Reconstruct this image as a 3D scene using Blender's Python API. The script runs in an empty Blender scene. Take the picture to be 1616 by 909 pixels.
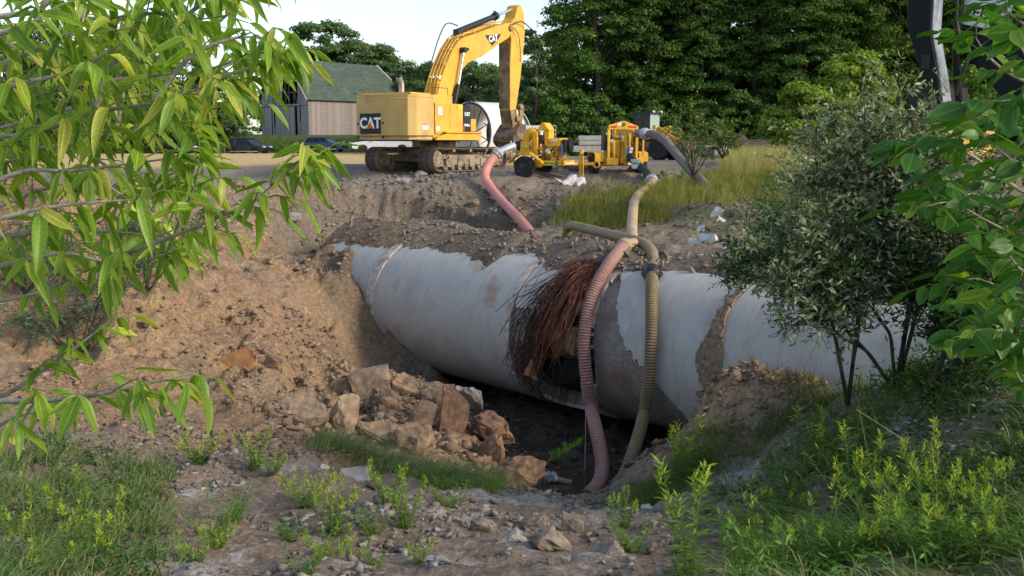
import bpy, bmesh, math, random
import numpy as np
from mathutils import Vector, Matrix, noise
random.seed(7); rng = np.random.default_rng(7)
scene = bpy.context.scene
COL = scene.collection
PI = math.pi
# ------------------------------------------------------------------ camera, sky, sun, exposure
F = 1571.0; PITCH = math.atan(224.5 / F)
cam = bpy.data.objects.new('camera', bpy.data.cameras.new('camera')); COL.objects.link(cam)
cam.data.sensor_width = 36; cam.data.lens = 36 * F / 1616
cam.data.clip_end = 6000; cam.data.clip_start = 0.05
cam.rotation_euler = (PI / 2 - PITCH, 0, 0)
scene.camera = cam
scene.render.resolution_x = 1024; scene.render.resolution_y = 576
world = bpy.data.worlds.new('World'); scene.world = world; world.use_nodes = True
SUN = Vector((0.78, -0.34, 0.46)).normalized()
wn = world.node_tree; bg = wn.nodes['Background']
sky = wn.nodes.new('ShaderNodeTexSky'); sky.sky_type = 'NISHITA'; sky.sun_disc = False
sky.sun_elevation = math.asin(SUN.z); sky.sun_rotation = math.atan2(SUN.x, SUN.y)
sky.altitude = 200; sky.air_density = 1.0; sky.dust_density = 1.6; sky.ozone_density = 1.0
hs_ = wn.nodes.new('ShaderNodeHueSaturation'); hs_.inputs['Saturation'].default_value = .85; wn.links.new(sky.outputs[0], hs_.inputs['Color']); wn.links.new(hs_.outputs[0], bg.inputs[0]); bg.inputs[1].default_value = 0.13
sl = bpy.data.lights.new('sun', 'SUN'); sl.energy = 1.4; sl.angle = math.radians(10); sl.color = (1, .88, .72)
so = bpy.data.objects.new('sun', sl); COL.objects.link(so)
so.rotation_euler = SUN.to_track_quat('Z', 'Y').to_euler()
scene.view_settings.view_transform = 'Standard'; scene.view_settings.look = 'None'
scene.view_settings.exposure = 1.12; scene.view_settings.gamma = 1

def ray(px, py):
    x = (px - 808) / F; y = (454.5 - py) / F
    c, s = math.cos(PITCH), math.sin(PITCH)
    return Vector((x, c + y * s, -s + y * c))
def at(px, py, Y):
    r = ray(px, py); return r * (Y / r.y)

# ------------------------------------------------------------------ materials
MATS = {}
def _n(nt, t, **k):
    n = nt.nodes.new(t)
    for a, b in k.items(): setattr(n, a, b)
    return n
def mat(name, col, rough=.8, var=.25, scale=6., bump=.0, bscale=None, col2=None, metal=0., c2scale=2., c2lo=.5, c2hi=.65, spec=.3, stretch=None, detail=6, third=None):
    """principled: base colour varied by noise, a second colour in patches (dirt, rust, stain), fine bump"""
    m = bpy.data.materials.new(name); m.use_nodes = True; nt = m.node_tree; L = nt.links
    p = nt.nodes['Principled BSDF']; p.inputs['Roughness'].default_value = rough; p.inputs['Metallic'].default_value = metal
    p.inputs['Specular IOR Level'].default_value = spec
    tc = _n(nt, 'ShaderNodeTexCoord'); vec = tc.outputs['Object']
    if stretch:
        mp = _n(nt, 'ShaderNodeMapping'); mp.inputs['Scale'].default_value = stretch; L.new(vec, mp.inputs[0]); vec = mp.outputs[0]
    no = _n(nt, 'ShaderNodeTexNoise'); no.inputs['Scale'].default_value = scale; no.inputs['Detail'].default_value = detail; L.new(vec, no.inputs['Vector'])
    mr = _n(nt, 'ShaderNodeMapRange'); mr.inputs[1].default_value = .3; mr.inputs[2].default_value = .7
    mr.inputs[3].default_value = 1 - var; mr.inputs[4].default_value = 1 + var; L.new(no.outputs['Fac'], mr.inputs[0])
    src = None
    rgb = _n(nt, 'ShaderNodeRGB'); rgb.outputs[0].default_value = (*col, 1); src = rgb.outputs[0]
    for (cc, sc, lo, hi, off) in ([(col2, c2scale, c2lo, c2hi, 0)] if col2 else []) + ([third] if third else []):
        n2 = _n(nt, 'ShaderNodeTexNoise'); n2.inputs['Scale'].default_value = sc; n2.inputs['Detail'].default_value = 7; n2.inputs['Roughness'].default_value = .62
        mp = _n(nt, 'ShaderNodeMapping'); mp.inputs['Location'].default_value = (off, off, 3.1); L.new(tc.outputs['Object'], mp.inputs[0]); L.new(mp.outputs[0], n2.inputs['Vector'])
        m2 = _n(nt, 'ShaderNodeMapRange'); m2.inputs[1].default_value = lo; m2.inputs[2].default_value = hi; L.new(n2.outputs['Fac'], m2.inputs[0])
        mx = _n(nt, 'ShaderNodeMix', data_type='RGBA'); L.new(m2.outputs[0], mx.inputs[0]); L.new(src, mx.inputs[6]); mx.inputs[7].default_value = (*cc, 1); src = mx.outputs[2]
    hs = _n(nt, 'ShaderNodeVectorMath', operation='SCALE'); L.new(src, hs.inputs[0]); L.new(mr.outputs[0], hs.inputs['Scale'])
    L.new(hs.outputs[0], p.inputs['Base Color'])
    if bump:
        nb = _n(nt, 'ShaderNodeTexNoise'); nb.inputs['Scale'].default_value = bscale or scale * 4; nb.inputs['Detail'].default_value = 8; L.new(vec, nb.inputs['Vector'])
        b = _n(nt, 'ShaderNodeBump'); b.inputs['Strength'].default_value = min(1, bump); b.inputs['Distance'].default_value = .02 if bump <= 1 else .02 * bump
        L.new(nb.outputs['Fac'], b.inputs['Height']); L.new(b.outputs[0], p.inputs['Normal'])
    MATS[name] = m; return m
def leafmat(name, c1, c2, c3=None, trans=.35, rough=.55, back=None, gloss=.03, veins=False):
    """leaf: colour random per leaf, light passes through, slight sheen"""
    m = bpy.data.materials.new(name); m.use_nodes = True; nt = m.node_tree; L = nt.links; nt.nodes.clear()
    out = _n(nt, 'ShaderNodeOutputMaterial'); g = _n(nt, 'ShaderNodeNewGeometry'); oi = _n(nt, 'ShaderNodeObjectInfo')
    ad = _n(nt, 'ShaderNodeMath', operation='ADD'); L.new(g.outputs['Random Per Island'], ad.inputs[0]); L.new(oi.outputs['Random'], ad.inputs[1])
    fr = _n(nt, 'ShaderNodeMath', operation='FRACT'); L.new(ad.outputs[0], fr.inputs[0])
    cr = _n(nt, 'ShaderNodeValToRGB'); e = cr.color_ramp.elements; e[0].color = (*c1, 1); e[1].color = (*c2, 1); e[1].position = .8
    if c3: x = e.new(.97); x.color = (*c3, 1)
    L.new(fr.outputs[0], cr.inputs[0]); col = cr.outputs[0]
    if back:
        mb = _n(nt, 'ShaderNodeMix', data_type='RGBA'); L.new(g.outputs['Backfacing'], mb.inputs[0]); L.new(col, mb.inputs[6]); mb.inputs[7].default_value = (*back, 1); col = mb.outputs[2]
    if veins:   # midrib, side veins and a paler margin from the leaf's own coordinates
        va = _n(nt, 'ShaderNodeVertexColor', layer_name='leaf'); sp = _n(nt, 'ShaderNodeSeparateColor'); L.new(va.outputs[0], sp.inputs[0])
        def mth(op, a_, b_=None, c_=None):
            q = _n(nt, 'ShaderNodeMath', operation=op)
            for i, z in enumerate((a_, b_, c_)):
                if z is None: continue
                if isinstance(z, (int, float)): q.inputs[i].default_value = z
                else: L.new(z, q.inputs[i])
            return q.outputs[0]
        ph = mth('MULTIPLY_ADD', sp.outputs[0], 11.0, mth('MULTIPLY', sp.outputs[1], -1.6)); tri = mth('ABSOLUTE', mth('SUBTRACT', mth('FRACT', ph), .5))
        vein = mth('LESS_THAN', tri, .07); rib = mth('LESS_THAN', sp.outputs[1], .09); mar = mth('POWER', sp.outputs[1], 4.0)
        amt = mth('ADD', mth('MULTIPLY', mth('MAXIMUM', vein, 0), .28), mth('ADD', mth('MULTIPLY', rib, .7), mth('MULTIPLY', mar, .35)))
        nz_ = _n(nt, 'ShaderNodeTexNoise'); nz_.inputs['Scale'].default_value = 30; tc_ = _n(nt, 'ShaderNodeTexCoord'); L.new(tc_.outputs['Object'], nz_.inputs['Vector'])
        sc_ = _n(nt, 'ShaderNodeVectorMath', operation='SCALE'); L.new(col, sc_.inputs[0]); L.new(mth('ADD', amt, mth('MULTIPLY_ADD', nz_.outputs['Fac'], .7, .55)), sc_.inputs['Scale']); col = sc_.outputs[0]
    d = _n(nt, 'ShaderNodeBsdfDiffuse'); L.new(col, d.inputs[0])
    t = _n(nt, 'ShaderNodeBsdfTranslucent'); tv = _n(nt, 'ShaderNodeMix', data_type='RGBA', blend_type='MULTIPLY'); tv.inputs[0].default_value = 1
    L.new(col, tv.inputs[6]); tv.inputs[7].default_value = (1.5, 1.5, .45, 1); L.new(tv.outputs[2], t.inputs[0])
    mx = _n(nt, 'ShaderNodeMixShader'); mx.inputs[0].default_value = trans; L.new(d.outputs[0], mx.inputs[1]); L.new(t.outputs[0], mx.inputs[2])
    gl = _n(nt, 'ShaderNodeBsdfGlossy'); gl.inputs['Roughness'].default_value = rough; gl.inputs[0].default_value = (.5, .55, .42, 1)
    m2 = _n(nt, 'ShaderNodeMixShader'); m2.inputs[0].default_value = gloss; L.new(mx.outputs[0], m2.inputs[1]); L.new(gl.outputs[0], m2.inputs[2])
    L.new(m2.outputs[0], out.inputs[0]); MATS[name] = m; return m

YEL = mat('machine_yellow', (.62, .345, .045), .5, .15, 1.5, col2=(.42, .26, .085), c2scale=1.3, c2lo=.52, c2hi=.75, third=((.16, .10, .06), 5., .66, .75, 4.))
YEL2 = mat('counterweight_yellow', (.50, .33, .11), .55, .15, 1.2, col2=(.37, .27, .13), c2scale=.9, c2lo=.5, c2hi=.7, third=((.13, .08, .05), 6., .68, .75, 4.))
YEL3 = mat('pump_yellow', (.68, .37, .025), .45, .15, 3., col2=(.45, .24, .04), c2scale=3., c2lo=.55, c2hi=.7)
BLK = mat('black_paint', (.02, .021, .024), .45, .2, 3.)
RUB = mat('tyre_rubber', (.022, .022, .023), .85, .25, 6., col2=(.09, .075, .06), c2scale=5., c2lo=.56, c2hi=.7)
STEEL = mat('worn_track_steel', (.075, .063, .055), .7, .35, 5., col2=(.19, .14, .10), c2scale=2.5, c2lo=.45, c2hi=.62, bump=.4)
MUDST = mat('muddy_track_frame', (.27, .21, .14), .85, .3, 4., col2=(.12, .095, .07), c2scale=3., c2lo=.48, c2hi=.6, bump=.5)
CHR = mat('chrome_rod', (.62, .62, .62), .25, .1, 3., metal=.8)
GALV = mat('galvanised_steel', (.42, .44, .46), .5, .2, 8., metal=.4)
WHT = mat('white_paint', (.72, .71, .68), .6, .12, 1.5, col2=(.5, .42, .34), c2scale=1.2, c2lo=.56, c2hi=.75)
GLS = mat('dark_glass', (.012, .016, .02), .2, .1, 1., spec=.35)
LGLS = mat('pale_cab_glass', (.28, .37, .36), .15, .1, 1., spec=.9)
RED = mat('red_reflector', (.6, .03, .02), .4, .1)
DRTY = mat('mud_caked_yellow', (.30, .20, .10), .8, .3, 4., col2=(.12, .085, .055), c2scale=2.5, c2lo=.42, c2hi=.6, bump=.5)
RUST = mat('rusty_steel', (.12, .06, .035), .85, .4, 6., col2=(.25, .10, .04), c2scale=5., c2lo=.5, c2hi=.65)

# ------------------------------------------------------------------ mesh helpers
class MB:
    def __init__(s): s.v = []; s.f = []
    def add(s, v, f):
        o = len(s.v); s.v += [tuple(x) for x in v]; s.f += [tuple(i + o for i in q) for q in f]; return s
    def box(s, a, b, M=None, ch=0.0):
        x0, y0, z0 = a; x1, y1, z1 = b
        if ch:
            c = ch; pts = [(x0 + c, y0), (x1 - c, y0), (x1, y0 + c), (x1, y1 - c), (x1 - c, y1), (x0 + c, y1), (x0, y1 - c), (x0, y0 + c)]
            return s.prism(pts, z0, z1, 'z', M)
        v = [Vector(p) for p in ((x0, y0, z0), (x1, y0, z0), (x1, y1, z0), (x0, y1, z0), (x0, y0, z1), (x1, y0, z1), (x1, y1, z1), (x0, y1, z1))]
        if M: v = [M @ p for p in v]
        return s.add(v, [(0, 3, 2, 1), (4, 5, 6, 7), (0, 1, 5, 4), (1, 2, 6, 5), (2, 3, 7, 6), (3, 0, 4, 7)])
    def prism(s, pts, a, b, ax='y', M=None):
        """outline pts extruded from a to b along the axis; 'y': pts are (x,z); 'z': (x,y); 'x': (y,z)"""
        def P(p, t):
            q = {'y': (p[0], t, p[1]), 'z': (p[0], p[1], t), 'x': (t, p[0], p[1])}[ax]
            return M @ Vector(q) if M else Vector(q)
        n = len(pts); v = [P(p, a) for p in pts] + [P(p, b) for p in pts]
        return s.add(v, [tuple(range(n)), tuple(range(2 * n - 1, n - 1, -1))] + [(i, i + n, (i + 1) % n + n, (i + 1) % n) for i in range(n)])
    def tube(s, pts, r, n=10, cap=True, rib=None):
        pts = [Vector(p) for p in pts]; k = len(pts); rr = r if hasattr(r, '__len__') else [r] * k
        up = Vector((0, 0, 1)); v = []; T0 = None; U = None
        for i, p in enumerate(pts):
            T = (pts[min(i + 1, k - 1)] - pts[max(i - 1, 0)]).normalized()
            if U is None:
                U = T.cross(up) if abs(T.z) < .95 else T.cross(Vector((1, 0, 0)))
            U = (U - T * U.dot(T)).normalized(); W = T.cross(U)
            for j in range(n):
                a = 2 * PI * j / n; v.append(p + (U * math.cos(a) + W * math.sin(a)) * rr[i])
        f = [(i * n + j, i * n + (j + 1) % n, (i + 1) * n + (j + 1) % n, (i + 1) * n + j) for i in range(k - 1) for j in range(n)]
        if cap: f += [tuple(range(n - 1, -1, -1)), tuple(range((k - 1) * n, k * n))]
        return s.add(v, f)
    def cyl(s, a, b, r, n=16, r2=None): return s.tube([a, b], [r, r2 if r2 is not None else r], n)
    def lathe(s, prof, c=(0, 0, 0), ax='y', n=24):
        """prof: (radius, t) along axis"""
        v = []
        for (r, t) in prof:
            for j in range(n):
                a = 2 * PI * j / n; q = (r * math.cos(a), r * math.sin(a))
                p = {'y': (q[0], t, q[1]), 'z': (q[0], q[1], t), 'x': (t, q[0], q[1])}[ax]
                v.append((p[0] + c[0], p[1] + c[1], p[2] + c[2]))
        k = len(prof)
        f = [(i * n + j, i * n + (j + 1) % n, (i + 1) * n + (j + 1) % n, (i + 1) * n + j) for i in range(k - 1) for j in range(n)]
        f += [tuple(range(n)), tuple(range((k - 1) * n, k * n))]
        return s.add(v, f)
    def build(s, name, m, parent=None, smooth=False, bevel=0, fixn=True):
        me = bpy.data.meshes.new(name); me.from_pydata(s.v, [], s.f)
        if fixn or bevel:
            bm = bmesh.new(); bm.from_mesh(me)
            if bevel: bmesh.ops.bevel(bm, geom=[e for e in bm.edges], offset=bevel, segments=1, affect='EDGES', clamp_overlap=True)
            bmesh.ops.recalc_face_normals(bm, faces=bm.faces); bm.to_mesh(me); bm.free()
        if m: me.materials.append(m)
        o = bpy.data.objects.new(name, me); COL.objects.link(o)
        if parent: o.parent = parent
        if smooth:
            me.polygons.foreach_set('use_smooth', [True] * len(me.polygons))
            if smooth != 'all': me.set_sharp_from_angle(angle=math.radians(40))
        return o
def npmesh(name, V, Q, m, parent=None, smooth=False, kind=None):
    """fast mesh: V (n,3), Q (k,c) faces all with c corners"""
    V = np.ascontiguousarray(V, dtype=np.float32); Q = np.ascontiguousarray(Q, dtype=np.int32); me = bpy.data.meshes.new(name)
    me.vertices.add(len(V)); me.vertices.foreach_set('co', V.ravel())
    c = Q.shape[1]; me.loops.add(Q.size); me.loops.foreach_set('vertex_index', Q.ravel())
    me.polygons.add(len(Q)); me.polygons.foreach_set('loop_start', np.arange(0, Q.size, c, dtype=np.int32)); me.polygons.foreach_set('loop_total', np.full(len(Q), c, dtype=np.int32))
    me.update(calc_edges=True)
    if smooth: me.polygons.foreach_set('use_smooth', np.ones(len(Q), dtype=bool))
    if m: me.materials.append(m)
    o = bpy.data.objects.new(name, me); COL.objects.link(o)
    if parent: o.parent = parent
    if kind: o['kind'] = kind
    return o
def tag(o, label, cat, group=None):
    o['label'] = label; o['category'] = cat
    if group: o['group'] = group
    return o
def thing(name, label, cat, loc=(0, 0, 0), rz=0, group=None, rx=0, ry=0):
    o = bpy.data.objects.new(name, None); COL.objects.link(o); o.location = loc; o.rotation_euler = (rx, ry, rz); o.empty_display_size = .2
    return tag(o, label, cat, group)
def dupe(o, parent=None):
    c = o.copy(); COL.objects.link(c)
    if parent: c.parent = parent
    for ch in o.children: dupe(ch, c)
    return c
def text(name, body, size, m, parent, M, ext=.004, bold=0., sx=1.):
    cu = bpy.data.curves.new(name, 'FONT'); cu.body = body; cu.size = size; cu.extrude = ext; cu.offset = bold; cu.align_x = 'CENTER'; cu.align_y = 'CENTER'; cu.resolution_u = 3
    t = bpy.data.objects.new(name, cu); COL.objects.link(t); bpy.context.view_layer.update()
    me = bpy.data.meshes.new_from_object(t); bpy.data.objects.remove(t); me.materials.clear(); me.materials.append(m)
    o = bpy.data.objects.new(name, me); COL.objects.link(o); o.parent = parent; o.matrix_local = M @ Matrix.Diagonal((sx, 1, 1, 1)); return o
def frame_m(o, x, y):
    """matrix at o whose local x runs along x, y along y"""
    x = Vector(x).normalized(); y = Vector(y).normalized(); z = x.cross(y)
    M = Matrix((x, y, z)).transposed().to_4x4(); M.translation = Vector(o); return M
# numpy value noise, fractal
_P = rng.random(65536)
def vn(x, y, seed=0):
    xi = np.floor(x).astype(np.int64); yi = np.floor(y).astype(np.int64); fx = x - xi; fy = y - yi
    fx = fx * fx * (3 - 2 * fx); fy = fy * fy * (3 - 2 * fy)
    h = lambda a, b: _P[((a * 73856093) ^ (b * 19349663) ^ (seed * 83492791)) & 65535]
    return (h(xi, yi) * (1 - fx) + h(xi + 1, yi) * fx) * (1 - fy) + (h(xi, yi + 1) * (1 - fx) + h(xi + 1, yi + 1) * fx) * fy
def fbm(x, y, sc, octv=4, seed=0, g=.5):
    o = 0; a = 1; t = 0
    for i in range(octv): o = o + a * (vn(x * sc, y * sc, seed + i) - .5); t += a; a *= g; sc *= 2.03
    return o / t * 2
# ------------------------------------------------------------------ the pipeline's line, used by ground and pipe
AX = Vector((-math.cos(.817), math.sin(.817), 0)); NR = Vector((-AX.y, AX.x, 0)); C0 = Vector((.396, 24.422, -4.304)); PR = 1.8
if NR.y > 0: NR = -NR
def sd(p): q = p - C0; return q.dot(AX), q.dot(NR)
def pipe_hit(px, py, R=PR):
    r = ray(px, py); o = -C0; D = r - AX * r.dot(AX); O = o - AX * o.dot(AX)
    a = D.dot(D); b = 2 * D.dot(O); c = O.dot(O) - R * R; q = b * b - 4 * a * c
    t = (-b - math.sqrt(max(q, 0))) / (2 * a); return r * t
# ------------------------------------------------------------------ ground
def tps(P):
    P = np.array(P, float); n = len(P); X = P[:, :2]
    d = np.hypot(X[:, None, 0] - X[None, :, 0], X[:, None, 1] - X[None, :, 1]); K = np.where(d > 0, d * d * np.log(d + 1e-9), 0) + np.eye(n) * .05
    A = np.zeros((n + 3, n + 3)); A[:n, :n] = K; A[:n, n] = 1; A[:n, n + 1:] = X; A[n:, :n] = A[:n, n:].T
    w = np.linalg.solve(A, np.r_[P[:, 2], 0, 0, 0])
    def f(x, y):
        x = np.asarray(x, float); y = np.asarray(y, float); o = w[n] + w[n + 1] * x + w[n + 2] * y
        for i in range(n):
            r2 = (x - X[i, 0]) ** 2 + (y - X[i, 1]) ** 2; o = o + w[i] * .5 * r2 * np.log(r2 + 1e-9)
        return o
    return f
def A3(l): return [tuple(at(*q)) for q in l]
shared = A3([(0, 909, 9), (250, 909, 9.2), (500, 909, 9.3), (800, 909, 9.5), (1100, 909, 9.3), (1400, 909, 8.8), (1616, 909, 8.2),
  (0, 800, 12), (300, 800, 13), (600, 800, 13.3), (1150, 800, 13), (1400, 800, 11.5), (1616, 800, 10),
  (0, 700, 14.5), (250, 720, 15.5), (500, 715, 16.4), (1616, 700, 11), (1500, 760, 11), (1300, 760, 12.5),
  (100, 650, 16.6), (0, 560, 18.5), (200, 560, 19), (350, 560, 19.8), (0, 450, 21.5), (200, 450, 22.3), (350, 450, 23.1), (350, 400, 26), (200, 400, 24.3), (430, 650, 18.6),
  (500, 560, 22), (470, 480, 24.8), (440, 400, 28.3), (500, 400, 29.5), (430, 315, 31), (430, 340, 30.3), (300, 318, 29.5), (300, 342, 28.9), (150, 325, 27.5), (150, 350, 27), (0, 330, 26), (0, 360, 25.4),
  (560, 312, 33.5), (560, 342, 32.8), (490, 312, 32.3), (490, 345, 31.5), (650, 318, 33.6), (650, 350, 32.7), (700, 335, 33), (700, 358, 32.2), (600, 300, 35), (450, 300, 33), (560, 372, 31.5),
  ]) + [(-30, 60, -1.1), (30, 60, -.9), (0, 60, -1.05), (-28, 38, -1.3), (26, 32, -1.4), (24, 12, -2.7), (-16, 5, -3.2), (15, 3, -2.6), (0, 4, -2.75), (0, 0, -1.65), (-5, 0, -1.9), (6, 0, -1.7), (-18, 14, -3.2), (-20, 24, -1.8), (-8, 46, -1.25), (-3, 47, -1.2), (4, 47, -1.1), (18, 45, -1.1), (-14, 50, -1.2)]
back = shared + A3([(620, 380, 31), (750, 372, 29.4), (850, 378, 27.5), (950, 375, 26), (1010, 388, 25), (1100, 400, 23.6), (1200, 425, 20.8), (780, 280, 36), (830, 280, 35.5), (900, 285, 35.5), (980, 275, 37), (1020, 274, 37),
  (1060, 290, 34), (900, 325, 31.5), (800, 335, 32), (960, 300, 33.4), (960, 335, 30.8), (1150, 330, 29.5), (1120, 372, 25.8), (1190, 372, 25.5), (1250, 300, 33), (1350, 290, 33), (1290, 400, 20.5), (1400, 430, 17.5), (1560, 430, 16),
  (830, 300, 34), (1060, 340, 29), (1000, 365, 28)])
front = list(shared) + A3([(900, 800, 14.8), (700, 750, 16.8), (830, 780, 16.6), (900, 785, 16.4), (960, 783, 16.2), (550, 680, 18.4), (620, 700, 18.2), (700, 690, 19), (620, 610, 21.3), (690, 620, 21.6), (560, 620, 20.5), (400, 720, 16.2), (600, 735, 16.6),
  (1040, 765, 15.6), (978, 752, 17.4), (1006, 724, 17.9), (1000, 742, 17.2), (1050, 702, 17.2), (1090, 668, 17), (1115, 622, 17), (1130, 596, 16.9), (1180, 583, 16.8), (1240, 596, 16.3), (1290, 618, 15.7), (1130, 720, 15.2), (1200, 705, 15.1), (1180, 640, 15.9), (1300, 690, 13.6), (1350, 612, 14.3), (1450, 600, 13.6), (1616, 600, 12.6)])
front += [(1.0, 18.6, -6.75), (.4, 19.3, -6.6), (2.0, 18.8, -6.45), (1.5, 20.2, -6.45), (2.9, 19.3, -6.3), (1.5, 18.0, -6.7), (-.3, 20.9, -6.3), (-.4, 19.2, -6.15)]
for s_, z_ in ((-17, -5.6), (-13, -5.6), (-10, -5.8), (-7, -6.1), (-5, -6.5), (-3, -6.45), (-1, -6.45), (1, -6.45), (2.6, -6.5)):
    for d_ in (-1.7, 0., 1.5):
        q = C0 + AX * s_ + NR * d_; front.append((q.x, q.y, z_))
for (px, py) in ((547, 415), (550, 445), (565, 468), (582, 487), (612, 517), (640, 545), (672, 570), (703, 592)):
    q = pipe_hit(px, py); front.append(tuple(q)); q2 = q + AX * 1.1; front.append((q2.x, q2.y, q2.z + (.3 if px < 570 else .5)))
    k = max(0, min(1, (700 - px) / 150)); q3 = q - AX * 1.0; front.append((q3.x, q3.y, q3.z - .9 - .6 * k))
for s_ in (7.5, 9.5, 12):
    for d_ in (-1.6, 0, 1.4):
        q = C0 + AX * s_ + NR * d_; z_ = at(520, 385, q.y).z if s_ < 9 else -2.3
        z_ = -2.45 - .25 * (d_ + 1.6); front.append((q.x, q.y, z_)); back.append((q.x, q.y, z_))
fF = tps(front); fB = tps(back)
def sstep(a, b, x): t = np.clip((x - a) / (b - a), 0, 1); return t * t * (3 - 2 * t)
def ground_np(x, y, detail=True):
    x = np.asarray(x, float); y = np.asarray(y, float)
    cx = np.clip(x, -34, 34); cy = np.clip(y, -4, 64)
    s = (cx - C0.x) * AX.x + (cy - C0.y) * AX.y; d = (cx - C0.x) * NR.x + (cy - C0.y) * NR.y
    b = fB(cx, cy); f = fF(cx, cy); wd = .22 + .9 * sstep(6, 9, s)
    w = sstep(-1.72 - wd, -1.72 + wd * .4, d) ; z = b * (1 - w) + f * w
    ye = np.interp(cx, [-12, -9, -6.3, -5.2, -3.6, -2.3, -1.2, .3], [27.5, 30.2, 33.0, 33.6, 33.5, 33.0, 32.3, 31.2]) + .5 * fbm(cx, cy, .5, 3, 55) + .12 * fbm(cx, cy, 2.2, 3, 56); u = cy - ye
    z = z - .8 * np.where(u < 0, np.exp(np.minimum(u, 0) / 1.3), 0) * sstep(-.02, -.16, u) * sstep(2.0, -.8, cx) * (.6 + .4 * sstep(-12, -7, cx)) + .18 * sstep(-.3, 0, u) * np.exp(-np.maximum(u, 0) / 2.5) * sstep(1, -2, cx)
    far = -1.0 + .15 * sstep(60, 110, y) + 2.35 * sstep(119, 137, y) * sstep(4, -16, x) + 7 * sstep(240, 800, y)
    k = sstep(44, 60, y) * 1.0; k = np.maximum(k, sstep(26, 34, np.abs(x)))
    side = np.where(y < 60, -1.1 - 1.3 * sstep(30, 0, y), far)
    far = np.where(np.abs(x) > 26, side, far) if False else far * sstep(20, 60, y) + (1 - sstep(20, 60, y)) * (-1.6)
    z = z * (1 - k) + far * k
    if detail:
        near = sstep(70, 40, y); rough = .35 + .65 * sstep(40, 34, y)
        left = sstep(-1, -4, x) * sstep(15, 18, y) * sstep(30, 27, y)
        z = z + near * rough * (.16 * fbm(x, y, .55, 3, 3) + (.15 - .05 * left) * fbm(x, y, 1.7, 4, 11) + (.10 + .07 * sstep(23, 25, y)) * np.abs(fbm(x, y, 4.1, 4, 21)))
        mo = np.exp(-(((x - 3.7) / 1.6) ** 2 + ((y - 16.4) / 1.5) ** 2)); z = z + mo * (.34 * np.abs(fbm(x, y, 2.6, 5, 101)) + .10 * fbm(x, y, 7, 3, 102))
        pf = sstep(-6.0, -6.5, z); z = z + pf * (.30 * np.abs(fbm(x, y, 1.6, 4, 111)) - .10)
        lf = sstep(-.5, -3.5, x) * sstep(16.5, 19, y) * sstep(30, 28, y); tz = fbm(x, y * .6, .8, 3, 121) * 3; z = z + lf * (.26 * (np.floor(tz) + sstep(.55, .95, tz - np.floor(tz))) / 1.5 + .24 * np.abs(fbm(x, y, 3.2, 4, 122)) + .13 * np.abs(fbm(x, y, 7.5, 3, 123)) * sstep(.0, .4, fbm(x, y, .7, 2, 124) + .15))
        scarp = sstep(29, 33, y) * sstep(35, 34, y); z = z + .12 * scarp * np.round(fbm(x, y, .9, 2, 31) * 3) / 3
        z = z + .10 * sstep(40, 60, y) * fbm(x, y, .08, 3, 41)
    return z
def gz(x, y): return float(ground_np(np.array([x]), np.array([y]))[0])
def on_ground(px, py, lo=2., hi=200., n=500, lift=0):
    """where the view ray through a pixel of the photograph meets the ground"""
    r = ray(px, py); r = r / r.y; Y = np.geomspace(lo, hi, n); g = ground_np(r.x * Y, Y, False); h = r.z * Y - g
    i = np.argmax(h < 0) if (h < 0).any() else n - 1
    Y_ = Y[i]; p = r * float(Y_); return Vector((p.x, p.y, gz(p.x, p.y)))
def grow(a, b, st, ratio, lim):
    o = [a]; h = st
    while abs(o[-1]) < lim: h *= ratio; o.append(o[-1] + (h if b > 0 else -h))
    return o
xs = np.array(sorted(set(np.round(np.r_[np.arange(-9.5, 9.5, .09), grow(9.5, 1, .09, 1.07, 3000)[1:], grow(-9.5, -1, .09, 1.07, 3000)[1:]], 4))))
ys = np.array(sorted(set(np.round(np.r_[grow(8, -1, .09, 1.09, 30)[1:], np.arange(8, 31, .08), grow(31, 1, .08, 1.03, 3500)[0:]], 4))))
ys = ys[ys > -30]
GX, GY = np.meshgrid(xs, ys); GZ = ground_np(GX.ravel(), GY.ravel())
nx, ny = len(xs), len(ys); I = np.arange(nx * ny).reshape(ny, nx)
Q = np.stack([I[:-1, :-1], I[:-1, 1:], I[1:, 1:], I[1:, :-1]], -1).reshape(-1, 4)
X, Y = GX.ravel(), GY.ravel()
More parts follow.
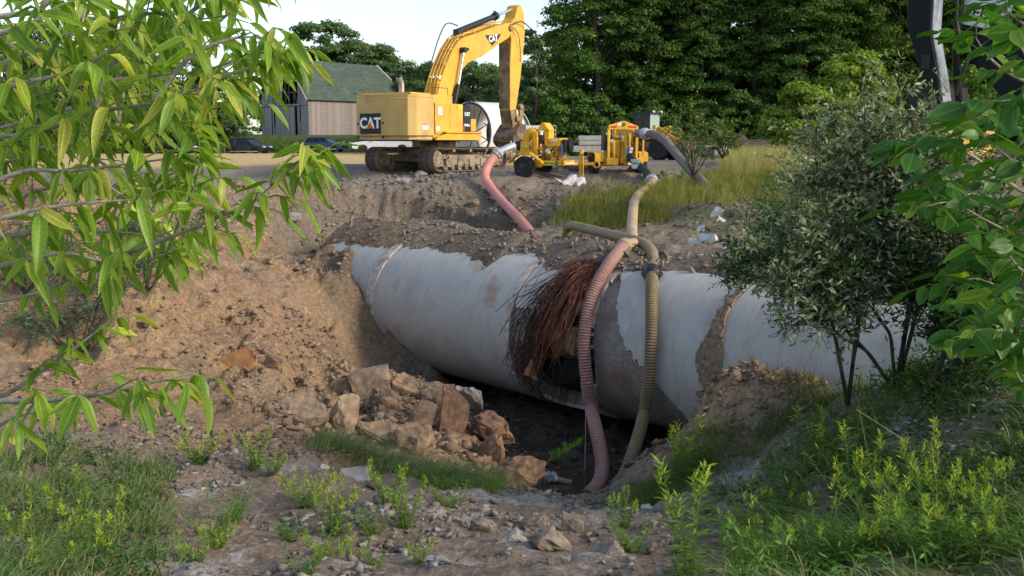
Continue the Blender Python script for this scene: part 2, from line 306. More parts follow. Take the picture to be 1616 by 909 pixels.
# soil types, painted by where each soil lies
def soil_rgb(X, Y, Z):
    n = len(X); mixc = lambda c, k, d: c * (1 - k[:, None]) + np.array(d)[None] * k[:, None]
    s = (X - C0.x) * AX.x + (Y - C0.y) * AX.y; d = (X - C0.x) * NR.x + (Y - C0.y) * NR.y
    c = np.tile(np.array((.168, .132, .098)), (n, 1))
    f1 = fbm(X, Y, .35, 4, 51); f2 = fbm(X, Y, 1.3, 4, 61); f3 = fbm(X, Y, .12, 3, 71)
    c = mixc(c, sstep(.0, .5, f2) * .5, (.235, .20, .165))
    clay = sstep(.5, -3.0, X + .35 * (Y - 22)) * sstep(15.2, 17, Y + 1.2 * f1) * sstep(30.5, 27.5, Y + 1.5 * f1)
    c = mixc(c, clay, (.245, .160, .092)); c = mixc(c, clay * sstep(.1, .5, f1) * .7, (.285, .20, .105)); c = mixc(c, clay * sstep(.1, .45, -f2) * .65, (.165, .11, .07)); c = mixc(c, clay * sstep(.15, .4, fbm(X, Y * 2.2, .5, 4, 88)) * .5, (.19, .15, .11))
    nearp = sstep(1.2, 2.6, s) * sstep(8.5, 7, s) * sstep(3.4, 2.2, d + .5 * f2) * sstep(1., 1.5, d); c = mixc(c, nearp * .85, (.135, .098, .068)); c = mixc(c, nearp * sstep(.1, .3, f2) * .7, (.17, .16, .15))
    scar = sstep(30.2, 31, Y) * sstep(34.2, 33, Y) * sstep(3, 0, X); c = mixc(c, scar * .7 * sstep(-.4, .3, f2), (.125, .095, .068))
    mound = np.exp(-(((X - 3.9) / 1.5) ** 2 + ((Y - 16.6) / 1.2) ** 2)); c = mixc(c, np.clip(mound * 1.4, 0, .9), (.29, .19, .11))
    fg = sstep(16.6, 15, Y + .5 * f1) ; c = mixc(c, fg * .8, (.178, .134, .098)); f4 = fbm(X, Y, 6., 4, 77); c = mixc(c, fg * sstep(.0, .35, f2 * .6 + .6 * f4 + .35 * f1 - .10) * .5, (.36, .345, .33)); c = mixc(c, fg * sstep(.1, .5, -f1) * .5, (.19, .13, .09))
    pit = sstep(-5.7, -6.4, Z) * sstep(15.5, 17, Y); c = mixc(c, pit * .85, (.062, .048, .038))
    plat = sstep(33, 36, Y) ; c = mixc(c, plat * .55, (.20, .165, .13)); c = mixc(c, plat * sstep(.1, .4, f1) * .5, (.30, .255, .20))
    field = sstep(51, 56, Y + 4 * f3 - .12 * X) * sstep(5, 0, X - .02 * Y); c = mixc(c, field, (.50, .36, .165)); c = mixc(c, field * sstep(0, .5, f2) * .4, (.40, .27, .12))
    turf = sstep(3.0, 6.5, X + f2) * sstep(25, 28, Y + 2 * f1) * sstep(46, 38, Y); c = mixc(c, turf * .8, (.16, .16, .06))
    grn = sstep(117, 121, Y) ; c = mixc(c, grn, (.07, .10, .03))
    wood = sstep(88, 95, Y) * sstep(0, 8, X); c = mixc(c, wood, (.05, .07, .025))
    return c
ground = npmesh('ground', np.stack([X, Y, GZ], 1), Q, None, smooth=True, kind='structure')
def paint(o, c):
    a = o.data.color_attributes.new('soil', 'FLOAT_COLOR', 'POINT'); a.data.foreach_set('color', np.c_[c, np.ones(len(c))].astype(np.float32).ravel())
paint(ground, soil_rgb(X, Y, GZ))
def soilmat(name, wet=0., bumpd=.05):
    m = bpy.data.materials.new(name); m.use_nodes = True; nt = m.node_tree; L = nt.links; p = nt.nodes['Principled BSDF']; p.inputs['Roughness'].default_value = .95; p.inputs['Specular IOR Level'].default_value = .15
    at_ = _n(nt, 'ShaderNodeVertexColor', layer_name='soil'); tc = _n(nt, 'ShaderNodeTexCoord')
    n1 = _n(nt, 'ShaderNodeTexNoise'); n1.inputs['Scale'].default_value = 9; n1.inputs['Detail'].default_value = 9; n1.inputs['Roughness'].default_value = .68; L.new(tc.outputs['Object'], n1.inputs['Vector'])
    v = _n(nt, 'ShaderNodeTexVoronoi', feature='F1'); v.inputs['Scale'].default_value = 13; L.new(tc.outputs['Object'], v.inputs['Vector'])
    v2 = _n(nt, 'ShaderNodeTexVoronoi', feature='F1'); v2.inputs['Scale'].default_value = 34; L.new(tc.outputs['Object'], v2.inputs['Vector'])
    mr = _n(nt, 'ShaderNodeMapRange'); mr.inputs[1].default_value = .3; mr.inputs[2].default_value = .72; mr.inputs[3].default_value = .55; mr.inputs[4].default_value = 1.45; L.new(n1.outputs['Fac'], mr.inputs[0])
    # single pebbles: a few cells paler or darker
    sx = _n(nt, 'ShaderNodeSeparateColor'); L.new(v2.outputs['Color'], sx.inputs[0])
    mp = _n(nt, 'ShaderNodeMapRange'); mp.inputs[1].default_value = .8; mp.inputs[2].default_value = 1.; mp.inputs[3].default_value = 1; mp.inputs[4].default_value = 1.5; L.new(sx.outputs[0], mp.inputs[0])
    mu = _n(nt, 'ShaderNodeMath', operation='MULTIPLY'); L.new(mr.outputs[0], mu.inputs[0]); L.new(mp.outputs[0], mu.inputs[1])
    sc = _n(nt, 'ShaderNodeVectorMath', operation='SCALE'); L.new(at_.outputs[0], sc.inputs[0]); L.new(mu.outputs[0], sc.inputs['Scale']); L.new(sc.outputs[0], p.inputs['Base Color'])
    b1 = _n(nt, 'ShaderNodeBump'); b1.inputs['Strength'].default_value = .8; b1.inputs['Distance'].default_value = bumpd; L.new(n1.outputs['Fac'], b1.inputs['Height'])
    inv = _n(nt, 'ShaderNodeMath', operation='SUBTRACT'); inv.inputs[0].default_value = 1; L.new(v.outputs['Distance'], inv.inputs[1])
    b2 = _n(nt, 'ShaderNodeBump'); b2.inputs['Strength'].default_value = .45; b2.inputs['Distance'].default_value = bumpd * .6; L.new(inv.outputs[0], b2.inputs['Height']); L.new(b1.outputs[0], b2.inputs['Normal'])
    L.new(b2.outputs[0], p.inputs['Normal']); return m
SOIL = soilmat('soil'); ground.data.materials.append(SOIL)
# soil lying over the back of the pipeline
edge_px = [(545, 386), (580, 388), (620, 389), (660, 391), (700, 397), (735, 401), (752, 410), (768, 420), (785, 412), (800, 401), (825, 399), (846, 402), (862, 425), (880, 428), (900, 418), (930, 422), (960, 430), (985, 426), (1010, 426), (1040, 428), (1070, 430), (1100, 428), (1140, 434), (1170, 442), (1190, 446), (1250, 455), (1350, 470)]
es = []
for p in edge_px:
    h = pipe_hit(*p); a_, b_ = sd(h); es.append((a_, b_))
es.sort(); es = np.array(es)
S = np.arange(-16, 7.6, .07); Vv = np.linspace(0, 1, 46)
SS, VV = np.meshgrid(S, Vv); dE = np.interp(SS, es[:, 0], es[:, 1]); D0 = -2.7; DD = D0 + (dE + .45 - D0) * VV
PX = C0.x + AX.x * SS + NR.x * DD; PY = C0.y + AX.y * SS + NR.y * DD
bz = fB(PX, PY) + .16 * fbm(PX, PY, .55, 3, 3) + .15 * fbm(PX, PY, 1.7, 4, 11) + .10 * np.abs(fbm(PX, PY, 4.1, 4, 21)) + .02
pz = C0.z + np.sqrt(np.clip(PR ** 2 - DD ** 2, 0, 9)); th = np.clip((dE - DD) * .30, -.3, .35) + .06 * fbm(PX, PY, 3.1, 4, 81) * sstep(-1, 0, DD - dE) + .03 * fbm(PX, PY, 9, 3, 91)
k = sstep(-1.5, -.3, DD - dE); zz = np.maximum(pz + th, bz) * (1 - k) + (pz + th) * k
lc = np.exp(-((SS + 3.75) / 1.0) ** 2) * sstep(-1.6, -.8, DD); zz = zz * (1 - lc) + np.minimum(zz, pz + .04 + .03 * fbm(PX, PY, 3, 3, 5)) * lc
zz = np.where(DD < -1.7, bz + .0 * zz, zz); kk = sstep(-1.9, -1.3, DD); zz = bz * (1 - kk) + zz * kk
I = np.arange(SS.size).reshape(SS.shape); Qc = np.stack([I[:-1, :-1], I[:-1, 1:], I[1:, 1:], I[1:, :-1]], -1).reshape(-1, 4)
cover = npmesh('soil_over_pipe', np.stack([PX.ravel(), PY.ravel(), zz.ravel()], 1), Qc, SOIL, smooth=True, kind='structure')
cc = soil_rgb(PX.ravel(), PY.ravel(), zz.ravel() * 0 - 2); cc = cc * (.8 + .3 * fbm(PX.ravel(), PY.ravel(), 1.2, 3, 5))[:, None]; paint(cover, cc)
# water
wm = bpy.data.materials.new('muddy_water'); wm.use_nodes = True; p = wm.node_tree.nodes['Principled BSDF']; p.inputs['Base Color'].default_value = (.07, .055, .04, 1); p.inputs['Roughness'].default_value = .08
nb = _n(wm.node_tree, 'ShaderNodeTexNoise'); nb.inputs['Scale'].default_value = 6; bb = _n(wm.node_tree, 'ShaderNodeBump'); bb.inputs['Distance'].default_value = .01; wm.node_tree.links.new(nb.outputs[0], bb.inputs['Height']); wm.node_tree.links.new(bb.outputs[0], p.inputs['Normal'])
MB().add([(-1.6, 17, -6.56), (4, 17, -6.56), (4, 23.5, -6.56), (-1.6, 23.5, -6.56)], [(0, 1, 2, 3)]).build('water', wm)['kind'] = 'structure'
# ------------------------------------------------------------------ the concrete pipeline
def pipemat(name, col, smooth_lines=True, c2=(.33, .22, .16), lo=.56, hi=.72, rough=.6):
    m = bpy.data.materials.new(name); m.use_nodes = True; nt = m.node_tree; L = nt.links; p = nt.nodes['Principled BSDF']; p.inputs['Roughness'].default_value = rough; p.inputs['Specular IOR Level'].default_value = .35
    tc = _n(nt, 'ShaderNodeTexCoord')
    # object space: x along the pipe, so noise stretched round it gives the brushed hoops
    mp = _n(nt, 'ShaderNodeMapping'); mp.inputs['Scale'].default_value = (34, 1.2, 1.2); L.new(tc.outputs['Object'], mp.inputs[0])
    a = _n(nt, 'ShaderNodeTexNoise'); a.inputs['Scale'].default_value = 2.2; a.inputs['Detail'].default_value = 5; L.new(mp.outputs[0], a.inputs['Vector'])
    b = _n(nt, 'ShaderNodeTexNoise'); b.inputs['Scale'].default_value = 1.1; b.inputs['Detail'].default_value = 7; b.inputs['Roughness'].default_value = .6; L.new(tc.outputs['Object'], b.inputs['Vector'])
    g = _n(nt, 'ShaderNodeTexNoise'); g.inputs['Scale'].default_value = 30; g.inputs['Detail'].default_value = 6; L.new(tc.outputs['Object'], g.inputs['Vector'])
    m1 = _n(nt, 'ShaderNodeMapRange'); m1.inputs[1].default_value = .3; m1.inputs[2].default_value = .7; m1.inputs[3].default_value = .88 if smooth_lines else .6; m1.inputs[4].default_value = 1.10 if smooth_lines else 1.4; L.new((a if smooth_lines else g).outputs['Fac'], m1.inputs[0])
    m2 = _n(nt, 'ShaderNodeMapRange'); m2.inputs[1].default_value = lo; m2.inputs[2].default_value = hi; L.new(b.outputs['Fac'], m2.inputs[0])
    m3 = _n(nt, 'ShaderNodeMapRange'); m3.inputs[1].default_value = .3; m3.inputs[2].default_value = .5; m3.inputs[3].default_value = .8; m3.inputs[4].default_value = 1; L.new(b.outputs['Fac'], m3.inputs[0])
    mx = _n(nt, 'ShaderNodeMix', data_type='RGBA'); mx.inputs[6].default_value = (*col, 1); mx.inputs[7].default_value = (*c2, 1); L.new(m2.outputs[0], mx.inputs[0])
    mu = _n(nt, 'ShaderNodeMath', operation='MULTIPLY'); L.new(m1.outputs[0], mu.inputs[0]); L.new(m3.outputs[0], mu.inputs[1])
    mq = _n(nt, 'ShaderNodeMapping'); mq.inputs['Scale'].default_value = (5, .35, .35); L.new(tc.outputs['Object'], mq.inputs[0]); q = _n(nt, 'ShaderNodeTexNoise'); q.inputs['Scale'].default_value = 1.3; q.inputs['Detail'].default_value = 8; q.inputs['Roughness'].default_value = .65; L.new(mq.outputs[0], q.inputs['Vector'])
    m4 = _n(nt, 'ShaderNodeMapRange'); m4.inputs[1].default_value = .52; m4.inputs[2].default_value = .72; m4.inputs[4].default_value = .34; L.new(q.outputs['Fac'], m4.inputs[0]); my = _n(nt, 'ShaderNodeMix', data_type='RGBA'); my.inputs[7].default_value = (.27, .215, .165, 1); L.new(m4.outputs[0], my.inputs[0]); L.new(mx.outputs[2], my.inputs[6]); mx = my
    s = _n(nt, 'ShaderNodeVectorMath', operation='SCALE'); L.new(mx.outputs[2], s.inputs[0]); L.new(mu.outputs[0], s.inputs['Scale']); L.new(s.outputs[0], p.inputs['Base Color'])
    bu = _n(nt, 'ShaderNodeBump'); bu.inputs['Strength'].default_value = .12 if smooth_lines else 1; bu.inputs['Distance'].default_value = .01 if smooth_lines else .03; L.new((a if smooth_lines else g).outputs['Fac'], bu.inputs['Height']); L.new(bu.outputs[0], p.inputs['Normal']); return m
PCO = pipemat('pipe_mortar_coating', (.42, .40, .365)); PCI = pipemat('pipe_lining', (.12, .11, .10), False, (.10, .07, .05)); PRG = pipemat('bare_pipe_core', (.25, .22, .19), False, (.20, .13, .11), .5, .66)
PJT = mat('joint_grout', (.46, .40, .34), .8, .25, 8., col2=(.30, .19, .13), c2scale=5., bump=.5)
PMUD = mat('dried_mud', (.24, .175, .115), .95, .3, 8., bump=1., bscale=30)
PR_M = Matrix((( AX.x, NR.x, 0, 0), (AX.y, NR.y, 0, 0), (0, 0, 1, 0), (0, 0, 0, 1)))   # local x along pipe, y towards us, z up (handed below)
def shell(name, m, parent, s0, s1, Ro, Ri, keep=None, ds=.12, nphi=96, jit=0., p0=-PI, p1=PI, rough=0.):
    """pipe wall from s0 to s1; phi 0 = towards the camera side, pi/2 = up; keep(s,phi) False leaves a hole"""
    ns = max(2, int((s1 - s0) / ds)); Sx = np.linspace(s0, s1, ns + 1); full = p1 - p0 > 6.2
    ph = np.linspace(p0, p1, nphi + 1); K = np.ones((ns, nphi), bool)
    if keep:
        for i in range(ns):
            for j in range(nphi): K[i, j] = keep((Sx[i] + Sx[i + 1]) / 2, (ph[j] + ph[j + 1]) / 2)
    V = []
    for R_ in (Ro, Ri):
        for i in range(ns + 1):
            for j in range(nphi + 1):
                jj = j % nphi if full else j
                r1 = (_P[(i * 131 + jj * 17) & 65535] - .5) * jit; r2 = (_P[(i * 37 + jj * 101 + 9) & 65535] - .5) * jit / Ro; r3 = (_P[(i * 57 + jj * 211 + 5) & 65535] - .5) * rough
                if i in (0, ns): r1 = 0
                a = ph[jj] + r2; V.append((Sx[i] + r1, (R_ + r3) * math.cos(a), (R_ + r3) * math.sin(a)))
    def id_(l, i, j): return l * (ns + 1) * (nphi + 1) + i * (nphi + 1) + (j % nphi if full else j)
    Fq = []
    for i in range(ns):
        for j in range(nphi):
            if not K[i, j]: continue
            Fq.append((id_(0, i, j), id_(0, i, j + 1), id_(0, i + 1, j + 1), id_(0, i + 1, j))); Fq.append((id_(1, i, j), id_(1, i + 1, j), id_(1, i + 1, j + 1), id_(1, i, j + 1)))
            for (di, dj, e0, e1) in ((-1, 0, (i, j), (i, j + 1)), (1, 0, (i + 1, j + 1), (i + 1, j)), (0, -1, (i + 1, j), (i, j)), (0, 1, (i, j + 1), (i + 1, j + 1))):
                a, b = i + di, j + dj
                if full: b %= nphi
                if 0 <= a < ns and 0 <= b < nphi and K[a, b]: continue
                Fq.append((id_(0, *e0), id_(1, *e0), id_(1, *e1), id_(0, *e1)))
    o = npmesh(name, np.array(V), np.array(Fq), m, parent, smooth=True); me = o.data
    bm = bmesh.new(); bm.from_mesh(me); bmesh.ops.delete(bm, geom=[v for v in bm.verts if not v.link_faces], context='VERTS'); bmesh.ops.recalc_face_normals(bm, faces=bm.faces); bm.to_mesh(me); bm.free(); me.set_sharp_from_angle(angle=math.radians(38))
    return o
def sphi(px, py, R=PR):
    h = pipe_hit(px, py, R) - C0; return h.dot(AX), math.atan2(h.z, h.dot(NR))
J1, J2, J4 = 4.334, -1.236, -6.645
def pipe_thing(label):
    o = thing('concrete_pipe_section', label, 'concrete pipe', C0, 0, 'sections of the buried concrete pipeline')
    o.rotation_euler = (0, 0, math.atan2(AX.y, AX.x)); return o
# local x along AX; local y = 90 deg anticlockwise from AX -> must be NR
YS = 1 if (Vector((-AX.y, AX.x, 0)) - NR).length < .01 else -1
# ------------------------------------------------------------------ pipe sections
def poly_sp(pts, R=PR): return [sphi(x, y, R) for x, y in pts]
def inside(pl, x, y):
    r = False; n = len(pl)
    for i in range(n):
        x1, y1 = pl[i]; x2, y2 = pl[i - 1]
        if (y1 > y) != (y2 > y) and x < (x2 - x1) * (y - y1) / (y2 - y1) + x1: r = not r
    return r
o = pipe_thing('far left end of the grey pipeline, mostly buried, left of the first joint')
shell('pipe_wall', PCO, o, J1 + .03, 7.2, 1.8, 1.5)
o = pipe_thing('long intact grey pipe section left of the break with a pale raised joint band')
shell('pipe_wall', PCO, o, J2 + .02, J1 - .02, 1.8, 1.5, ds=.2)
shell('joint_band', PJT, o, J1 - .26, J1 + .05, 1.835, 1.79, ds=.05, rough=.012)
shell('joint_band', PJT, o, J2 + .0, J2 + .16, 1.815, 1.79, ds=.05, rough=.012)
hole = poly_sp([(832, 500), (846, 492), (880, 490), (908, 493), (934, 490), (931, 520), (934, 560), (937, 600), (941, 640), (938, 652), (920, 646), (895, 641), (868, 631), (846, 612), (836, 585), (829, 550)])
bare = poly_sp([(986, 427), (958, 448), (941, 480), (932, 520), (934, 560), (938, 610), (946, 649)]) + [(-3.4, -1.6), (-6.2, -1.6)] + poly_sp([(1094, 668), (1060, 632), (1030, 596), (1003, 568), (986, 545), (977, 521), (975, 468)]) + [(-3.0, 1.95)]
flap = poly_sp([(800, 480), (800, 620), (836, 620), (846, 560), (850, 492)])
nz = lambda s, p: .06 * (noise.noise(Vector((s * 4, p * 5, 0)))) + .03 * noise.noise(Vector((s * 11, p * 13, 5)))
o = pipe_thing('broken pipe section with a black hole in its side and bare core behind the hoses')
shell('pipe_core', PRG, o, J4 + .02, J2 - .02, 1.72, 1.5, keep=lambda s, p: not inside(hole, s + nz(s, p), p + nz(p, s)), ds=.04, nphi=210, jit=.03, rough=.012)
shell('mortar_coating', PCO, o, J4 + .04, J2 - .04, 1.8, 1.722, keep=lambda s, p: not (inside(hole, s + nz(s, p), p + nz(p, s)) or inside(bare, s + nz(s, p), p + nz(p, s)) or inside(flap, s + 2 * nz(s, p), p + nz(p, s))), ds=.04, nphi=210, jit=.03)
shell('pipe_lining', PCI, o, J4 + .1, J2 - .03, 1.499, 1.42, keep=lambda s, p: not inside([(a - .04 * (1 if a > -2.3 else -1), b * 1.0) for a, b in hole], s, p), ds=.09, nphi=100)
o = pipe_thing('grey concrete pipe section with mud filled joint, behind the clay mound and young tree stems')
shell('pipe_wall', PCO, o, -12.05, J4 - .03, 1.8, 1.5, ds=.2)
shell('joint_grout', PJT, o, J4 - .16, J4 + .07, 1.812, 1.77, ds=.03, rough=.012, jit=.01)
def mudk(s, p):
    w = .05 + .22 * math.exp(-((p - .2) / .4) ** 2) + .06 * noise.noise(Vector((p * 3, 1, 0)))
    c = J4 - .10 + .09 * noise.noise(Vector((p * 2.3, 7, 0)))
    if -.28 < p < -.13: w += .28 * (1 - abs(p + .2) / .08); c -= .1
    return -.42 < p < 1.25 and abs(s - c) < w + .05 * noise.noise(Vector((s * 9, p * 12, 3)))
shell('dried_mud', PMUD, o, J4 - .8, J4 + .5, 1.85, 1.79, keep=mudk, ds=.03, nphi=260, jit=.015, rough=.05)
o = pipe_thing('right hand end of the grey concrete pipe, seen in patches through the dark shrub')
shell('pipe_wall', PCO, o, -19, -12.09, 1.8, 1.5, ds=.3)
# spun wire bundles torn loose from the broken section
def wire_mb(n, seed, starts, ends, r, spread=9, off0=.03, off1=.5, curl=.0):
    rg = random.Random(seed); mb = MB()
    for i in range(n):
        a = rg.choice(starts); t = rg.random() ; k = int(t * (len(ends) - 1)); u = t * (len(ends) - 1) - k
        ex = ends[k][0] * (1 - u) + ends[k + 1][0] * u + rg.gauss(0, spread); ey = ends[k][1] * (1 - u) + ends[k + 1][1] * u + rg.gauss(0, spread)
        ln = rg.uniform(.5, 1.05); sx, sy = a[0] + rg.gauss(0, 8), a[1] + rg.gauss(0, 4); o1 = rg.uniform(.1, off1); bx, by = rg.gauss(0, 9), rg.gauss(0, 8); pts = []
        for q in range(8):
            w = q / 7 * ln; x = sx + (ex - sx) * w + bx * math.sin(w * 3.1) - 10 * math.sin(w * PI); y = sy + (ey - sy) * w + by * math.sin(w * 3.1) + curl * w * w; x += rg.gauss(0, 1.8) * (q > 0); y += rg.gauss(0, 1.8) * (q > 0)
            pts.append(pipe_hit(x, y, PR + off0 + o1 * math.sin(min(1, w * 1.25) * PI * .62)))
        mb.tube(pts, r, 3, cap=False)
    return mb
w = thing('torn_wire_bundle', 'fan of rusty reinforcing wires hanging over the black hole in the broken pipe', 'wires', pipe_hit(905, 410))
W0 = w.matrix_world.copy(); wl = w.location
def shift(mb, v): mb.v = [(a[0] - v[0], a[1] - v[1], a[2] - v[2]) for a in mb.v]; return mb
WIR1 = mat('rusty_wire_dark', (.075, .035, .024), .8, .5, 9); WIR2 = mat('rusty_wire_orange', (.20, .068, .028), .8, .5, 9)
def wpart(mb, m): p_ = shift(mb, wl).build('wires', m, w, fixn=False); p_['kind'] = 'stuff'
wpart(wire_mb(74, 1, [(935, 408), (945, 404), (925, 408), (912, 414)], [(792, 545), (798, 520), (806, 556), (826, 572), (842, 590), (856, 575)], .010), WIR1)
wpart(wire_mb(62, 2, [(912, 416), (925, 408), (935, 410)], [(838, 585), (850, 592), (862, 575), (872, 560)], .012, 5), WIR2)
wpart(wire_mb(42, 3, [(950, 412), (968, 414), (940, 420)], [(868, 470), (885, 500), (898, 490), (905, 505)], .011, 6, off1=.3), WIR2)
wpart(wire_mb(45, 4, [(945, 410), (930, 404)], [(800, 480), (840, 500), (830, 620), (905, 600)], .009, 16, off1=.6), WIR1)
wpart(wire_mb(40, 5, [(830, 500), (826, 540), (834, 560)], [(835, 600), (850, 625), (870, 640), (812, 590)], .011, 5, off1=.12), WIR1)
# ------------------------------------------------------------------ hoses
def spline(P, n):
    P = [Vector(p) for p in P]; P = [P[0] * 2 - P[1]] + P + [P[-1] * 2 - P[-2]]; o = []
    for i in range(1, len(P) - 2):
        for j in range(n):
            t = j / n; a, b, c, d = P[i - 1:i + 3]
            o.append(.5 * (2 * b + (c - a) * t + (2 * a - 5 * b + 4 * c - d) * t * t + (3 * b - a - 3 * c + d) * t ** 3))
    return o + [P[-2]]
def resample(P, st):
    o = [P[0]]; acc = 0
    for a, b in zip(P, P[1:]):
        l = (b - a).length; t = st - acc
        while t <= l: o.append(a.lerp(b, t / l)); t += st
        acc = (acc + l) % st if l else acc
    o.append(P[-1]); return o
def hosemat(name, c1, c2, sc=2.): return mat(name, c1, .6, .12, 12, col2=c2, c2scale=sc, c2lo=.46, c2hi=.64, bump=.2)
PINK = hosemat('pink_hose', (.40, .195, .175), (.33, .235, .19)); PINK2 = hosemat('bright_pink_hose', (.56, .21, .175), (.50, .28, .22)); TAN = hosemat('tan_hose', (.42, .31, .185), (.30, .21, .12)); BRN = hosemat('brown_hose', (.25, .185, .09), (.19, .15, .105)); GRYH = hosemat('grey_hose', (.17, .155, .14), (.11, .095, .08)); BLKH = hosemat('black_hose', (.022, .023, .024), (.06, .05, .045))
GROOVE = mat('pink_hose_groove', (.19, .105, .085), .8, .2, 12); GROOVE2 = mat('brown_hose_groove', (.11, .08, .045), .8, .2, 12)  # dirty grooves, painted darker to give the ribs shading contrast
def hose_part(name, P, r, m, parent, rib=.06, amp=.012, n=22, groove_mat=None):
    L = resample(spline(P, 12), rib / 4 if rib else .08); o = parent.location
    rr = [r + (amp * math.cos(2 * PI * i / 4) if rib else 0) for i in range(len(L))]
    mb = MB().tube([p - o for p in L], rr, n); ob = mb.build(name, m, parent, smooth='all', fixn=False)
    if rib: ob.data.materials.append(groove_mat or GROOVE); k = np.arange(len(ob.data.polygons)) // n; ob.data.polygons.foreach_set('material_index', np.where((k % 4 == 1) | (k % 4 == 2), 1, 0).astype(np.int32))
    return ob
def clamp(p, d, r, parent, m, name='hose_clamp', l=.12):
    d = Vector(d).normalized(); o = parent.location; mb = MB(); a = p - o
    mb.tube([a - d * l, a - d * l * .98, a + d * l * .98, a + d * l], [r, r + .03, r + .03, r], 20); mb.tube([a - d * l * .5, a - d * .2 * l, a + d * .2 * l, a + d * l * .5], [r + .03, r + .055, r + .055, r + .03], 20)
    sx = d.cross(Vector((0, 0, 1))); sx = sx.normalized() if sx.length > .1 else Vector((1, 0, 0))
    for k in (-1, 1): mb.tube([a + sx * k * (r + .02) - d * l * .9, a + sx * k * (r + .09), a + sx * k * (r + .02) + d * l * .9], .018, 6)
    return mb.build(name, m, parent)
ps = [(985, 388), (972, 402), (958, 422), (942, 450), (930, 482), (923, 520), (922, 556), (926, 598), (932, 640)]
offs = [.14, .16, .17, .17, .17, .18, .2, .26, .36]; Pk = [pipe_hit(x, y, PR + o_) for (x, y), o_ in zip(ps, offs)]
Pk += [at(941, 680, 19.4), at(948, 715, 18.9), at(950, 742, 18.5), at(944, 764, 18.1), at(928, 782, 17.8)]
hp = thing('pink_suction_hose', 'faded pink ribbed hose draped over the pipe down into the pit', 'hose', Pk[3])
hose_part('hose', Pk, .130, PINK, hp, .06, .011); clamp(Pk[0], Pk[1] - Pk[0], .130, hp, TAN)
st = at(1003, 383, Pk[0].y + .15); MBs = [Pk[0], Pk[0].lerp(st, .5) + Vector((0, 0, .03)), st]; hose_part('hose_end', MBs, .105, TAN, hp, 0)
pb = [(893, 376, 27.2), (899, 357, 26.9), (925, 361, 25.8), (950, 367, 24.8), (975, 373, 24.0), (1000, 379, 23.2), (1018, 386, 22.6), (1029, 398, 22.1), (1031, 415, 21.7)]
Pb = [at(*q) for q in pb]; Pb2 = [at(1031, 415, 21.7), pipe_hit(1029, 432, PR + .16)] + [pipe_hit(x, y, PR + o_) for x, y, o_ in ((1028, 470, .18), (1028, 520, .18), (1026, 570, .18), (1023, 610, .2), (1018, 645, .24))] + [at(1011, 675, 18.9), at(1003, 702, 18.5), at(994, 728, 18.1), at(984, 752, 17.9), at(975, 780, 17.7)]
hb = thing('brown_suction_hose', 'brown hose from the bank bending over the pipe, right of the faded pink hose', 'hose', Pb[3])
hose_part('hose', Pb, .125, BRN, hb, 0); hose_part('ribbed_hose', Pb2, .115, BRN, hb, .055, .011, groove_mat=GROOVE2)
hd = (Pb2[2] - Pb2[1]); clamp(Pb2[1], hd, .125, hb, BLK, l=.16); MB().cyl(Pb2[1] - hb.location, Pb2[1] + hd.normalized() * .4 - hb.location, .132, 20).build('hose_collar', GALV, hb, smooth=True)
# tan hose from the right-hand pump
e = [at(994, 246, 36.2), at(998, 252, 36.0), at(1008, 261, 35.6), at(1018, 270, 34.6), at(1027, 282, 33.6)]
Pt = [at(1030, 287, 33.3), at(1022, 298, 32.6), at(1009, 306, 31.6), at(1001, 320, 29.4), at(998, 345, 26.8), at(997, 368, 24.7), at(1000, 384, 23.3)]
ht = thing('tan_suction_hose', 'tan hose dropping off the grassy edge from the black coupling below the right pump', 'hose', Pt[2])
hose_part('hose', Pt, .142, TAN, ht, 0); hose_part('black_hose', e, .135, BLKH, ht, 0); clamp(e[-1].lerp(Pt[0], .5), Pt[1] - e[-1], .155, ht, GALV, l=.15)
# pink hose from the left-hand pump
Pp = [at(786, 241, 35), at(776, 252, 34.9), at(768, 266, 34.7), at(766, 281, 34.4), at(775, 297, 33.8), at(789, 314, 32.8), at(804, 330, 31.6), at(820, 346, 30.5), at(838, 368, 29.6)]
h2 = thing('bright_pink_discharge_hose', 'bright salmon pink hose arching from the left pump down to the rubble', 'hose', Pp[3])
hose_part('hose', Pp, .152, PINK2, h2, 0)
hose_part('hose_fitting', [at(812, 230, 35.3), at(800, 234, 35.15), at(786, 241, 35)], .125, GALV, h2, 0); clamp(at(786, 241, 35), Pp[1] - Pp[0], .155, h2, GALV, l=.12)
# dark grey hose leaving the right pump to the right
Pg = [at(1003, 210, 36.2), at(1018, 211, 36.0), at(1034, 213, 35.6), at(1048, 221, 35.1), at(1060, 234, 34.6), at(1075, 253, 34), at(1090, 270, 33.4), at(1108, 286, 32.6), at(1125, 312, 32.0)]
h3 = thing('grey_discharge_hose', 'long dark grey hose curving right from the top of the right pump into tall grass', 'hose', Pg[3])
hose_part('hose', Pg, .145, GRYH, h3, 0); clamp(Pg[1], Pg[2] - Pg[1], .155, h3, GALV, l=.14)
g1 = [on_ground(893, 262), on_ground(905, 268), on_ground(922, 271), on_ground(945, 270)]; g1 = [p + Vector((0, 0, .13)) for p in g1]
h4 = thing('brown_ground_hose', 'brown hose lying on the dirt between the two yellow pumps', 'hose', g1[1]); hose_part('hose', [at(880, 256, 35.8)] + g1, .15, BRN, h4, 0)
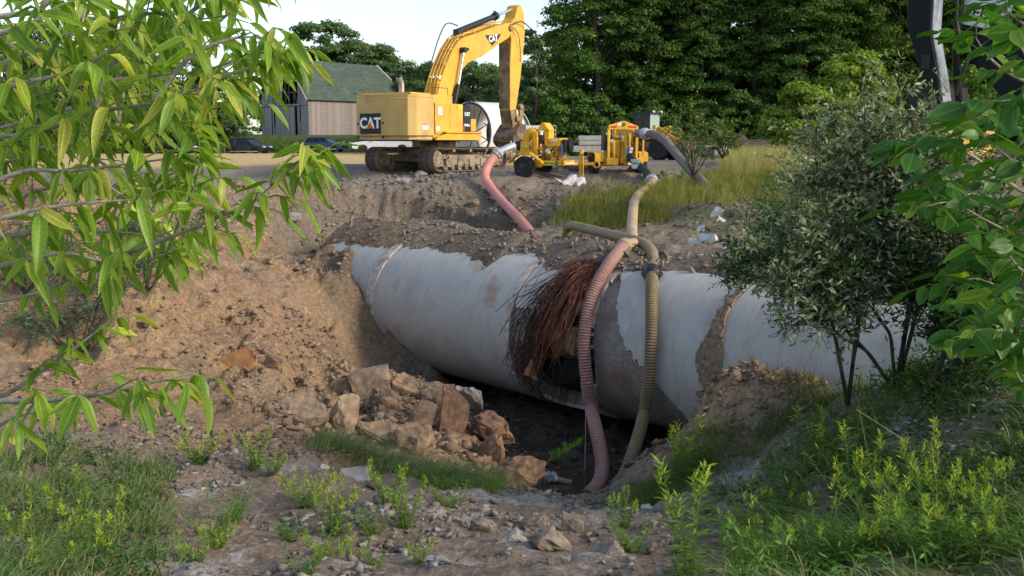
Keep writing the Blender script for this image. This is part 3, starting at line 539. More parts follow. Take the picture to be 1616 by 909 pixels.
# small strainer fitting at the pit edge
sp_ = on_ground(868, 776); c_ = thing('hose_fitting', 'small grey metal hose fitting on a brown stub at the edge of the pit', 'fitting', sp_ + Vector((0, 0, .1)))
mb = MB()
for k in range(7): a = k * PI * 2 / 7; mb.box((-.06, -.02, -.02), (.06, .02, .12), Matrix.Translation((math.cos(a) * .07, math.sin(a) * .07, 0)) @ Matrix.Rotation(a, 4, 'Z'))
mb.cyl((-.1, 0, .02), (.14, .0, .0), .07, 12); mb.build('metal_fitting', GALV, c_); MB().cyl((.1, 0, 0), (.42, -.08, -.05), .06, 12).build('hose_stub', BRN, c_)
# trickle of water under the hole
tr = MB(); a = at(928, 652, 19.7)
for k in range(1): tr.tube([a + Vector((k * .05 - .05, 0, 0)), a + Vector((k * .06 - .05, -.05, -.4)), a + Vector((k * .08 - .06, -.08, -1.1)), a + Vector((k * .1 - .06, -.1, -1.75))], [.004, .007, .009, .02], 6)
tm = mat('falling_water', (.45, .45, .45), .15, .1); tro = tr.build('water_trickle', tm, fixn=False); tro['kind'] = 'structure'
# ------------------------------------------------------------------ rocks
def rock_mesh(seed, dims=(1, 1, 1), npts=16, cuts=3, amp=.10, boxy=.0):
    rg = random.Random(seed); bm = bmesh.new()
    for i in range(npts):
        if rg.random() < boxy: p = Vector((rg.choice((-1, 1)) * rg.uniform(.85, 1), rg.choice((-1, 1)) * rg.uniform(.8, 1), rg.choice((-1, 1)) * rg.uniform(.85, 1)))
        else:
            p = Vector((rg.gauss(0, 1), rg.gauss(0, 1), rg.gauss(0, 1))).normalized(); p = Vector([max(-.8, min(.8, c * 1.15)) for c in p])
        bm.verts.new((p.x * .5, p.y * .5, p.z * .5))
    r = bmesh.ops.convex_hull(bm, input=bm.verts); bmesh.ops.delete(bm, geom=[v for v in bm.verts if not v.link_faces], context='VERTS')
    bmesh.ops.dissolve_limit(bm, angle_limit=.2, verts=bm.verts, edges=bm.edges)
    bmesh.ops.bevel(bm, geom=list(bm.edges), offset=.025, segments=1, affect='EDGES', clamp_overlap=True)
    bmesh.ops.triangulate(bm, faces=bm.faces)
    if cuts: bmesh.ops.subdivide_edges(bm, edges=[e for e in bm.edges if e.calc_length() > .12], cuts=cuts, use_grid_fill=True); bmesh.ops.triangulate(bm, faces=bm.faces)
    for v in bm.verts:
        n = noise.fractal(v.co * 3.2 + Vector((seed, 0, 0)), 1, 2, 4) + .6 * noise.fractal(v.co * 9 + Vector((0, seed, 0)), 1, 2, 3); v.co += v.co.normalized() * n * amp
        v.co = Vector((v.co.x * dims[0], v.co.y * dims[1], v.co.z * dims[2]))
    bmesh.ops.recalc_face_normals(bm, faces=bm.faces); me = bpy.data.meshes.new('rock'); bm.to_mesh(me); bm.free(); me.polygons.foreach_set('use_smooth', [True] * len(me.polygons)); me.set_sharp_from_angle(angle=math.radians(28)); return me
RT = mat('tan_clay_rock', (.25, .17, .105), .95, .5, 7, col2=(.20, .13, .085), c2scale=2.5, bump=1, bscale=14); RR = mat('reddish_rock', (.24, .142, .085), .95, .5, 7, col2=(.17, .105, .066), c2scale=3., bump=1, bscale=14); RO = mat('orange_block', (.40, .19, .075), .9, .25, 5, col2=(.27, .17, .10), c2scale=5., bump=.7, bscale=14)
RG = mat('grey_rock', (.26, .24, .22), .9, .25, 4, col2=(.17, .15, .12), c2scale=3., bump=.8, bscale=16); RP = mat('pale_rock', (.27, .19, .125), .95, .45, 7, col2=(.24, .17, .115), c2scale=2., bump=1, bscale=14); RW = mat('broken_concrete', (.55, .54, .51), .9, .2, 5, col2=(.34, .29, .23), c2scale=4., bump=.7, bscale=20)
RD = mat('wet_dark_rock', (.13, .10, .075), .7, .3, 4, bump=1, bscale=14)
def rock(name, px, py, w, h, m, label, cat='rock', Y=None, seed=0, boxy=0., tilt=0., depth=.8, rz=0., group=None, sink=.36, rx=0.):
    p = on_ground(px, py + h * .35) if Y is None else at(px, py + h * .35, Y); sc = p.y / F * 1.0
    kk_ = 1.2 if Y is None and w > 30 and px < 760 and py > 500 else 1.12; dims = (w * sc * kk_, w * sc * depth * kk_, h * sc * (kk_ + .1)); me = rock_mesh(seed or hash((px, py)) % 9999, dims, boxy=boxy, npts=10 if boxy else 15); me.materials.append(m)
    o = bpy.data.objects.new(name, me); COL.objects.link(o); o.location = p + Vector((0, 0, dims[2] * (.5 - sink))); o.rotation_euler = (rx, tilt, rz); return tag(o, label, cat, group)
R_ = rock
R_('rock_slab', 376, 556, 54, 24, RO, 'long orange brown slab lying tilted on the left clay slope', seed=11, boxy=.9, tilt=-.35, depth=.5)
R_('rock_block', 401, 591, 28, 26, RO, 'small orange block standing upright in front of its darker twin on the slope', seed=12, boxy=.9, rz=.3)
R_('rock_block', 427, 579, 28, 24, RR, 'darker brown block just right of the small orange block', seed=13, boxy=.8, tilt=.2, rz=-.3)
R_('boulder', 478, 648, 86, 66, RP, 'large pale triangular boulder with a pointed top, leftmost of the big boulders', 'boulder', seed=21, depth=.7, tilt=.15)
R_('boulder', 545, 648, 66, 72, RP, 'ridged pale brown boulder right of the pointed triangular one', 'boulder', seed=22, depth=.7, tilt=.3)
R_('rock_slab', 585, 621, 54, 32, RP, 'flat topped rectangular tan slab resting on the pile of boulders', seed=23, boxy=1., tilt=-.22, depth=.7, sink=.05)
R_('boulder', 613, 646, 44, 40, RT, 'lumpy tan rock directly below the flat topped slab', seed=24)
R_('rock', 636, 616, 40, 52, RT, 'cracked tan rock right of the flat topped slab', seed=25, tilt=.4)
R_('boulder', 666, 660, 42, 64, RP, 'pale leaning wedge of clay with a straight left edge', seed=26, tilt=.5, depth=.5)
R_('boulder', 690, 634, 56, 60, RT, 'broad brown clay boulder at the top right of the pile', 'boulder', seed=27, tilt=.3)
R_('boulder', 720, 664, 46, 96, RR, 'tall reddish brown block with a dark crack on its right side', 'boulder', seed=28, tilt=.08, boxy=.5)
R_('boulder', 771, 696, 64, 82, RR, 'big reddish angular boulder standing at the left edge of the dark pit', 'boulder', Y=18.6, seed=29, depth=.7)
R_('boulder', 778, 668, 82, 64, RR, 'rounded brown boulder behind the big reddish one at the pit', 'boulder', Y=19.8, seed=30)
R_('boulder', 742, 622, 48, 44, RG, 'grey topped boulder under the pipe at the upper end of the pit', 'boulder', Y=20.7, seed=31)
R_('boulder', 822, 742, 86, 62, RR, 'low broad brown boulder at the water, in front of the standing boulder', 'boulder', Y=17.5, seed=32, depth=.7)
R_('boulder', 655, 705, 74, 56, RT, 'low brown boulder above the flattened grass', seed=33)
R_('boulder', 598, 690, 78, 50, RT, 'crumbling tan boulder in the lower row of the pile', seed=34)
R_('rock', 552, 700, 46, 34, RP, 'small pale rock just above the green grass strip', seed=35)
R_('rock', 693, 735, 48, 40, RR, 'brown rock half sunk beside the grass strip near the pit', seed=36)
R_('rock', 262, 0 + 0 + 548, 26, 18, RT, 'small tan rock among clods left of the orange slab', seed=37)
R_('rock', 498, 590, 24, 15, RO, 'small rust coloured stone above the triangular boulder', seed=38)
R_('rock', 462, 357, 34, 15, RG, 'long grey brown rock below the cut edge at upper left', seed=39, depth=.6)
fgs = [('rock', 766, 829, 50, 38, RP, 'tan pointed foreground rock touching the smooth grey one'), ('rock', 801, 853, 64, 34, RG, 'smooth flat grey foreground rock'), ('rock', 846, 826, 52, 36, RT, 'lumpy brown rock, left one of the upper foreground pair'), ('rock', 904, 832, 44, 38, RT, 'knobbly brown rock, right one of the upper foreground pair'),
  ('rock', 868, 862, 76, 44, RP, 'broad low tan rock, largest in the foreground'), ('rock', 958, 880, 60, 36, RP, 'pale brown rock lowest right in the gravel foreground'), ('rock', 487, 848, 48, 24, RR, 'dark reddish flat rock in the left foreground gravel'), ('rock_slab', 566, 752, 42, 13, RG, 'thin pale grey slab behind the yellow green weeds'),
  ('rock', 512, 737, 18, 12, RW, 'small whitish stone beside the grass strip'), ('rock', 262, 888, 34, 18, RT, 'brown stone near the bottom left corner gravel'), ('rock', 252, 822, 30, 16, RT, 'flat brown stone beside the left grass bank'), ('rock', 545, 822, 22, 12, RG, 'small grey stone between two yellow green weeds'), ('rock', 700, 900, 34, 18, RG, 'grey stone at the bottom edge of the picture'),
  ('rock', 1020, 800, 24, 12, RW, 'small pale stone below the ribbed hoses'), ('rock', 1160, 790, 34, 20, RT, 'brown stone in the whitish gravel at right'), ('rock', 620, 880, 20, 12, RT, 'small brown pebble left of the bottom edge stone'), ('rock', 880, 893, 44, 24, RT, 'sunken brown stone at the bottom centre')]
FG1 = mat('grey_brown_stone', (.21, .17, .13), .95, .5, 7, col2=(.14, .11, .085), c2scale=3., bump=1, bscale=16)
for i, q in enumerate(fgs): q = tuple(FG1 if z in (RT, RP, RR) else z for z in q); R_(*q, seed=60 + i, boxy=.9 if 'slab' in q[0] else 0, depth=.75, rz=i * .7 % 1 - .5)
cps = [(884, 290, 18, 10, 'small white broken concrete lump left of the striped slabs'), (897, 289, 24, 12, 'broken concrete slab leaning left beside the tan grass edge'), (912, 288, 22, 10, 'flat broken concrete slab right of the leaning one'), (1104, 355, 21, 10, 'white concrete fragment, uppermost of the three above the pipe'), (1092, 379, 13, 17, 'upright white concrete fragment, left of the pair above the pipe'),
  (1117, 378, 34, 17, 'largest white concrete fragment on the bank above the pipe'), (1130, 336, 13, 22, 'long thin grey concrete strip leaning in the grass'), (1140, 346, 14, 10, 'small pale concrete chip under the leaning strip'), (1144, 390, 10, 13, 'small white stone upright near the dark shrub'), (1150, 375, 12, 8, 'tiny white stone left of the dark shrub'), (1110, 417, 14, 8, 'pale chip lying right on top of the pipe cover')]
for i, (x, y, w_, h_, lb) in enumerate(cps): R_('concrete_fragment', x, y, w_, h_, RW, lb, 'concrete', seed=90 + i, boxy=.9, depth=.6, tilt=(-.5 if 'leaning' in lb else .1), rz=i * .5)
for i, (x, y, w_, h_, lb) in enumerate([(665, 274, 22, 16, 'grey lump in front of the near excavator track'), (636, 285, 26, 14, 'grey clod in the dirt below the excavator tail'), (980, 399, 24, 16, 'grey clod on the pipe beside the tan hose end'), (748, 322, 20, 15, 'brown lump left of the pink hose in the rubble'), (828, 335, 18, 14, 'brown lump right of where the pink hose ends'), (785, 328, 14, 12, 'small lump under the bend of the pink hose'), (1008, 268, 34, 12, 'tan flat stone in the grass under the right pump')]):
    R_('dirt_lump', x, y, w_, h_, RG if 'grey' in lb else RT, lb, 'rock', Y=(25.0 if y == 399 else None), seed=120 + i)
ck = bpy.data.objects.new('hanging_concrete_chunk', rock_mesh(301, (1.0, .7, .85))); ck.data.materials.append(mat('rusty_chunk', (.34, .215, .11), .95, .4, 3, col2=(.09, .055, .04), c2scale=3, c2lo=.45, c2hi=.6, bump=1.5, bscale=9)); COL.objects.link(ck); ck.location = pipe_hit(893, 540, 1.78); tag(ck, 'large brown lump hanging in the pipe hole among the rusty wires', 'concrete')
ck = bpy.data.objects.new('hanging_concrete_chunk', rock_mesh(305, (.28, .3, .5), boxy=.8, npts=10)); ck.data.materials.append(RO); COL.objects.link(ck); ck.location = pipe_hit(841, 580, 2.15); ck.rotation_euler = (.1, .2, .3); tag(ck, 'small orange block caught at the lower tips of the rusty wires', 'concrete')
# ------------------------------------------------------------------ clods and gravel nobody could count
def inst(name, tv, tf, P, Rm, Sc, m, parent=None, smooth=False, kind='stuff'):
    """copies of one template (tv (k,3), tf (f,c)) at P (n,3) turned by Rm (n,3,3) scaled Sc (n,) or (n,3), joined"""
    n = len(P); Sc = np.asarray(Sc, float); Sc = Sc[:, None] if Sc.ndim == 1 else Sc
    V = np.einsum('nij,nkj->nki', Rm, tv[None] * Sc[:, None, :]) + P[:, None, :]
    Fq = tf[None] + (np.arange(n) * len(tv))[:, None, None]
    return npmesh(name, V.reshape(-1, 3), Fq.reshape(-1, tf.shape[1]), m, parent, smooth, kind)
def rand_rot(n, g=rng):
    q = g.normal(size=(n, 4)); q /= np.linalg.norm(q, axis=1)[:, None]; w_, x, y, z = q.T
    return np.stack([np.stack([1 - 2 * (y * y + z * z), 2 * (x * y - w_ * z), 2 * (x * z + w_ * y)], -1), np.stack([2 * (x * y + w_ * z), 1 - 2 * (x * x + z * z), 2 * (y * z - w_ * x)], -1), np.stack([2 * (x * z - w_ * y), 2 * (y * z + w_ * x), 1 - 2 * (x * x + y * y)], -1)], 1)
def tri_template(seed):
    me = rock_mesh(seed, (1, 1, .75), npts=9, cuts=0, amp=.0); me.calc_loop_triangles()
    v = np.array([tuple(a.co) for a in me.vertices]); f = np.array([tuple(t.vertices) for t in me.loop_triangles]); bpy.data.meshes.remove(me); return v, f
def small_template(seed):
    rg = random.Random(seed); bm = bmesh.new()
    for i in range(7): p = Vector((rg.gauss(0, 1), rg.gauss(0, 1), rg.gauss(0, 1))).normalized() * rg.uniform(.75, 1.1); bm.verts.new(p * .5)
    bmesh.ops.convex_hull(bm, input=bm.verts); bmesh.ops.triangulate(bm, faces=bm.faces); bm.verts.ensure_lookup_table()
    v = np.array([tuple(a.co) for a in bm.verts]); idx = {a: i for i, a in enumerate(bm.verts)}; f = np.array([[idx[q] for q in t.verts] for t in bm.faces]); bm.free(); return v, f
def islandmat(name, cols, bump=.6):
    m = mat(name, cols[0], .95, .25, 9, bump=bump, bscale=30); nt = m.node_tree; g = _n(nt, 'ShaderNodeNewGeometry'); cr = _n(nt, 'ShaderNodeValToRGB'); e = cr.color_ramp.elements
    e[0].color = (*cols[0], 1); e[1].color = (*cols[-1], 1)
    for i, c in enumerate(cols[1:-1]): x = e.new((i + 1) / (len(cols) - 1)); x.color = (*c, 1)
    nt.links.new(g.outputs['Random Per Island'], cr.inputs[0])
    for l in list(nt.links):
        if l.from_node.type == 'RGB': t = l.to_socket; nt.links.remove(l); nt.links.new(cr.outputs[0], t)
    return m
CL1 = islandmat('clay_clods', [(.25, .165, .10), (.22, .145, .088), (.28, .20, .125), (.19, .125, .08), (.30, .235, .165)])
CL2 = islandmat('gravel', [(.15, .125, .10), (.20, .17, .14), (.12, .10, .08), (.30, .28, .26), (.17, .13, .095)])
CL3 = islandmat('dirt_clods', [(.17, .135, .102), (.20, .165, .13), (.14, .11, .085), (.24, .205, .165), (.18, .135, .10)])
def scatter_rocks(name, n, region, smin, smax, m, dens=None, seed=1, big=2.2, zoff=.05):
    g = np.random.default_rng(seed); x = g.uniform(region[0], region[1], n * 4); y = g.uniform(region[2], region[3], n * 4)
    pr = dens(x, y) if dens else np.ones(len(x)); k = g.random(len(x)) < pr; x, y = x[k][:n], y[k][:n]
    z = ground_np(x, y); s = smin * (smax / smin) ** (g.random(len(x)) ** big); N = 4; per = np.array_split(np.arange(len(x)), N); VS = []; FS = []; o = 0
    for i, ix in enumerate(per):
        v, f = small_template(seed * 10 + i); R = rand_rot(len(ix), g); sc = np.stack([s[ix], s[ix] * g.uniform(.6, 1, len(ix)), s[ix] * g.uniform(.4, .9, len(ix))], 1)
        V = np.einsum('nij,nkj->nki', R, v[None]) * sc[:, None, :] + np.stack([x[ix], y[ix], z[ix] + s[ix] * zoff], 1)[:, None, :]
        VS.append(V.reshape(-1, 3)); FS.append((f[None] + (np.arange(len(ix)) * len(v))[:, None, None]).reshape(-1, 3) + o); o += len(ix) * len(v)
    ob = npmesh(name, np.concatenate(VS), np.concatenate(FS), m, None, False, 'stuff'); return ob
clump = lambda sc, sd_, lo=-.1, hi=.35: (lambda x, y: sstep(lo, hi, fbm(x, y, sc, 3, sd_)))
so_ = lambda x, y: np.ones_like(x)
scatter_rocks('clay_clods', 8500, (-9, .3, 15.8, 23), .03, .30, CL1, lambda x, y: sstep(-.25, .3, fbm(x, y, .7, 3, 5) + .35 * sstep(20.5, 17, y) + .12), 3, 3.0)
scatter_rocks('clay_clods', 4500, (-11, -2.6, 20, 31), .04, .42, CL1, clump(.8, 9, -.05, .3), 13, 3.0)
scatter_rocks('gravel', 15000, (-6.5, 7.5, 8.5, 17.0), .02, .24, CL2, clump(.9, 15, -.35, .35), 4, 3.2)
scatter_rocks('dirt_clods', 4500, (-9.5, 12, 30.5, 45), .04, .38, CL3, clump(.35, 25, .0, .4), 5, 2.6)
scatter_rocks('dirt_clods', 3200, (-3, 7.5, 24.5, 34), .04, .36, CL3, clump(.5, 27, -.2, .35), 6, 2.6)
scatter_rocks('dirt_clods', 2500, (2.2, 7, 14.8, 18), .03, .22, CL1, clump(.9, 28, -.2, .35), 7, 2.6)
# clods on the soil that covers the pipe
g = np.random.default_rng(77); ii = g.integers(0, len(S) - 1, 4500); jj = np.clip((g.random(4500) ** .8 * 46).astype(int), 12, 44); sel = ((DD[jj, ii] - dE[jj, ii]) < .08); ii, jj = ii[sel], jj[sel]
s_ = .03 * 9 ** (g.random(len(ii)) ** 2.4); v, f = small_template(5); inst('dirt_clods', v, f, np.stack([PX[jj, ii], PY[jj, ii], zz[jj, ii] + s_ * .15], 1), rand_rot(len(ii), g), np.stack([s_, s_, s_ * .7], 1), CL3)
scatter_rocks('dark_pit_rubble', 900, (-1.2, 3.4, 17.2, 22), .05, .45, islandmat('wet_rubble', [(.07, .052, .04), (.10, .075, .055), (.05, .04, .032)]), None, 8, 2.4)
scatter_rocks('clay_clods', 1500, (-4.6, -.3, 16.4, 20.5), .08, .48, CL1, clump(.9, 31, -.3, .2), 9, 2.0)
scatter_rocks('clay_clods', 900, (2.4, 5.2, 15, 17.6), .05, .3, CL1, None, 10, 2.2)
# ------------------------------------------------------------------ vegetation
L_FOR = leafmat('forest_leaf', (.035, .082, .016), (.065, .14, .024), (.12, .20, .04), .3); L_FOR2 = leafmat('forest_leaf_light', (.05, .10, .016), (.09, .16, .025), (.14, .20, .03), .3)
L_FAR = leafmat('hazed_far_leaf', (.07, .125, .045), (.11, .18, .065), None, .25); L_BUSH = leafmat('bright_bush_leaf', (.11, .19, .022), (.18, .26, .035), (.24, .28, .05), .35)  # L_FAR is lightened so its colour carries the distance haze
L_ASH = leafmat('left_tree_leaf', (.10, .195, .020), (.20, .31, .030), (.44, .44, .08), .45, .42, gloss=.04, veins=True); L_OLV = leafmat('silvery_leaf', (.09, .145, .05), (.21, .275, .13), (.50, .49, .34), .25, .5, back=(.24, .29, .18), gloss=.06)
L_DRK = leafmat('dark_shrub_leaf', (.022, .058, .014), (.045, .10, .022), (.09, .15, .04), .3, .4, gloss=.05); L_MAP = leafmat('right_tree_leaf', (.03, .105, .016), (.065, .17, .025), (.16, .26, .04), .38, .4, gloss=.05, veins=True)
L_GRS = leafmat('grass_blade', (.07, .12, .025), (.14, .19, .04), (.30, .26, .12), .3); L_GRY = leafmat('blue_green_grass', (.10, .18, .07), (.18, .28, .10), (.27, .23, .12), .25); L_DRY = leafmat('dry_tall_grass', (.25, .24, .08), (.38, .34, .14), (.50, .43, .26), .3)
L_LUSH = leafmat('lush_bank_grass', (.17, .20, .04), (.29, .28, .08), (.44, .38, .19), .3)
L_GOL = leafmat('weed_leaf', (.065, .155, .022), (.13, .25, .035), None, .35); L_GOLT = leafmat('weed_tip', (.24, .36, .035), (.40, .46, .05), None, .35); L_WH = leafmat('fallen_pale_leaf', (.32, .40, .33), (.50, .56, .48), None, .1)
BARK = mat('dark_bark', (.06, .05, .04), .9, .35, 12, bump=.8); BARKG = mat('grey_twig', (.27, .25, .20), .8, .3, 14, col2=(.14, .12, .09), c2scale=9, bump=.4); STEMG = mat('green_stem', (.13, .17, .05), .7, .2, 10); STEMD = mat('dry_stem', (.34, .26, .13), .8, .2, 10)
def look(D, roll=None, g=rng):
    """rotation whose local x runs along D; random roll"""
    D = D / np.linalg.norm(D, axis=1)[:, None]; up = np.tile((0., 0., 1.), (len(D), 1)); y = np.cross(up, D); y /= (np.linalg.norm(y, axis=1)[:, None] + 1e-6); z = np.cross(D, y)
    a = (g.uniform(-PI, PI, len(D)) if roll is None else np.broadcast_to(roll, len(D)))[:, None] if not hasattr(roll, 'shape') else roll[:, None]
    y2 = y * np.cos(a) + z * np.sin(a); z2 = -y * np.sin(a) + z * np.cos(a); return np.stack([D, y2, z2], -1)
def leaf_t(w=.32, fold=.12, droop=.25, n=5, tip=1.6, wob=.0):
    """leaf blade of length 1 along x, folded on the midrib, drooping; n stations"""
    v = []; f = []
    for i in range(n + 1):
        t = i / n; hw = w * .5 * (math.sin(PI * t ** (1 / tip)) ** .8 if 0 < t < 1 else 0.0) ; z = -droop * t * t + wob * math.sin(t * 9)
        v += [(t, hw, z + hw * fold * 2), (t, 0, z), (t, -hw, z + hw * fold * 2)]
    for i in range(n):
        a = 3 * i; f += [(a, a + 3, a + 4, a + 1), (a + 1, a + 4, a + 5, a + 2)]
    return np.array(v, float), np.array(f)
LQ = (np.array([(0, 0, 0), (.45, .28, .05), (1, 0, -.05), (.45, -.28, .05)], float), np.array([(0, 3, 2, 1)]))
CLUMP = (np.array([(-.55, -.1, .04), (.05, -.46, -.04), (.55, .05, .05), (-.02, .46, -.05)], float), np.array([(0, 1, 2, 3)]))
def crown_mesh(seed, H, R, nleaf, base=.25, lsize=.34, npuff=60, shape='oval', squash=.75):
    g = np.random.default_rng(seed); pc = []; pr = []
    for i in range(npuff):
        t = g.random() ** .85; z = base + (1 - base) * t
        if shape == 'oval': rr = math.sqrt(max(.02, 1 - ((t - .38) / .66) ** 2))
        elif shape == 'cone': rr = (1 - t) ** .7 * .95 + .08
        else: rr = math.sqrt(max(.03, 1 - (t * .98) ** 2.4))
        a = g.uniform(0, 2 * PI); q = rr * R * g.uniform(.35, 1.0) ** .5; pc.append((math.cos(a) * q, math.sin(a) * q, z * H)); pr.append(R * g.uniform(.12, .32))
    pc = np.array(pc); pr = np.array(pr); w_ = pr ** 2; w_ /= w_.sum(); k = g.choice(npuff, nleaf, p=w_)
    d = g.normal(size=(nleaf, 3)); d /= np.linalg.norm(d, axis=1)[:, None]; d[:, 2] = np.where(d[:, 2] < -.2, -d[:, 2] * .6, d[:, 2])
    P = pc[k] + d * (pr[k] * g.uniform(.55, 1.08, nleaf))[:, None] * np.array((1, 1, squash)); n = d + g.normal(size=(nleaf, 3)) * .55 + np.array((0, 0, .35))
    n /= np.linalg.norm(n, axis=1)[:, None]; x = np.cross(n, g.normal(size=(nleaf, 3))); x /= np.linalg.norm(x, axis=1)[:, None]; y = np.cross(n, x); Rm = np.stack([x, y, n], -1)
    return P, Rm, lsize * g.uniform(.5, 1.25, nleaf), pc
def make_tree(name, label, cat, seed, H, R, nleaf, m, loc, base=.25, lsize=.34, npuff=60, shape='oval', trunk_r=.22, group=None, rz=0, bark=None, visible=.0):
    t = thing(name, label, cat, loc, rz, group); P, Rm, Sc, pc = crown_mesh(seed, H, R, nleaf, base, lsize, npuff, shape)
    c = inst('crown', *CLUMP, P, Rm, Sc, m, t); mb = MB(); rg = random.Random(seed)
    mb.tube([(0, 0, -.5), (.1, 0, H * .3), (rg.uniform(-.3, .3), rg.uniform(-.3, .3), H * .6), (0, 0, H * .9)], [trunk_r * 1.2, trunk_r, trunk_r * .6, trunk_r * .15], 7)
    mb.build('trunk', bark or BARK, t, fixn=False); mb = MB()
    for q in pc[::max(1, len(pc) // 14)]:
        z0 = max(H * .1, q[2] - R * .6); mb.tube([(0, 0, z0), (q[0] * .5, q[1] * .5, z0 + (q[2] - z0) * .6), tuple(q)], [trunk_r * .4, trunk_r * .25, .02], 4, cap=False)
    mb.build('limbs', bark or BARK, t, fixn=False); return t
def put_copy(src, loc, rz, sc, label, group=None):
    o = dupe(src); o.location = loc; o.rotation_euler = (0, 0, rz); o.scale = (sc, sc, sc) if not hasattr(sc, '__len__') else sc; o['label'] = label
    if group: o['group'] = group
    return o
def pxm0(x, y): return 808 + F * x / y
# the wood beyond the site
FG = 'tall trees of the dark wood behind the loader'; FL = 'dark wood tree'
MARK = [(885, 'just right of the excavator stick'), (935, 'above the stack of concrete beams'), (985, 'above the right hand pump'), (1023, 'above the loader cab'), (1062, 'above the loader bucket'), (1105, 'above the thin young tree'), (1165, 'above the brown soil heap'), (1240, 'behind the lower bright bush'), (1330, 'behind the taller bright bush'), (1410, 'left of the black boom'), (1475, 'behind the black boom'), (1570, 'behind the near leaves at far right')]
def near_mark(px): return min(MARK, key=lambda m_: abs(m_[0] - px))[1]
SEEN = set()
def uniq(lb):
    for w_ in ('', ', next one', ', third one'):
        if lb + w_ not in SEEN: SEEN.add(lb + w_); return lb + w_
    return lb
protos = []
for i, (sh, H, R, m) in enumerate((('oval', 21, 4.6, L_FOR), ('cone', 24, 4.2, L_FOR), ('oval', 18, 4.8, L_FOR2), ('oval', 23, 3.8, L_FOR))):
    protos.append(make_tree('forest_tree', FL, 'tree', 200 + i, H, R, 42000, m, (0, 0, 0), base=.04, lsize=.22, npuff=230, shape=sh, group=FG, trunk_r=.25))
rg = random.Random(5); used = [False] * 4; spots = []
for row, (Y, n, x0, x1) in enumerate(((96, 13, 8.0, 51), (103, 12, 9.4, 55), (111, 11, 10.8, 58))):
    for i in range(n): spots.append((x0 + (x1 - x0) * (i + rg.uniform(-.25, .25)) / (n - 1), Y + rg.uniform(-2.5, 2.5), ('front', 'second', 'rear')[row]))
for i, (x, y, rw) in enumerate(spots):
    FL = uniq('dark %s row forest tree %s' % (rw, near_mark(pxm0(x, y))))
    k = (i * 7 + i // 4) % 4; z = gz(x, y) - .3; s_ = rg.uniform(.85, 1.12); r_ = rg.uniform(0, 6.28)
    if not used[k]: o = protos[k]; o.location = (x, y, z); o.rotation_euler = (0, 0, r_); o.scale = (s_,) * 3; used[k] = True; o['label'] = FL
    else: put_copy(protos[k], (x, y, z), r_, s_, FL)
# understorey of the wood
US = make_tree('forest_shrub', 'low leafy shrub at the foot of the dark wood', 'shrub', 230, 5.5, 3.4, 11000, L_FOR, (5, 91, gz(5, 91) - .2), base=.02, lsize=.27, npuff=50, shape='dome', group='shrubs at the foot of the dark wood', trunk_r=.08)
for i in range(11): x = 8.6 + i * 4.1; y = 91 + (i * 37 % 5) * .7; put_copy(US, (x, y, gz(x, y) - .3), i * 1.3, .8 + (i * 29 % 7) * .07, uniq('low shrub at the wood foot ' + near_mark(pxm0(x, y)).replace('above', 'near')))
# slender tree at the wood's left edge, then the paler trees behind the excavator and barn
x = (843 - 808) / F * 92; make_tree('slender_tree', 'slender open crowned tree at the left edge of the wood, right of the excavator stick', 'tree', 240, 11.5, 1.7, 2600, L_FAR, (x, 92, gz(x, 92)), base=.2, lsize=.34, npuff=34, trunk_r=.12)
far = make_tree('background_tree', 'mid green tree in the tree line between the excavator boom and the wood', 'tree', 241, 11, 4.6, 24000, L_FAR, (0, 0, 0), base=.0, lsize=.25, npuff=130, group='tree line beyond the excavator')
far2 = make_tree('background_tree', 'mid green tree in the tree line between the excavator boom and the wood', 'tree', 242, 12, 4.0, 22000, L_FAR, (0, 0, 0), base=.0, lsize=.25, npuff=120, shape='dome', group='tree line beyond the excavator')
def hgt(py, Y): return at(0, py, Y).z
lst = [(640, 118, 165), (672, 108, 160), (700, 96, 155), (725, 92, 150), (748, 98, 145), (772, 112, 150), (795, 118, 140), (818, 112, 132), (848, 100, 125), (868, 55, 120), (655, 125, 150)]
for i, (px, py, Y) in enumerate(lst):
    x = (px - 808) / F * Y; z0 = gz(x, Y) - 2; s_ = (hgt(py, Y) - z0) / (11.5 if i % 2 == 0 else 12.2); src = (far, far2)[i % 2]
    lb = ('mid green tree seen just left of the boom foot', 'mid green tree behind the lower curve of the boom', 'pointed green tree rising under the boom arch, left part', 'green tree behind the white boom cylinder rod', 'tallest green tree framed by the boom and the stick', 'rounded tree in the middle of the gap under the boom', 'lower tree just left of the hanging stick', 'tree hidden behind the excavator stick', 'green tree right of the excavator stick above the second new pipe', 'tall pale green tree between the stick and the dark wood', 'farther small tree above the excavator hood')[i]
    if i < 2: src.location = (x, Y, z0); src.scale = (s_,) * 3; src['label'] = lb
    else: put_copy(src, (x, Y, z0), i * 1.7, s_, lb)
bt = [(478, 105, 175, 'rounded tree rising behind the left part of the barn roof'), (520, 48, 170, 'tallest broad tree standing behind the middle of the barn roof'), (562, 70, 172, 'tree behind the barn roof just right of the tallest one'), (600, 84, 165, 'tree above the right end of the barn roof'), (630, 100, 160, 'tree between the barn roof and the excavator boom')]
for i, (px, py, Y, lb) in enumerate(bt):
    x = (px - 808) / F * Y; z0 = gz(x, Y) - 1; src = (far, far2)[i % 2]; put_copy(src, (x, Y, z0), i * 2.1 + .4, ((hgt(py, Y) - z0) / 8.5, (hgt(py, Y) - z0) / 8.5, (hgt(py, Y) - z0) / 11.4), lb, 'trees behind the barn')
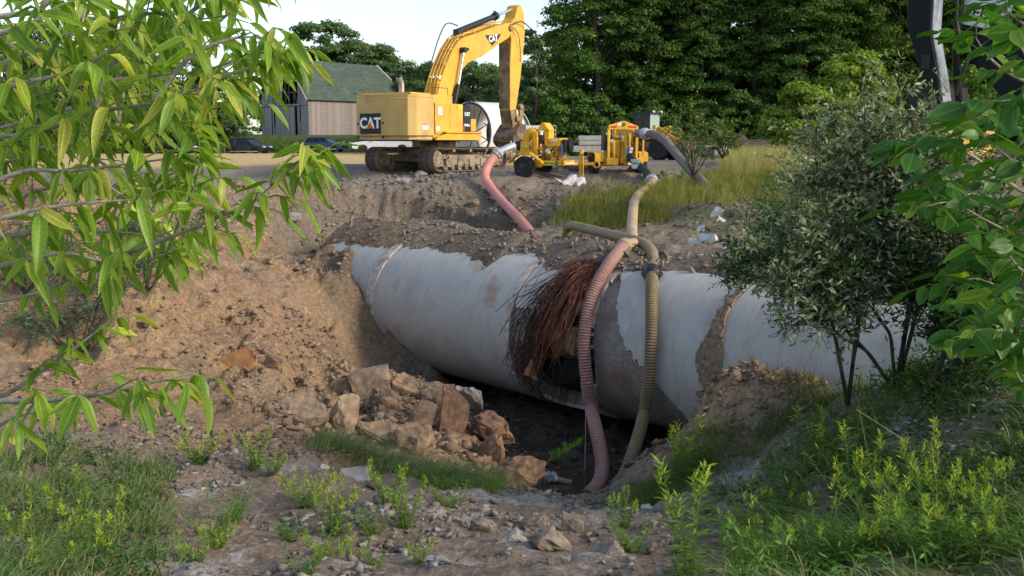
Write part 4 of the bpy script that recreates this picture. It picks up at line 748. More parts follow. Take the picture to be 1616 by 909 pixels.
for i, (px, py, Y) in enumerate([(20, 60, 120), (75, 40, 118), (130, 75, 125), (190, 55, 120), (245, 90, 130), (300, 70, 128), (345, 110, 130), (375, 125, 132), (160, 140, 108), (230, 150, 112), (345, 165, 128), (290, 150, 118), (60, 130, 104)]):
    x = (px - 808) / F * Y; z0 = gz(x, Y) - 1; src = (far, far2, protos[2])[i % 3]; hh = (11.7, 12.2, 18)[i % 3]; k = (hgt(py, Y) - z0) / hh; put_copy(src, (x, Y, z0), i * 1.9, (k * 1.1, k * 1.1, k), ('leftmost tree in the corner of the view behind the near leaves', 'tall tree behind the leaves, second from the left corner', 'tree behind the leaves above the white small building, left one', 'tall tree behind the leaves above the white small building', 'tree behind the leaves right of the white small building', 'tall tree behind leaves above the half hidden navy car', 'tree behind leaves above the dark roofed shed', 'tree touching the left edge of the barn gable', 'low broad tree at the field edge left of the white building', 'low tree at the field edge right of the white building', 'low tree directly behind the dark roofed shed', 'low tree left of the dark roofed shed', 'low tree at the far left of the field edge')[i], 'trees left of the barn')
# bright bushes in front of the wood
b1 = make_tree('bright_bush', 'lower rounded yellow green bush, left of the two bright bushes before the wood', 'bush', 250, 5.2, 2.35, 9000, L_BUSH, (0, 0, 0), base=.02, lsize=.22, npuff=60, shape='dome', trunk_r=.08)
x = (1268 - 808) / F * 52; b1.location = (x, 52, gz(x, 52) - .3); k = (hgt(137, 52) - gz(x, 52) + .3) / 5.3; b1.scale = (1, 1, k)
b2 = make_tree('bright_bush', 'taller spreading yellow green bush behind the lower rounded one', 'bush', 251, 7, 3.0, 11000, L_BUSH, (0, 0, 0), base=.05, lsize=.24, npuff=60, shape='dome', trunk_r=.1)
x = (1335 - 808) / F * 60; b2.location = (x, 60, gz(x, 60) - .3); k = (hgt(92, 60) - gz(x, 60) + .3) / 7.0; b2.scale = (1, 1, k)
for i, (px, py, Y, R, lb) in enumerate([(1225, 200, 56, 1.6, 'small dark green bush left of the rounded bright one'), (1420, 120, 62, 3., 'mid green bush right of the taller bright one'), (1385, 190, 50, 2., 'green bush in front of the taller bright bush'), (1500, 110, 60, 3.4, 'green bush behind the black excavator boom')]):
    t = make_tree('green_bush', lb, 'bush', 260 + i, 5, R, 5000, L_FOR2, (0, 0, 0), base=.02, lsize=.24, npuff=40, shape='dome', trunk_r=.07); x = (px - 808) / F * Y; t.location = (x, Y, gz(x, Y) - .3); t.scale = (1, 1, (hgt(py, Y) - gz(x, Y) + .3) / 5.2)
def branchy(seed, base, tips, r0, r1, wob=.15, n=6, fork=0):
    """curved limbs from base to each tip"""
    rg = random.Random(seed); out = []
    mean = sum((Vector(t) for t in tips), Vector()) / len(tips); fk = [Vector(base).lerp(mean, .28 + .1 * q) + Vector(((q - 1) * .35, 0, 0)) for q in range(3)]
    for ti, tp in enumerate(tips):
        b = Vector(base); e = Vector(tp); pts = [b]
        if fork: f_ = min(fk, key=lambda q: (q - e).length); pts = [b, b.lerp(f_, .5), f_]; b = f_
        L = (e - b).length; off = Vector((rg.uniform(-1, 1), rg.uniform(-1, 1), rg.uniform(-.3, .3))) * L * wob
        for i in range(1, n + 1): t = i / n; pts.append(b.lerp(e, t) + off * math.sin(t * PI) + Vector((rg.uniform(-1, 1), rg.uniform(-1, 1), rg.uniform(-1, 1))) * L * .015)
        out.append(pts)
    return out
def shrub(name, label, seed, stems, m, nl, lsize, tmpl, twigs=9, lo=.28, tl=.55, wr=.03, bark=BARK, group=None, cat='shrub', lw=1., loc=None, sub=26):
    """stems: lists of points (world); leaves grow along twigs that spring from the upper stems"""
    rg = random.Random(seed); g = np.random.default_rng(seed); base = Vector(stems[0][0]); t = thing(name, label, cat, base, 0, group); tw = MB(); P = []; D = []
    for st in stems:
        st = spline(st, 6); mb = MB(); k = len(st); mb.tube([p - base for p in st], [wr * (1 - .8 * i / k) for i in range(k)], 7); mb.build('stem', bark, t, smooth=True, fixn=False)
        for j in range(twigs):
            i = int(k * rg.uniform(lo, .99)); p = st[min(i, k - 1)]; d = Vector((rg.gauss(0, 1), rg.gauss(0, 1), rg.gauss(.35, .6))).normalized(); L = tl * rg.uniform(.5, 1.2); pts = [p, p + d * L * .5 + Vector((0, 0, .03)), p + d * L + Vector((0, 0, -.05 * L))]
            tw.tube([q - base for q in pts], [wr * .25, wr * .15, .003], 4, cap=False)
            for q in range(3):
                s0 = pts[1].lerp(pts[2], rg.uniform(-.8, 1)); d2 = (d + Vector((rg.gauss(0, .7), rg.gauss(0, .7), rg.gauss(0, .5)))).normalized(); L2 = L * .5; tw.tube([s0 - base, s0 + d2 * L2 - base], [wr * .1 + .002, .002], 3, cap=False)
                for z in range(sub // 3):
                    u = rg.random(); P.append(s0 + d2 * L2 * u - base); v = (d2 * .6 + Vector((rg.gauss(0, 1), rg.gauss(0, 1), rg.gauss(0, .8)))).normalized(); D.append(v)
    tw.build('twigs', bark, t, fixn=False)['kind'] = 'stuff'
    P = np.array([tuple(p) for p in P]); D = np.array([tuple(d) for d in D]); ix = g.permutation(len(P))[:nl]
    inst('leaves', *tmpl, P[ix], look(D[ix]), lsize * g.uniform(.6, 1.25, len(ix)), m, t); return t
lt_s = leaf_t(.36, .15, .15, 2)
# sapling right of the right pump
s0 = on_ground(1094, 268); s0 = at(1094, 280, 31); tips = [(1122, 152, 31), (1060, 172, 31), (1098, 185, 31), (1140, 192, 30.6), (1078, 205, 31), (1118, 200, 31.3), (1148, 205, 31), (1085, 165, 31)]
shrub('sapling', 'thin young tree with a pale arching top, right of the right hand pump', 31, branchy(31, s0, [at(*t) for t in tips], 0, 0, .10), leafmat('sapling_leaf', (.06, .12, .02), (.14, .20, .035), (.36, .38, .10), .3), 900, .13, lt_s, twigs=10, tl=.5, wr=.022, sub=30)
s1 = at(1140, 250, 33); shrub('sapling', 'smaller bushy sapling just right of the thin young tree', 32, branchy(32, s1, [at(*t, 33) for t in ((1130, 200), (1150, 195), (1165, 210), (1142, 215), (1120, 218))], 0, 0, .1), MATS['forest_leaf_light'], 1100, .13, lt_s, twigs=12, tl=.5, wr=.03, sub=36)
# silvery shrubs (right middle)
def stems_px(base, tips, Y, seed, wob=.12, dy=.8):
    rg = random.Random(seed); return branchy(seed, base, [at(x, y, Y + rg.uniform(-dy, dy)) for x, y in tips], 0, 0, wob, 6, 1)
tm = leaf_t(.36, .12, .12, 2)
B1 = at(1338, 640, 13.2); B2 = at(1412, 625, 13.0); B3 = at(1455, 628, 12.6)
shrub('silvery_shrub', 'silvery grey leaved shrub leaning left over the pipe, foremost of the tall shrubs', 41, stems_px(B1, [(1215, 420), (1190, 390), (1260, 330), (1320, 300), (1290, 240), (1250, 380), (1330, 400), (1300, 350), (1230, 340), (1360, 330), (1370, 380)], 13.0, 41), L_OLV, 9000, .105, tm, twigs=40, tl=.6, lo=.34, wr=.030, sub=30)
shrub('silvery_shrub', 'tall silvery shrub with pale sunlit tips below the black excavator boom', 42, stems_px(B2, [(1300, 190), (1340, 170), (1420, 150), (1440, 190), (1380, 210), (1330, 240), (1395, 270), (1460, 240), (1350, 210), (1480, 170), (1420, 310), (1290, 230), (1510, 210)], 13.4, 42), L_OLV, 12000, .105, tm, twigs=44, tl=.65, lo=.36, wr=.034, sub=30)
shrub('dark_shrub', 'dense dark green shrub in the shade in front of the pipe at right', 43, stems_px(B2 + Vector((.1, .2, 0)), [(1300, 390), (1340, 410), (1400, 380), (1450, 390), (1430, 430), (1370, 340), (1230, 410), (1480, 360), (1520, 430), (1460, 310), (1410, 330), (1270, 370)], 13.2, 43), L_DRK, 10000, .10, tm, twigs=34, tl=.6, lo=.45, wr=.028, sub=30)
shrub('dark_shrub', 'dark shrub at the right margin between the silvery shrubs and the big leaved branch', 44, stems_px(B3, [(1480, 520), (1530, 480), (1580, 500), (1600, 420), (1540, 380), (1500, 300), (1570, 320), (1610, 560), (1550, 560), (1600, 250)], 12.6, 44), L_DRK, 9000, .10, tm, twigs=34, tl=.55, wr=.045, sub=30)
shrub('leafy_bush', 'loose dark green bush on the bank left of the silvery shrub', 45, stems_px(at(1225, 455, 17.5), [(1190, 370), (1160, 400), (1210, 330), (1250, 310), (1180, 440), (1230, 390), (1240, 340), (1165, 420)], 17.2, 45), L_DRK, 5000, .11, tm, twigs=24, tl=.5, wr=.03, sub=28)
shrub('low_bush', 'low spindly bush in the tall grass right of the grey hose', 46, stems_px(at(1250, 330, 26), [(1225, 250), (1255, 240), (1280, 270), (1210, 290), (1265, 300)], 26, 46), L_OLV, 900, .12, tm, twigs=12, tl=.5, wr=.02, sub=24)
# ------------------------------------------------------------------ big leaved branches near the camera
def leafattr(me, nv, reps):
    k = np.arange(nv); c = np.stack([(k // 3) / (nv / 3 - 1), np.where(k % 3 == 1, 0., 1.), 0. * k, 0. * k + 1], 1); a_ = me.color_attributes.new('leaf', 'FLOAT_COLOR', 'POINT'); a_.data.foreach_set('color', np.tile(c, (reps, 1)).astype(np.float32).ravel())
def near_tree(name, label, seed, trunk, branches, m, bark, tmpls, leafsize, nodes_extra, group=None, hang=.75, per=5, max_obj=290, pair=True, sprd=1.):
    """branches: polylines (world); compound leaves spring in pairs; each leaflet its own mesh object up to the limit"""
    rg = random.Random(seed); base = Vector(trunk[0]); t = thing(name, label, 'tree', base, 0, group); L = []
    MB().tube([p - base for p in trunk], [.06, .045, .03][:len(trunk)] if len(trunk) == 3 else .04, 9).build('trunk', bark, t, smooth=True, fixn=False)
    pet = MB()
    for (pts, r) in branches:
        sp = spline(pts, 6); k = len(sp); mb = MB().tube([p - base for p in sp], [r * (1 - .75 * i / k) for i in range(k)], 7); mb.build('branch', bark, t, smooth=True, fixn=False)
        ln = sum((b - a).length for a, b in zip(sp, sp[1:])); nn = max(2, int(ln / (leafsize * 1.05)))
        for j in range(nn + 1):
            f_ = (j / nn) ** .9; i = min(k - 2, int(f_ * (k - 1))); p = sp[i].lerp(sp[i + 1], f_ * (k - 1) - i) if i < k - 1 else sp[-1]; T = (sp[i + 1] - sp[i]).normalized()
            for sgn in ((-1, 1) if pair else (1,)):
                side = T.cross(Vector((0, 0, 1))).normalized() * sgn; 
                if rg.random() < .12: continue
                d = (side * rg.uniform(.5, 1.1) * sprd + T * rg.uniform(.3, .9) + Vector((rg.gauss(0, .3), rg.gauss(0, .3), rg.uniform(-.1, .5)))).normalized(); R_l = leafsize * rg.uniform(.7, 1.25); q = [p, p + d * R_l * .6, p + d * R_l * 1.15 + Vector((0, 0, -.25 * R_l))]; pet.tube([a - base for a in q], [.0017, .0014, .001], 4, cap=False)
                n_ = rg.choice((3, 5, 5)) if per == 5 else per
                for a_ in range(n_):
                    u = (1.0, .62, .62, .3, .3)[a_ % 5]; at_ = q[0].lerp(q[1], u / .5 * .5 * 1.0) if u < .5 else q[1].lerp(q[2], (u - .5) * 2)
                    sd_ = 0 if a_ == 0 else (1 if a_ % 2 else -1); ld = (d * (1 if sd_ == 0 else .55) + d.cross(Vector((0, 0, 1))) * sd_ * .8 + Vector((rg.gauss(0, .22), rg.gauss(0, .22), -hang * rg.uniform(.5, 1.6)))).normalized()
                    L.append((at_, ld, leafsize * rg.uniform(.62, 1.2) * (1.1 if sd_ == 0 else .9)))
    for p in nodes_extra: L.append(p)
    pet.build('leaf_stalks', MATS['green_stem'], t, fixn=False)['kind'] = 'stuff'
    g = np.random.default_rng(seed); P = np.array([tuple(a[0] - base) for a in L]); D = np.array([tuple(a[1]) for a in L]); Sc = np.array([a[2] for a in L]); R = look(D, g.normal(0, .55, len(L)))
    vis = []
    for i, a in enumerate(L):   # nearest and largest in view first
        vis.append(Sc[i] / max(.5, a[0].y))
    order = np.argsort(-np.array(vis)); mes = []
    for (v, f) in tmpls:
        me = bpy.data.meshes.new('leaf'); me.from_pydata(v.tolist(), [], f.tolist()); me.materials.append(m); me.polygons.foreach_set('use_smooth', [True] * len(me.polygons)); leafattr(me, len(v), 1); mes.append(me)
    for n, i in enumerate(order[:max_obj]):
        o = bpy.data.objects.new('leaf', mes[n % len(mes)]); COL.objects.link(o); o.parent = t; M = Matrix(R[i].tolist()).to_4x4(); M.translation = P[i]; o.matrix_local = M @ Matrix.Diagonal((Sc[i],) * 3 + (1,))
    rest = order[max_obj:]
    if len(rest): ro = inst('leaves', *tmpls[0], P[rest], R[rest], Sc[rest], m, t, True); leafattr(ro.data, len(tmpls[0][0]), len(rest))
    print(name, 'leaves', len(L)); return t
def br(pts, r): return ([at(*p) for p in pts], r)
LT = [leaf_t(.25, .22, .32, 7, 1.3, .02), leaf_t(.21, .35, .5, 7, 1.2, .03), leaf_t(.29, .12, .15, 7, 1.35, .02), leaf_t(.24, .3, .25, 7, 1.4, -.03), leaf_t(.27, .45, .6, 7, 1.25, .02)]
BR = [br([(-60, 222, 2.2), (44, 211, 2.15), (145, 178, 2.1), (238, 163, 2.0), (326, 136, 1.95)], .0075), br([(100, 210, 2.5), (180, 101, 2.4), (224, 66, 2.4), (286, 31, 2.3), (345, -20, 2.2)], .012),
  br([(200, 400, 2.1), (280, 370, 2.05), (339, 345, 2.0), (396, 321, 1.95), (422, 299, 1.95), (475, 250, 1.95)], .005), br([(255, 420, 2.2), (290, 334, 2.15), (304, 299, 2.1), (316, 255, 2.1)], .004),
  br([(-60, 632, 1.8), (58, 633, 1.75), (145, 624, 1.7), (200, 612, 1.7), (262, 600, 1.7)], .006), br([(-50, 640, 2.3), (17, 618, 2.2), (93, 566, 2.2), (150, 525, 2.2)], .007),
  br([(-40, 372, 2.4), (30, 372, 2.3), (80, 350, 2.3), (130, 362, 2.3), (250, 372, 2.2)], .010), br([(240, 165, 2.0), (300, 90, 2.0), (370, 60, 2.0), (415, 60, 2.0)], .006), br([(150, 178, 2.1), (160, 110, 2.1), (130, 60, 2.1), (135, 10, 2.1)], .007),
  br([(-40, 120, 2.0), (30, 90, 2.0), (90, 60, 2.0), (160, 50, 2.0)], .007), br([(-30, 30, 2.2), (60, 20, 2.2), (160, 30, 2.2), (250, 20, 2.2), (320, 30, 2.1)], .007), br([(-40, 300, 2.0), (40, 270, 2.0), (110, 270, 2.0), (190, 260, 2.0), (270, 250, 1.95)], .006),
  br([(-40, 180, 2.3), (60, 150, 2.3), (150, 130, 2.3), (230, 120, 2.3), (330, 110, 2.2), (420, 70, 2.1)], .006), br([(-40, 430, 2.1), (40, 410, 2.1), (110, 400, 2.1), (190, 420, 2.1), (262, 400, 2.1)], .006), br([(150, 60, 2.4), (220, 10, 2.4), (300, -20, 2.4), (400, -40, 2.3)], .006),
  br([(60, 20, 2.0), (100, -20, 2.0), (200, -40, 2.0), (300, -30, 2.0), (380, -30, 2.0)], .006), br([(0, 240, 2.4), (90, 230, 2.4), (200, 210, 2.4), (270, 195, 2.3)], .006), br([(-20, 350, 1.9), (60, 330, 1.9), (140, 320, 1.9), (215, 315, 1.9)], .005),
  br([(170, 400, 2.5), (230, 380, 2.5), (290, 400, 2.5), (330, 375, 2.4)], .004), br([(-40, 480, 2.3), (30, 470, 2.3), (90, 450, 2.3), (130, 430, 2.3)], .005), br([(-30, 690, 2.2), (20, 660, 2.1), (60, 650, 2.1)], .005), br([(-30, 60, 1.8), (40, 40, 1.8), (90, 10, 1.8)], .006), br([(120, 260, 2.6), (210, 320, 2.6), (250, 350, 2.6)], .004), br([(-40, 10, 2.5), (30, -10, 2.5), (120, -10, 2.5)], .006), br([(-40, 150, 1.9), (40, 130, 1.9), (120, 110, 1.9), (190, 70, 1.9)], .006), br([(60, 180, 2.6), (150, 160, 2.6), (220, 90, 2.6), (300, 60, 2.5)], .005), br([(-40, 90, 2.6), (60, 70, 2.6), (150, 80, 2.6), (230, 40, 2.6)], .005), br([(-40, 260, 2.2), (30, 250, 2.2), (100, 200, 2.2)], .005), br([(-20, 400, 2.6), (60, 390, 2.6), (150, 340, 2.6)], .005), br([(350, 120, 2.0), (400, 105, 2.0), (448, 80, 2.0)], .004), br([(440, 270, 1.95), (470, 262, 1.95), (492, 262, 1.95)], .003), br([(0, 60, 2.3), (80, 120, 2.3), (140, 210, 2.3)], .005), br([(150, 250, 2.3), (200, 280, 2.3), (260, 290, 2.3)], .004)]
for pts_, r_ in list(BR[:2]) + list(BR[7:13]):
    BR.append(([p * ((p.y + .9) / p.y) + Vector((.06, 0, -.05)) for p in pts_], r_))
tk = [Vector((-1.75, 2.3, gz(-1.75, 2.3) - .1)), Vector((-1.6, 2.3, -.5)), Vector((-1.45, 2.2, .35))]
near_tree('leafy_tree', 'near tree with long drooping light green leaves filling the upper left of the view', 71, tk, BR, L_ASH, BARKG, LT, .080, [], hang=.8)
RT_ = [leaf_t(.52, .12, .18, 6, 1.15, .015), leaf_t(.46, .2, .3, 6, 1.2, .02), leaf_t(.56, .05, .05, 6, 1.1, .015)]
BRR = [br([(1680, 150, 3.2), (1600, 120, 3.15), (1560, 90, 3.1), (1540, 60, 3.1)], .008), br([(1680, 330, 3.3), (1610, 300, 3.2), (1540, 250, 3.1), (1480, 220, 3.1), (1440, 230, 3.0)], .008), br([(1680, 60, 3.4), (1620, 40, 3.4), (1580, 10, 3.3)], .008),
  br([(1680, 400, 3.2), (1620, 380, 3.1), (1560, 350, 3.1), (1500, 320, 3.1), (1450, 330, 3.0)], .006), br([(1680, 470, 3.4), (1600, 460, 3.3), (1540, 440, 3.3), (1500, 450, 3.2)], .006), br([(1680, 560, 3.1), (1610, 540, 3.0), (1560, 520, 3.0), (1520, 530, 3.0)], .006), br([(1680, 640, 3.0), (1620, 610, 3.0), (1600, 580, 3.0)], .005),
  br([(1680, 220, 3.6), (1600, 200, 3.5), (1550, 180, 3.4)], .006), br([(1680, 280, 2.9), (1610, 260, 2.9), (1570, 230, 2.9)], .005), br([(1680, 510, 3.5), (1590, 490, 3.5), (1540, 480, 3.5)], .005), br([(1700, 0, 3.2), (1640, -20, 3.2), (1580, -30, 3.2)], .006), br([(1680, 100, 2.8), (1620, 150, 2.8), (1580, 160, 2.8)], .005), br([(1680, 430, 2.8), (1620, 430, 2.8), (1590, 400, 2.8)], .005), br([(1680, 360, 3.6), (1590, 330, 3.6), (1500, 270, 3.5), (1470, 290, 3.5)], .005), br([(1680, 600, 3.4), (1600, 590, 3.4), (1550, 560, 3.4)], .005), br([(1680, 180, 2.9), (1620, 90, 2.9), (1590, 30, 2.9)], .005), br([(1680, 250, 3.3), (1600, 350, 3.3), (1540, 400, 3.3)], .005), br([(1680, 500, 2.8), (1630, 520, 2.8), (1590, 490, 2.8)], .005), br([(1690, 330, 3.0), (1640, 350, 3.0), (1600, 380, 3.0), (1560, 400, 3.0)], .005), br([(1690, 120, 3.5), (1600, 240, 3.5), (1550, 300, 3.5)], .005)]
tk = [Vector((2.3, 3.3, gz(2.3, 3.3) - .1)), Vector((2.15, 3.3, -.6)), Vector((2.1, 3.3, .5))]
near_tree('broad_leaved_tree', 'near tree with broad dark green leaves along the right edge of the view', 72, tk, BRR, L_MAP, BARKG, RT_, .098, [], hang=.45, sprd=1.2)
# ------------------------------------------------------------------ weeds, grass
def weed(seed, H, nstem, tips=True, m=None, spread=.5, leafL=.09, label='', lean=(0, 0)):
    rg = random.Random(seed); g = np.random.default_rng(seed); t = thing('goldenrod_plant', label, 'plant'); mb = MB(); P = []; D = []; S_ = []; P2 = []; D2 = []; S2 = []
    for i in range(nstem):
        a = rg.uniform(0, 6.28); r = rg.uniform(0, .05); b = Vector((math.cos(a) * r, math.sin(a) * r, -.03)); h = H * rg.uniform(.6, 1); e = Vector((math.cos(a) * spread * h + lean[0] * h, math.sin(a) * spread * h + lean[1] * h, h)); pts = [b, b.lerp(e, .5) + Vector((0, 0, .05 * h)), e]; sp = spline(pts, 4); mb.tube(sp, [.005 * (1 - .7 * k / len(sp)) for k in range(len(sp))], 4, cap=False); n = int(h / .016)
        for k in range(n):
            u = k / n; j = min(len(sp) - 2, int(u * (len(sp) - 1))); p = sp[j].lerp(sp[j + 1], u * (len(sp) - 1) - j); an = k * 2.4 + rg.uniform(-.3, .3); up = rg.uniform(.15, .7) + u * .4; d = Vector((math.cos(an), math.sin(an), up)); P.append(tuple(p)); D.append(tuple(d)); S_.append(leafL * (1 - .45 * u) * rg.uniform(.7, 1.2))
        if tips:
            for k in range(22): P2.append(tuple(sp[-1] + Vector((0, 0, -k * .006)))); D2.append((rg.gauss(0, .9), rg.gauss(0, .9), 1.)); S2.append(leafL * rg.uniform(.25, .65))
    mb.build('stems', STEMG, t, fixn=False)['kind'] = 'stuff'; tp = leaf_t(.2, .15, .3, 3, 1.3)
    inst('leaves', *tp, np.array(P), look(np.array(D), g.normal(0, .3, len(P))), np.array(S_), m or L_GOL, t)
    if P2: inst('leaf_tips', *leaf_t(.2, .1, -.1, 2, 1.3), np.array(P2), look(np.array(D2)), np.array(S2), L_GOLT, t)
    return t
WP = [weed(301, .40, 17, True, spread=.8, leafL=.10), weed(302, .52, 13, True, spread=.5, leafL=.10), weed(303, .36, 12, False, spread=.9, leafL=.10), weed(304, .66, 6, True, spread=.25, leafL=.12), weed(305, .75, 16, True, spread=.85, leafL=.12)]
weeds = [(0, 316, 722, 1.05, 'bright yellow green weed clump just above the left gravel, leftmost in the row'), (1, 402, 730, 1., 'green weed with upright yellow tips beside the grass strip start'), (0, 432, 745, .7, 'small weed between the tipped weed and the grass strip'), (0, 486, 782, 1.1, 'yellow tipped weed clump nearest the upper left of the gravel'), (1, 528, 822, 1.1, 'tall yellow weed clump in the middle of the left gravel'), (0, 520, 860, .8, 'low yellow weed below the tall clump in the left gravel'),
  (2, 462, 838, .9, 'small green weed left of the tall yellow clump'), (1, 612, 786, 1.0, 'green weed with yellow tips right of the thin grey slab'), (1, 640, 822, 1.0, 'yellow weed standing lowest in the middle pair'), (2, 590, 832, .9, 'leafy weed lying to the left of the lowest yellow one'), (2, 712, 790, 1.1, 'fine leaved green weed in the centre of the gravel'), (2, 700, 770, .8, 'small weed joined to the grass strip near the centre'),
  (2, 335, 842, 1.2, 'dark green weed above the pale ones in the left gravel'), (2, 372, 818, 1.0, 'green weed right of the dark one in the left gravel'), (0, 312, 880, .7, 'pale yellow green weed low in the left gravel'), (0, 345, 862, .6, 'second pale weed right of the lower left one'), (2, 480, 905, .9, 'dark weed cut by the bottom edge left of centre'), (0, 662, 892, .45, 'tiny yellow green tuft by the bottom edge'), (0, 560, 890, .5, 'small weed near the bottom edge, middle left'), (2, 595, 895, .5, 'small leafy tuft right of the bottom weed'),
  (3, 1086, 905, 1.5, 'tall single weed with long leaves at the bottom right of centre'), (4, 1200, 870, .7, 'bushy weed at the left of the right hand thicket'), (4, 1290, 890, .9, 'bright weed clump with pointed leaves in the right thicket'), (4, 1400, 850, 1.0, 'tall weed with yellow plumes in the middle of the right thicket'), (4, 1470, 890, 1.0, 'bushy green weed at the bottom of the right thicket'), (4, 1540, 880, .9, 'weed with yellow plumes near the bottom right corner'), (3, 1448, 780, 1.3, 'upright weed with a tall yellow plume in the right thicket'), (3, 1350, 800, 1.5, 'tallest thin weed rising from the right thicket'), (2, 1000, 860, 1.1, 'leafy weed beside the pale rocks at right of centre'), (1, 985, 830, .8, 'small weed with pale tips above the rock row'),
  (3, 1075, 745, 1.5, 'tall feathery weed in front of the clay mound'), (2, 1330, 770, 1.3, 'green weed under the tall thin one in the right thicket'), (3, 1280, 730, 1.2, 'thin weed at the foot of the clay mound'), (4, 1590, 850, .8, 'weed at the right frame edge near the bottom'), (4, 40, 850, .8, 'dark bushy weed in the lower left corner'), (4, 130, 830, .8, 'green weed on the left grass bank'), (2, 200, 800, 1.3, 'weed at the right end of the left grass bank'), (4, 90, 905, .7, 'weed at the bottom of the left grass bank'), (1, 160, 880, 1., 'pale green weed at the foot of the left grass bank'),
  (2, 1110, 800, .8, 'small weed in whitish gravel below the mound'), (4, 1240, 800, .6, 'small bushy weed above the bright pointed clump'), (4, 1500, 800, .8, 'dark green weed in the middle right thicket')]
us = set()
for i, (k, px, py, s_, lb) in enumerate(weeds):
    p = on_ground(px, py + 18 * s_); o = WP[k] if k not in us else dupe(WP[k]); us.add(k); o.location = p; o.rotation_euler = (0, 0, i * 1.37); o.scale = (s_ * 1.15,) * 3; o['label'] = lb; o['category'] = 'plant'; o['group'] = 'weeds on the near bank'
# leaning stem over the pit
def leaning(label, A, B, nl, L, m, seed):
    t = thing('leaning_weed', label, 'plant', A); sp = spline([A, A.lerp(B, .5) + Vector((0, 0, .06)), B], 6); MB().tube([p - A for p in sp], [.008, .003], 4) if 0 else MB().tube([p - A for p in sp], [.008 - .005 * i / len(sp) for i in range(len(sp))], 5).build('stem', STEMD, t, fixn=False)
    rg = random.Random(seed); P = []; D = []; T = (B - A).normalized()
    for i in range(nl): u = .5 + .5 * i / nl; P.append(tuple(A.lerp(B, u) - A + Vector((0, 0, .24 * .25)) * math.sin(u * PI))); D.append(tuple(T + Vector((rg.gauss(0, .6), rg.gauss(0, .6), rg.gauss(.2, .5)))))
    inst('leaves', *leaf_t(.14, .1, .15, 3), np.array(P), look(np.array(D)), L * np.linspace(1, .7, nl), m, t)
a = on_ground(812, 770); leaning('long feathery weed stem leaning out over the dark pit water', a, at(915, 698, a.y + .4), 110, .2, L_GOL, 1)
def blades(name, X_, Y_, L0, w0, m, g, lean=None, flat=.0, seg=3, zfun=ground_np, spread=.6, parent=None):
    """grass: tapered blades bending over; lean: direction they lie to"""
    n = len(X_); Z_ = zfun(X_, Y_); a = g.uniform(0, 2 * PI, n); L_ = L0 * g.uniform(.5, 1.2, n); d = np.stack([np.cos(a), np.sin(a)], 1) * g.uniform(.1, spread, n)[:, None]
    if lean is not None: d = d + np.array(lean)[None]
    sd_ = np.stack([-np.sin(a + 1.2), np.cos(a + 1.2)], 1) * w0 * .5; V = np.zeros((n, seg * 2 + 1, 3))
    for k in range(seg + 1):
        t = k / seg; px_ = X_ + d[:, 0] * L_ * t ** 1.5; py_ = Y_ + d[:, 1] * L_ * t ** 1.5; hh = np.sqrt(np.clip(1 - (np.hypot(d[:, 0], d[:, 1]) * .8) ** 2, .06, 1)); pz_ = Z_ - .02 + L_ * (t - flat * t * t) * hh; w_ = 1 - t
        if k < seg:
            V[:, 2 * k] = np.stack([px_ - sd_[:, 0] * w_, py_ - sd_[:, 1] * w_, pz_], 1); V[:, 2 * k + 1] = np.stack([px_ + sd_[:, 0] * w_, py_ + sd_[:, 1] * w_, pz_], 1)
        else: V[:, 2 * k] = np.stack([px_, py_, pz_], 1)
    f = []
    for k in range(seg - 1): f += [(2 * k, 2 * k + 1, 2 * k + 3), (2 * k, 2 * k + 3, 2 * k + 2)]
    f += [(2 * seg - 2, 2 * seg - 1, 2 * seg)]; f = np.array(f); Fq = f[None] + (np.arange(n) * (2 * seg + 1))[:, None, None]
    return npmesh(name, V.reshape(-1, 3), Fq.reshape(-1, 3), m, parent, False, 'stuff')
def tufts(n, reg, g, per=10, r=.12, dens=None):
    x = g.uniform(reg[0], reg[1], n * 5); y = g.uniform(reg[2], reg[3], n * 5)
    if dens is not None: k = g.random(len(x)) < dens(x, y); x, y = x[k], y[k]
    x, y = x[:n], y[:n]; return (np.repeat(x, per) + g.normal(0, r, len(x) * per), np.repeat(y, per) + g.normal(0, r, len(x) * per))
g = np.random.default_rng(9)
def pxm(x, y): # pixel column of a ground point
    return 808 + F * x / y
# lush grass on the right plateau
den = lambda x, y: sstep(880, 930, pxm(x, y) + 40 * fbm(x, y, .6, 2, 7)) * sstep(1500, 1300, pxm(x, y)) * sstep(28.3, 29.6, y - .8 * fbm(x, y, .5, 2, 8) - 1.5 * sstep(1040, 1100, pxm(x, y)) + 3.5 * sstep(1200, 1240, pxm(x, y))) * sstep(33.6, 32.4, y - .25 * np.maximum(0, pxm(x, y) - 1050) / 10) * (.35 + .65 * sstep(-.25, .1, fbm(x, y, .8, 2, 17)))
x_, y_ = tufts(2900, (1.2, 15, 24, 46), g, 11, .13, den); blades('bank_grass', x_, y_, .62, .022, L_LUSH, g, (.0, -.12), .3)
den2 = lambda x, y: sstep(1130, 1170, pxm(x, y)) * sstep(1300, 1230, pxm(x, y)) * sstep(33, 36, y) * sstep(50, 44, y)
x_, y_ = tufts(900, (6, 16, 32, 50), g, 10, .12, den2); blades('tall_dry_grass', x_, y_, 1.05, .02, L_DRY, g, (.0, .0), .1, spread=.35)
# grass hanging over the bank edge left of the tan hose
x_, y_ = tufts(420, (1.7, 4.6, 28.6, 32.5), g, 14, .12, lambda x, y: sstep(-.3, .1, fbm(x, y, .9, 2, 33))); blades('bank_grass', x_, y_, .55, .022, L_LUSH, g, (-.15, -.35), .75)
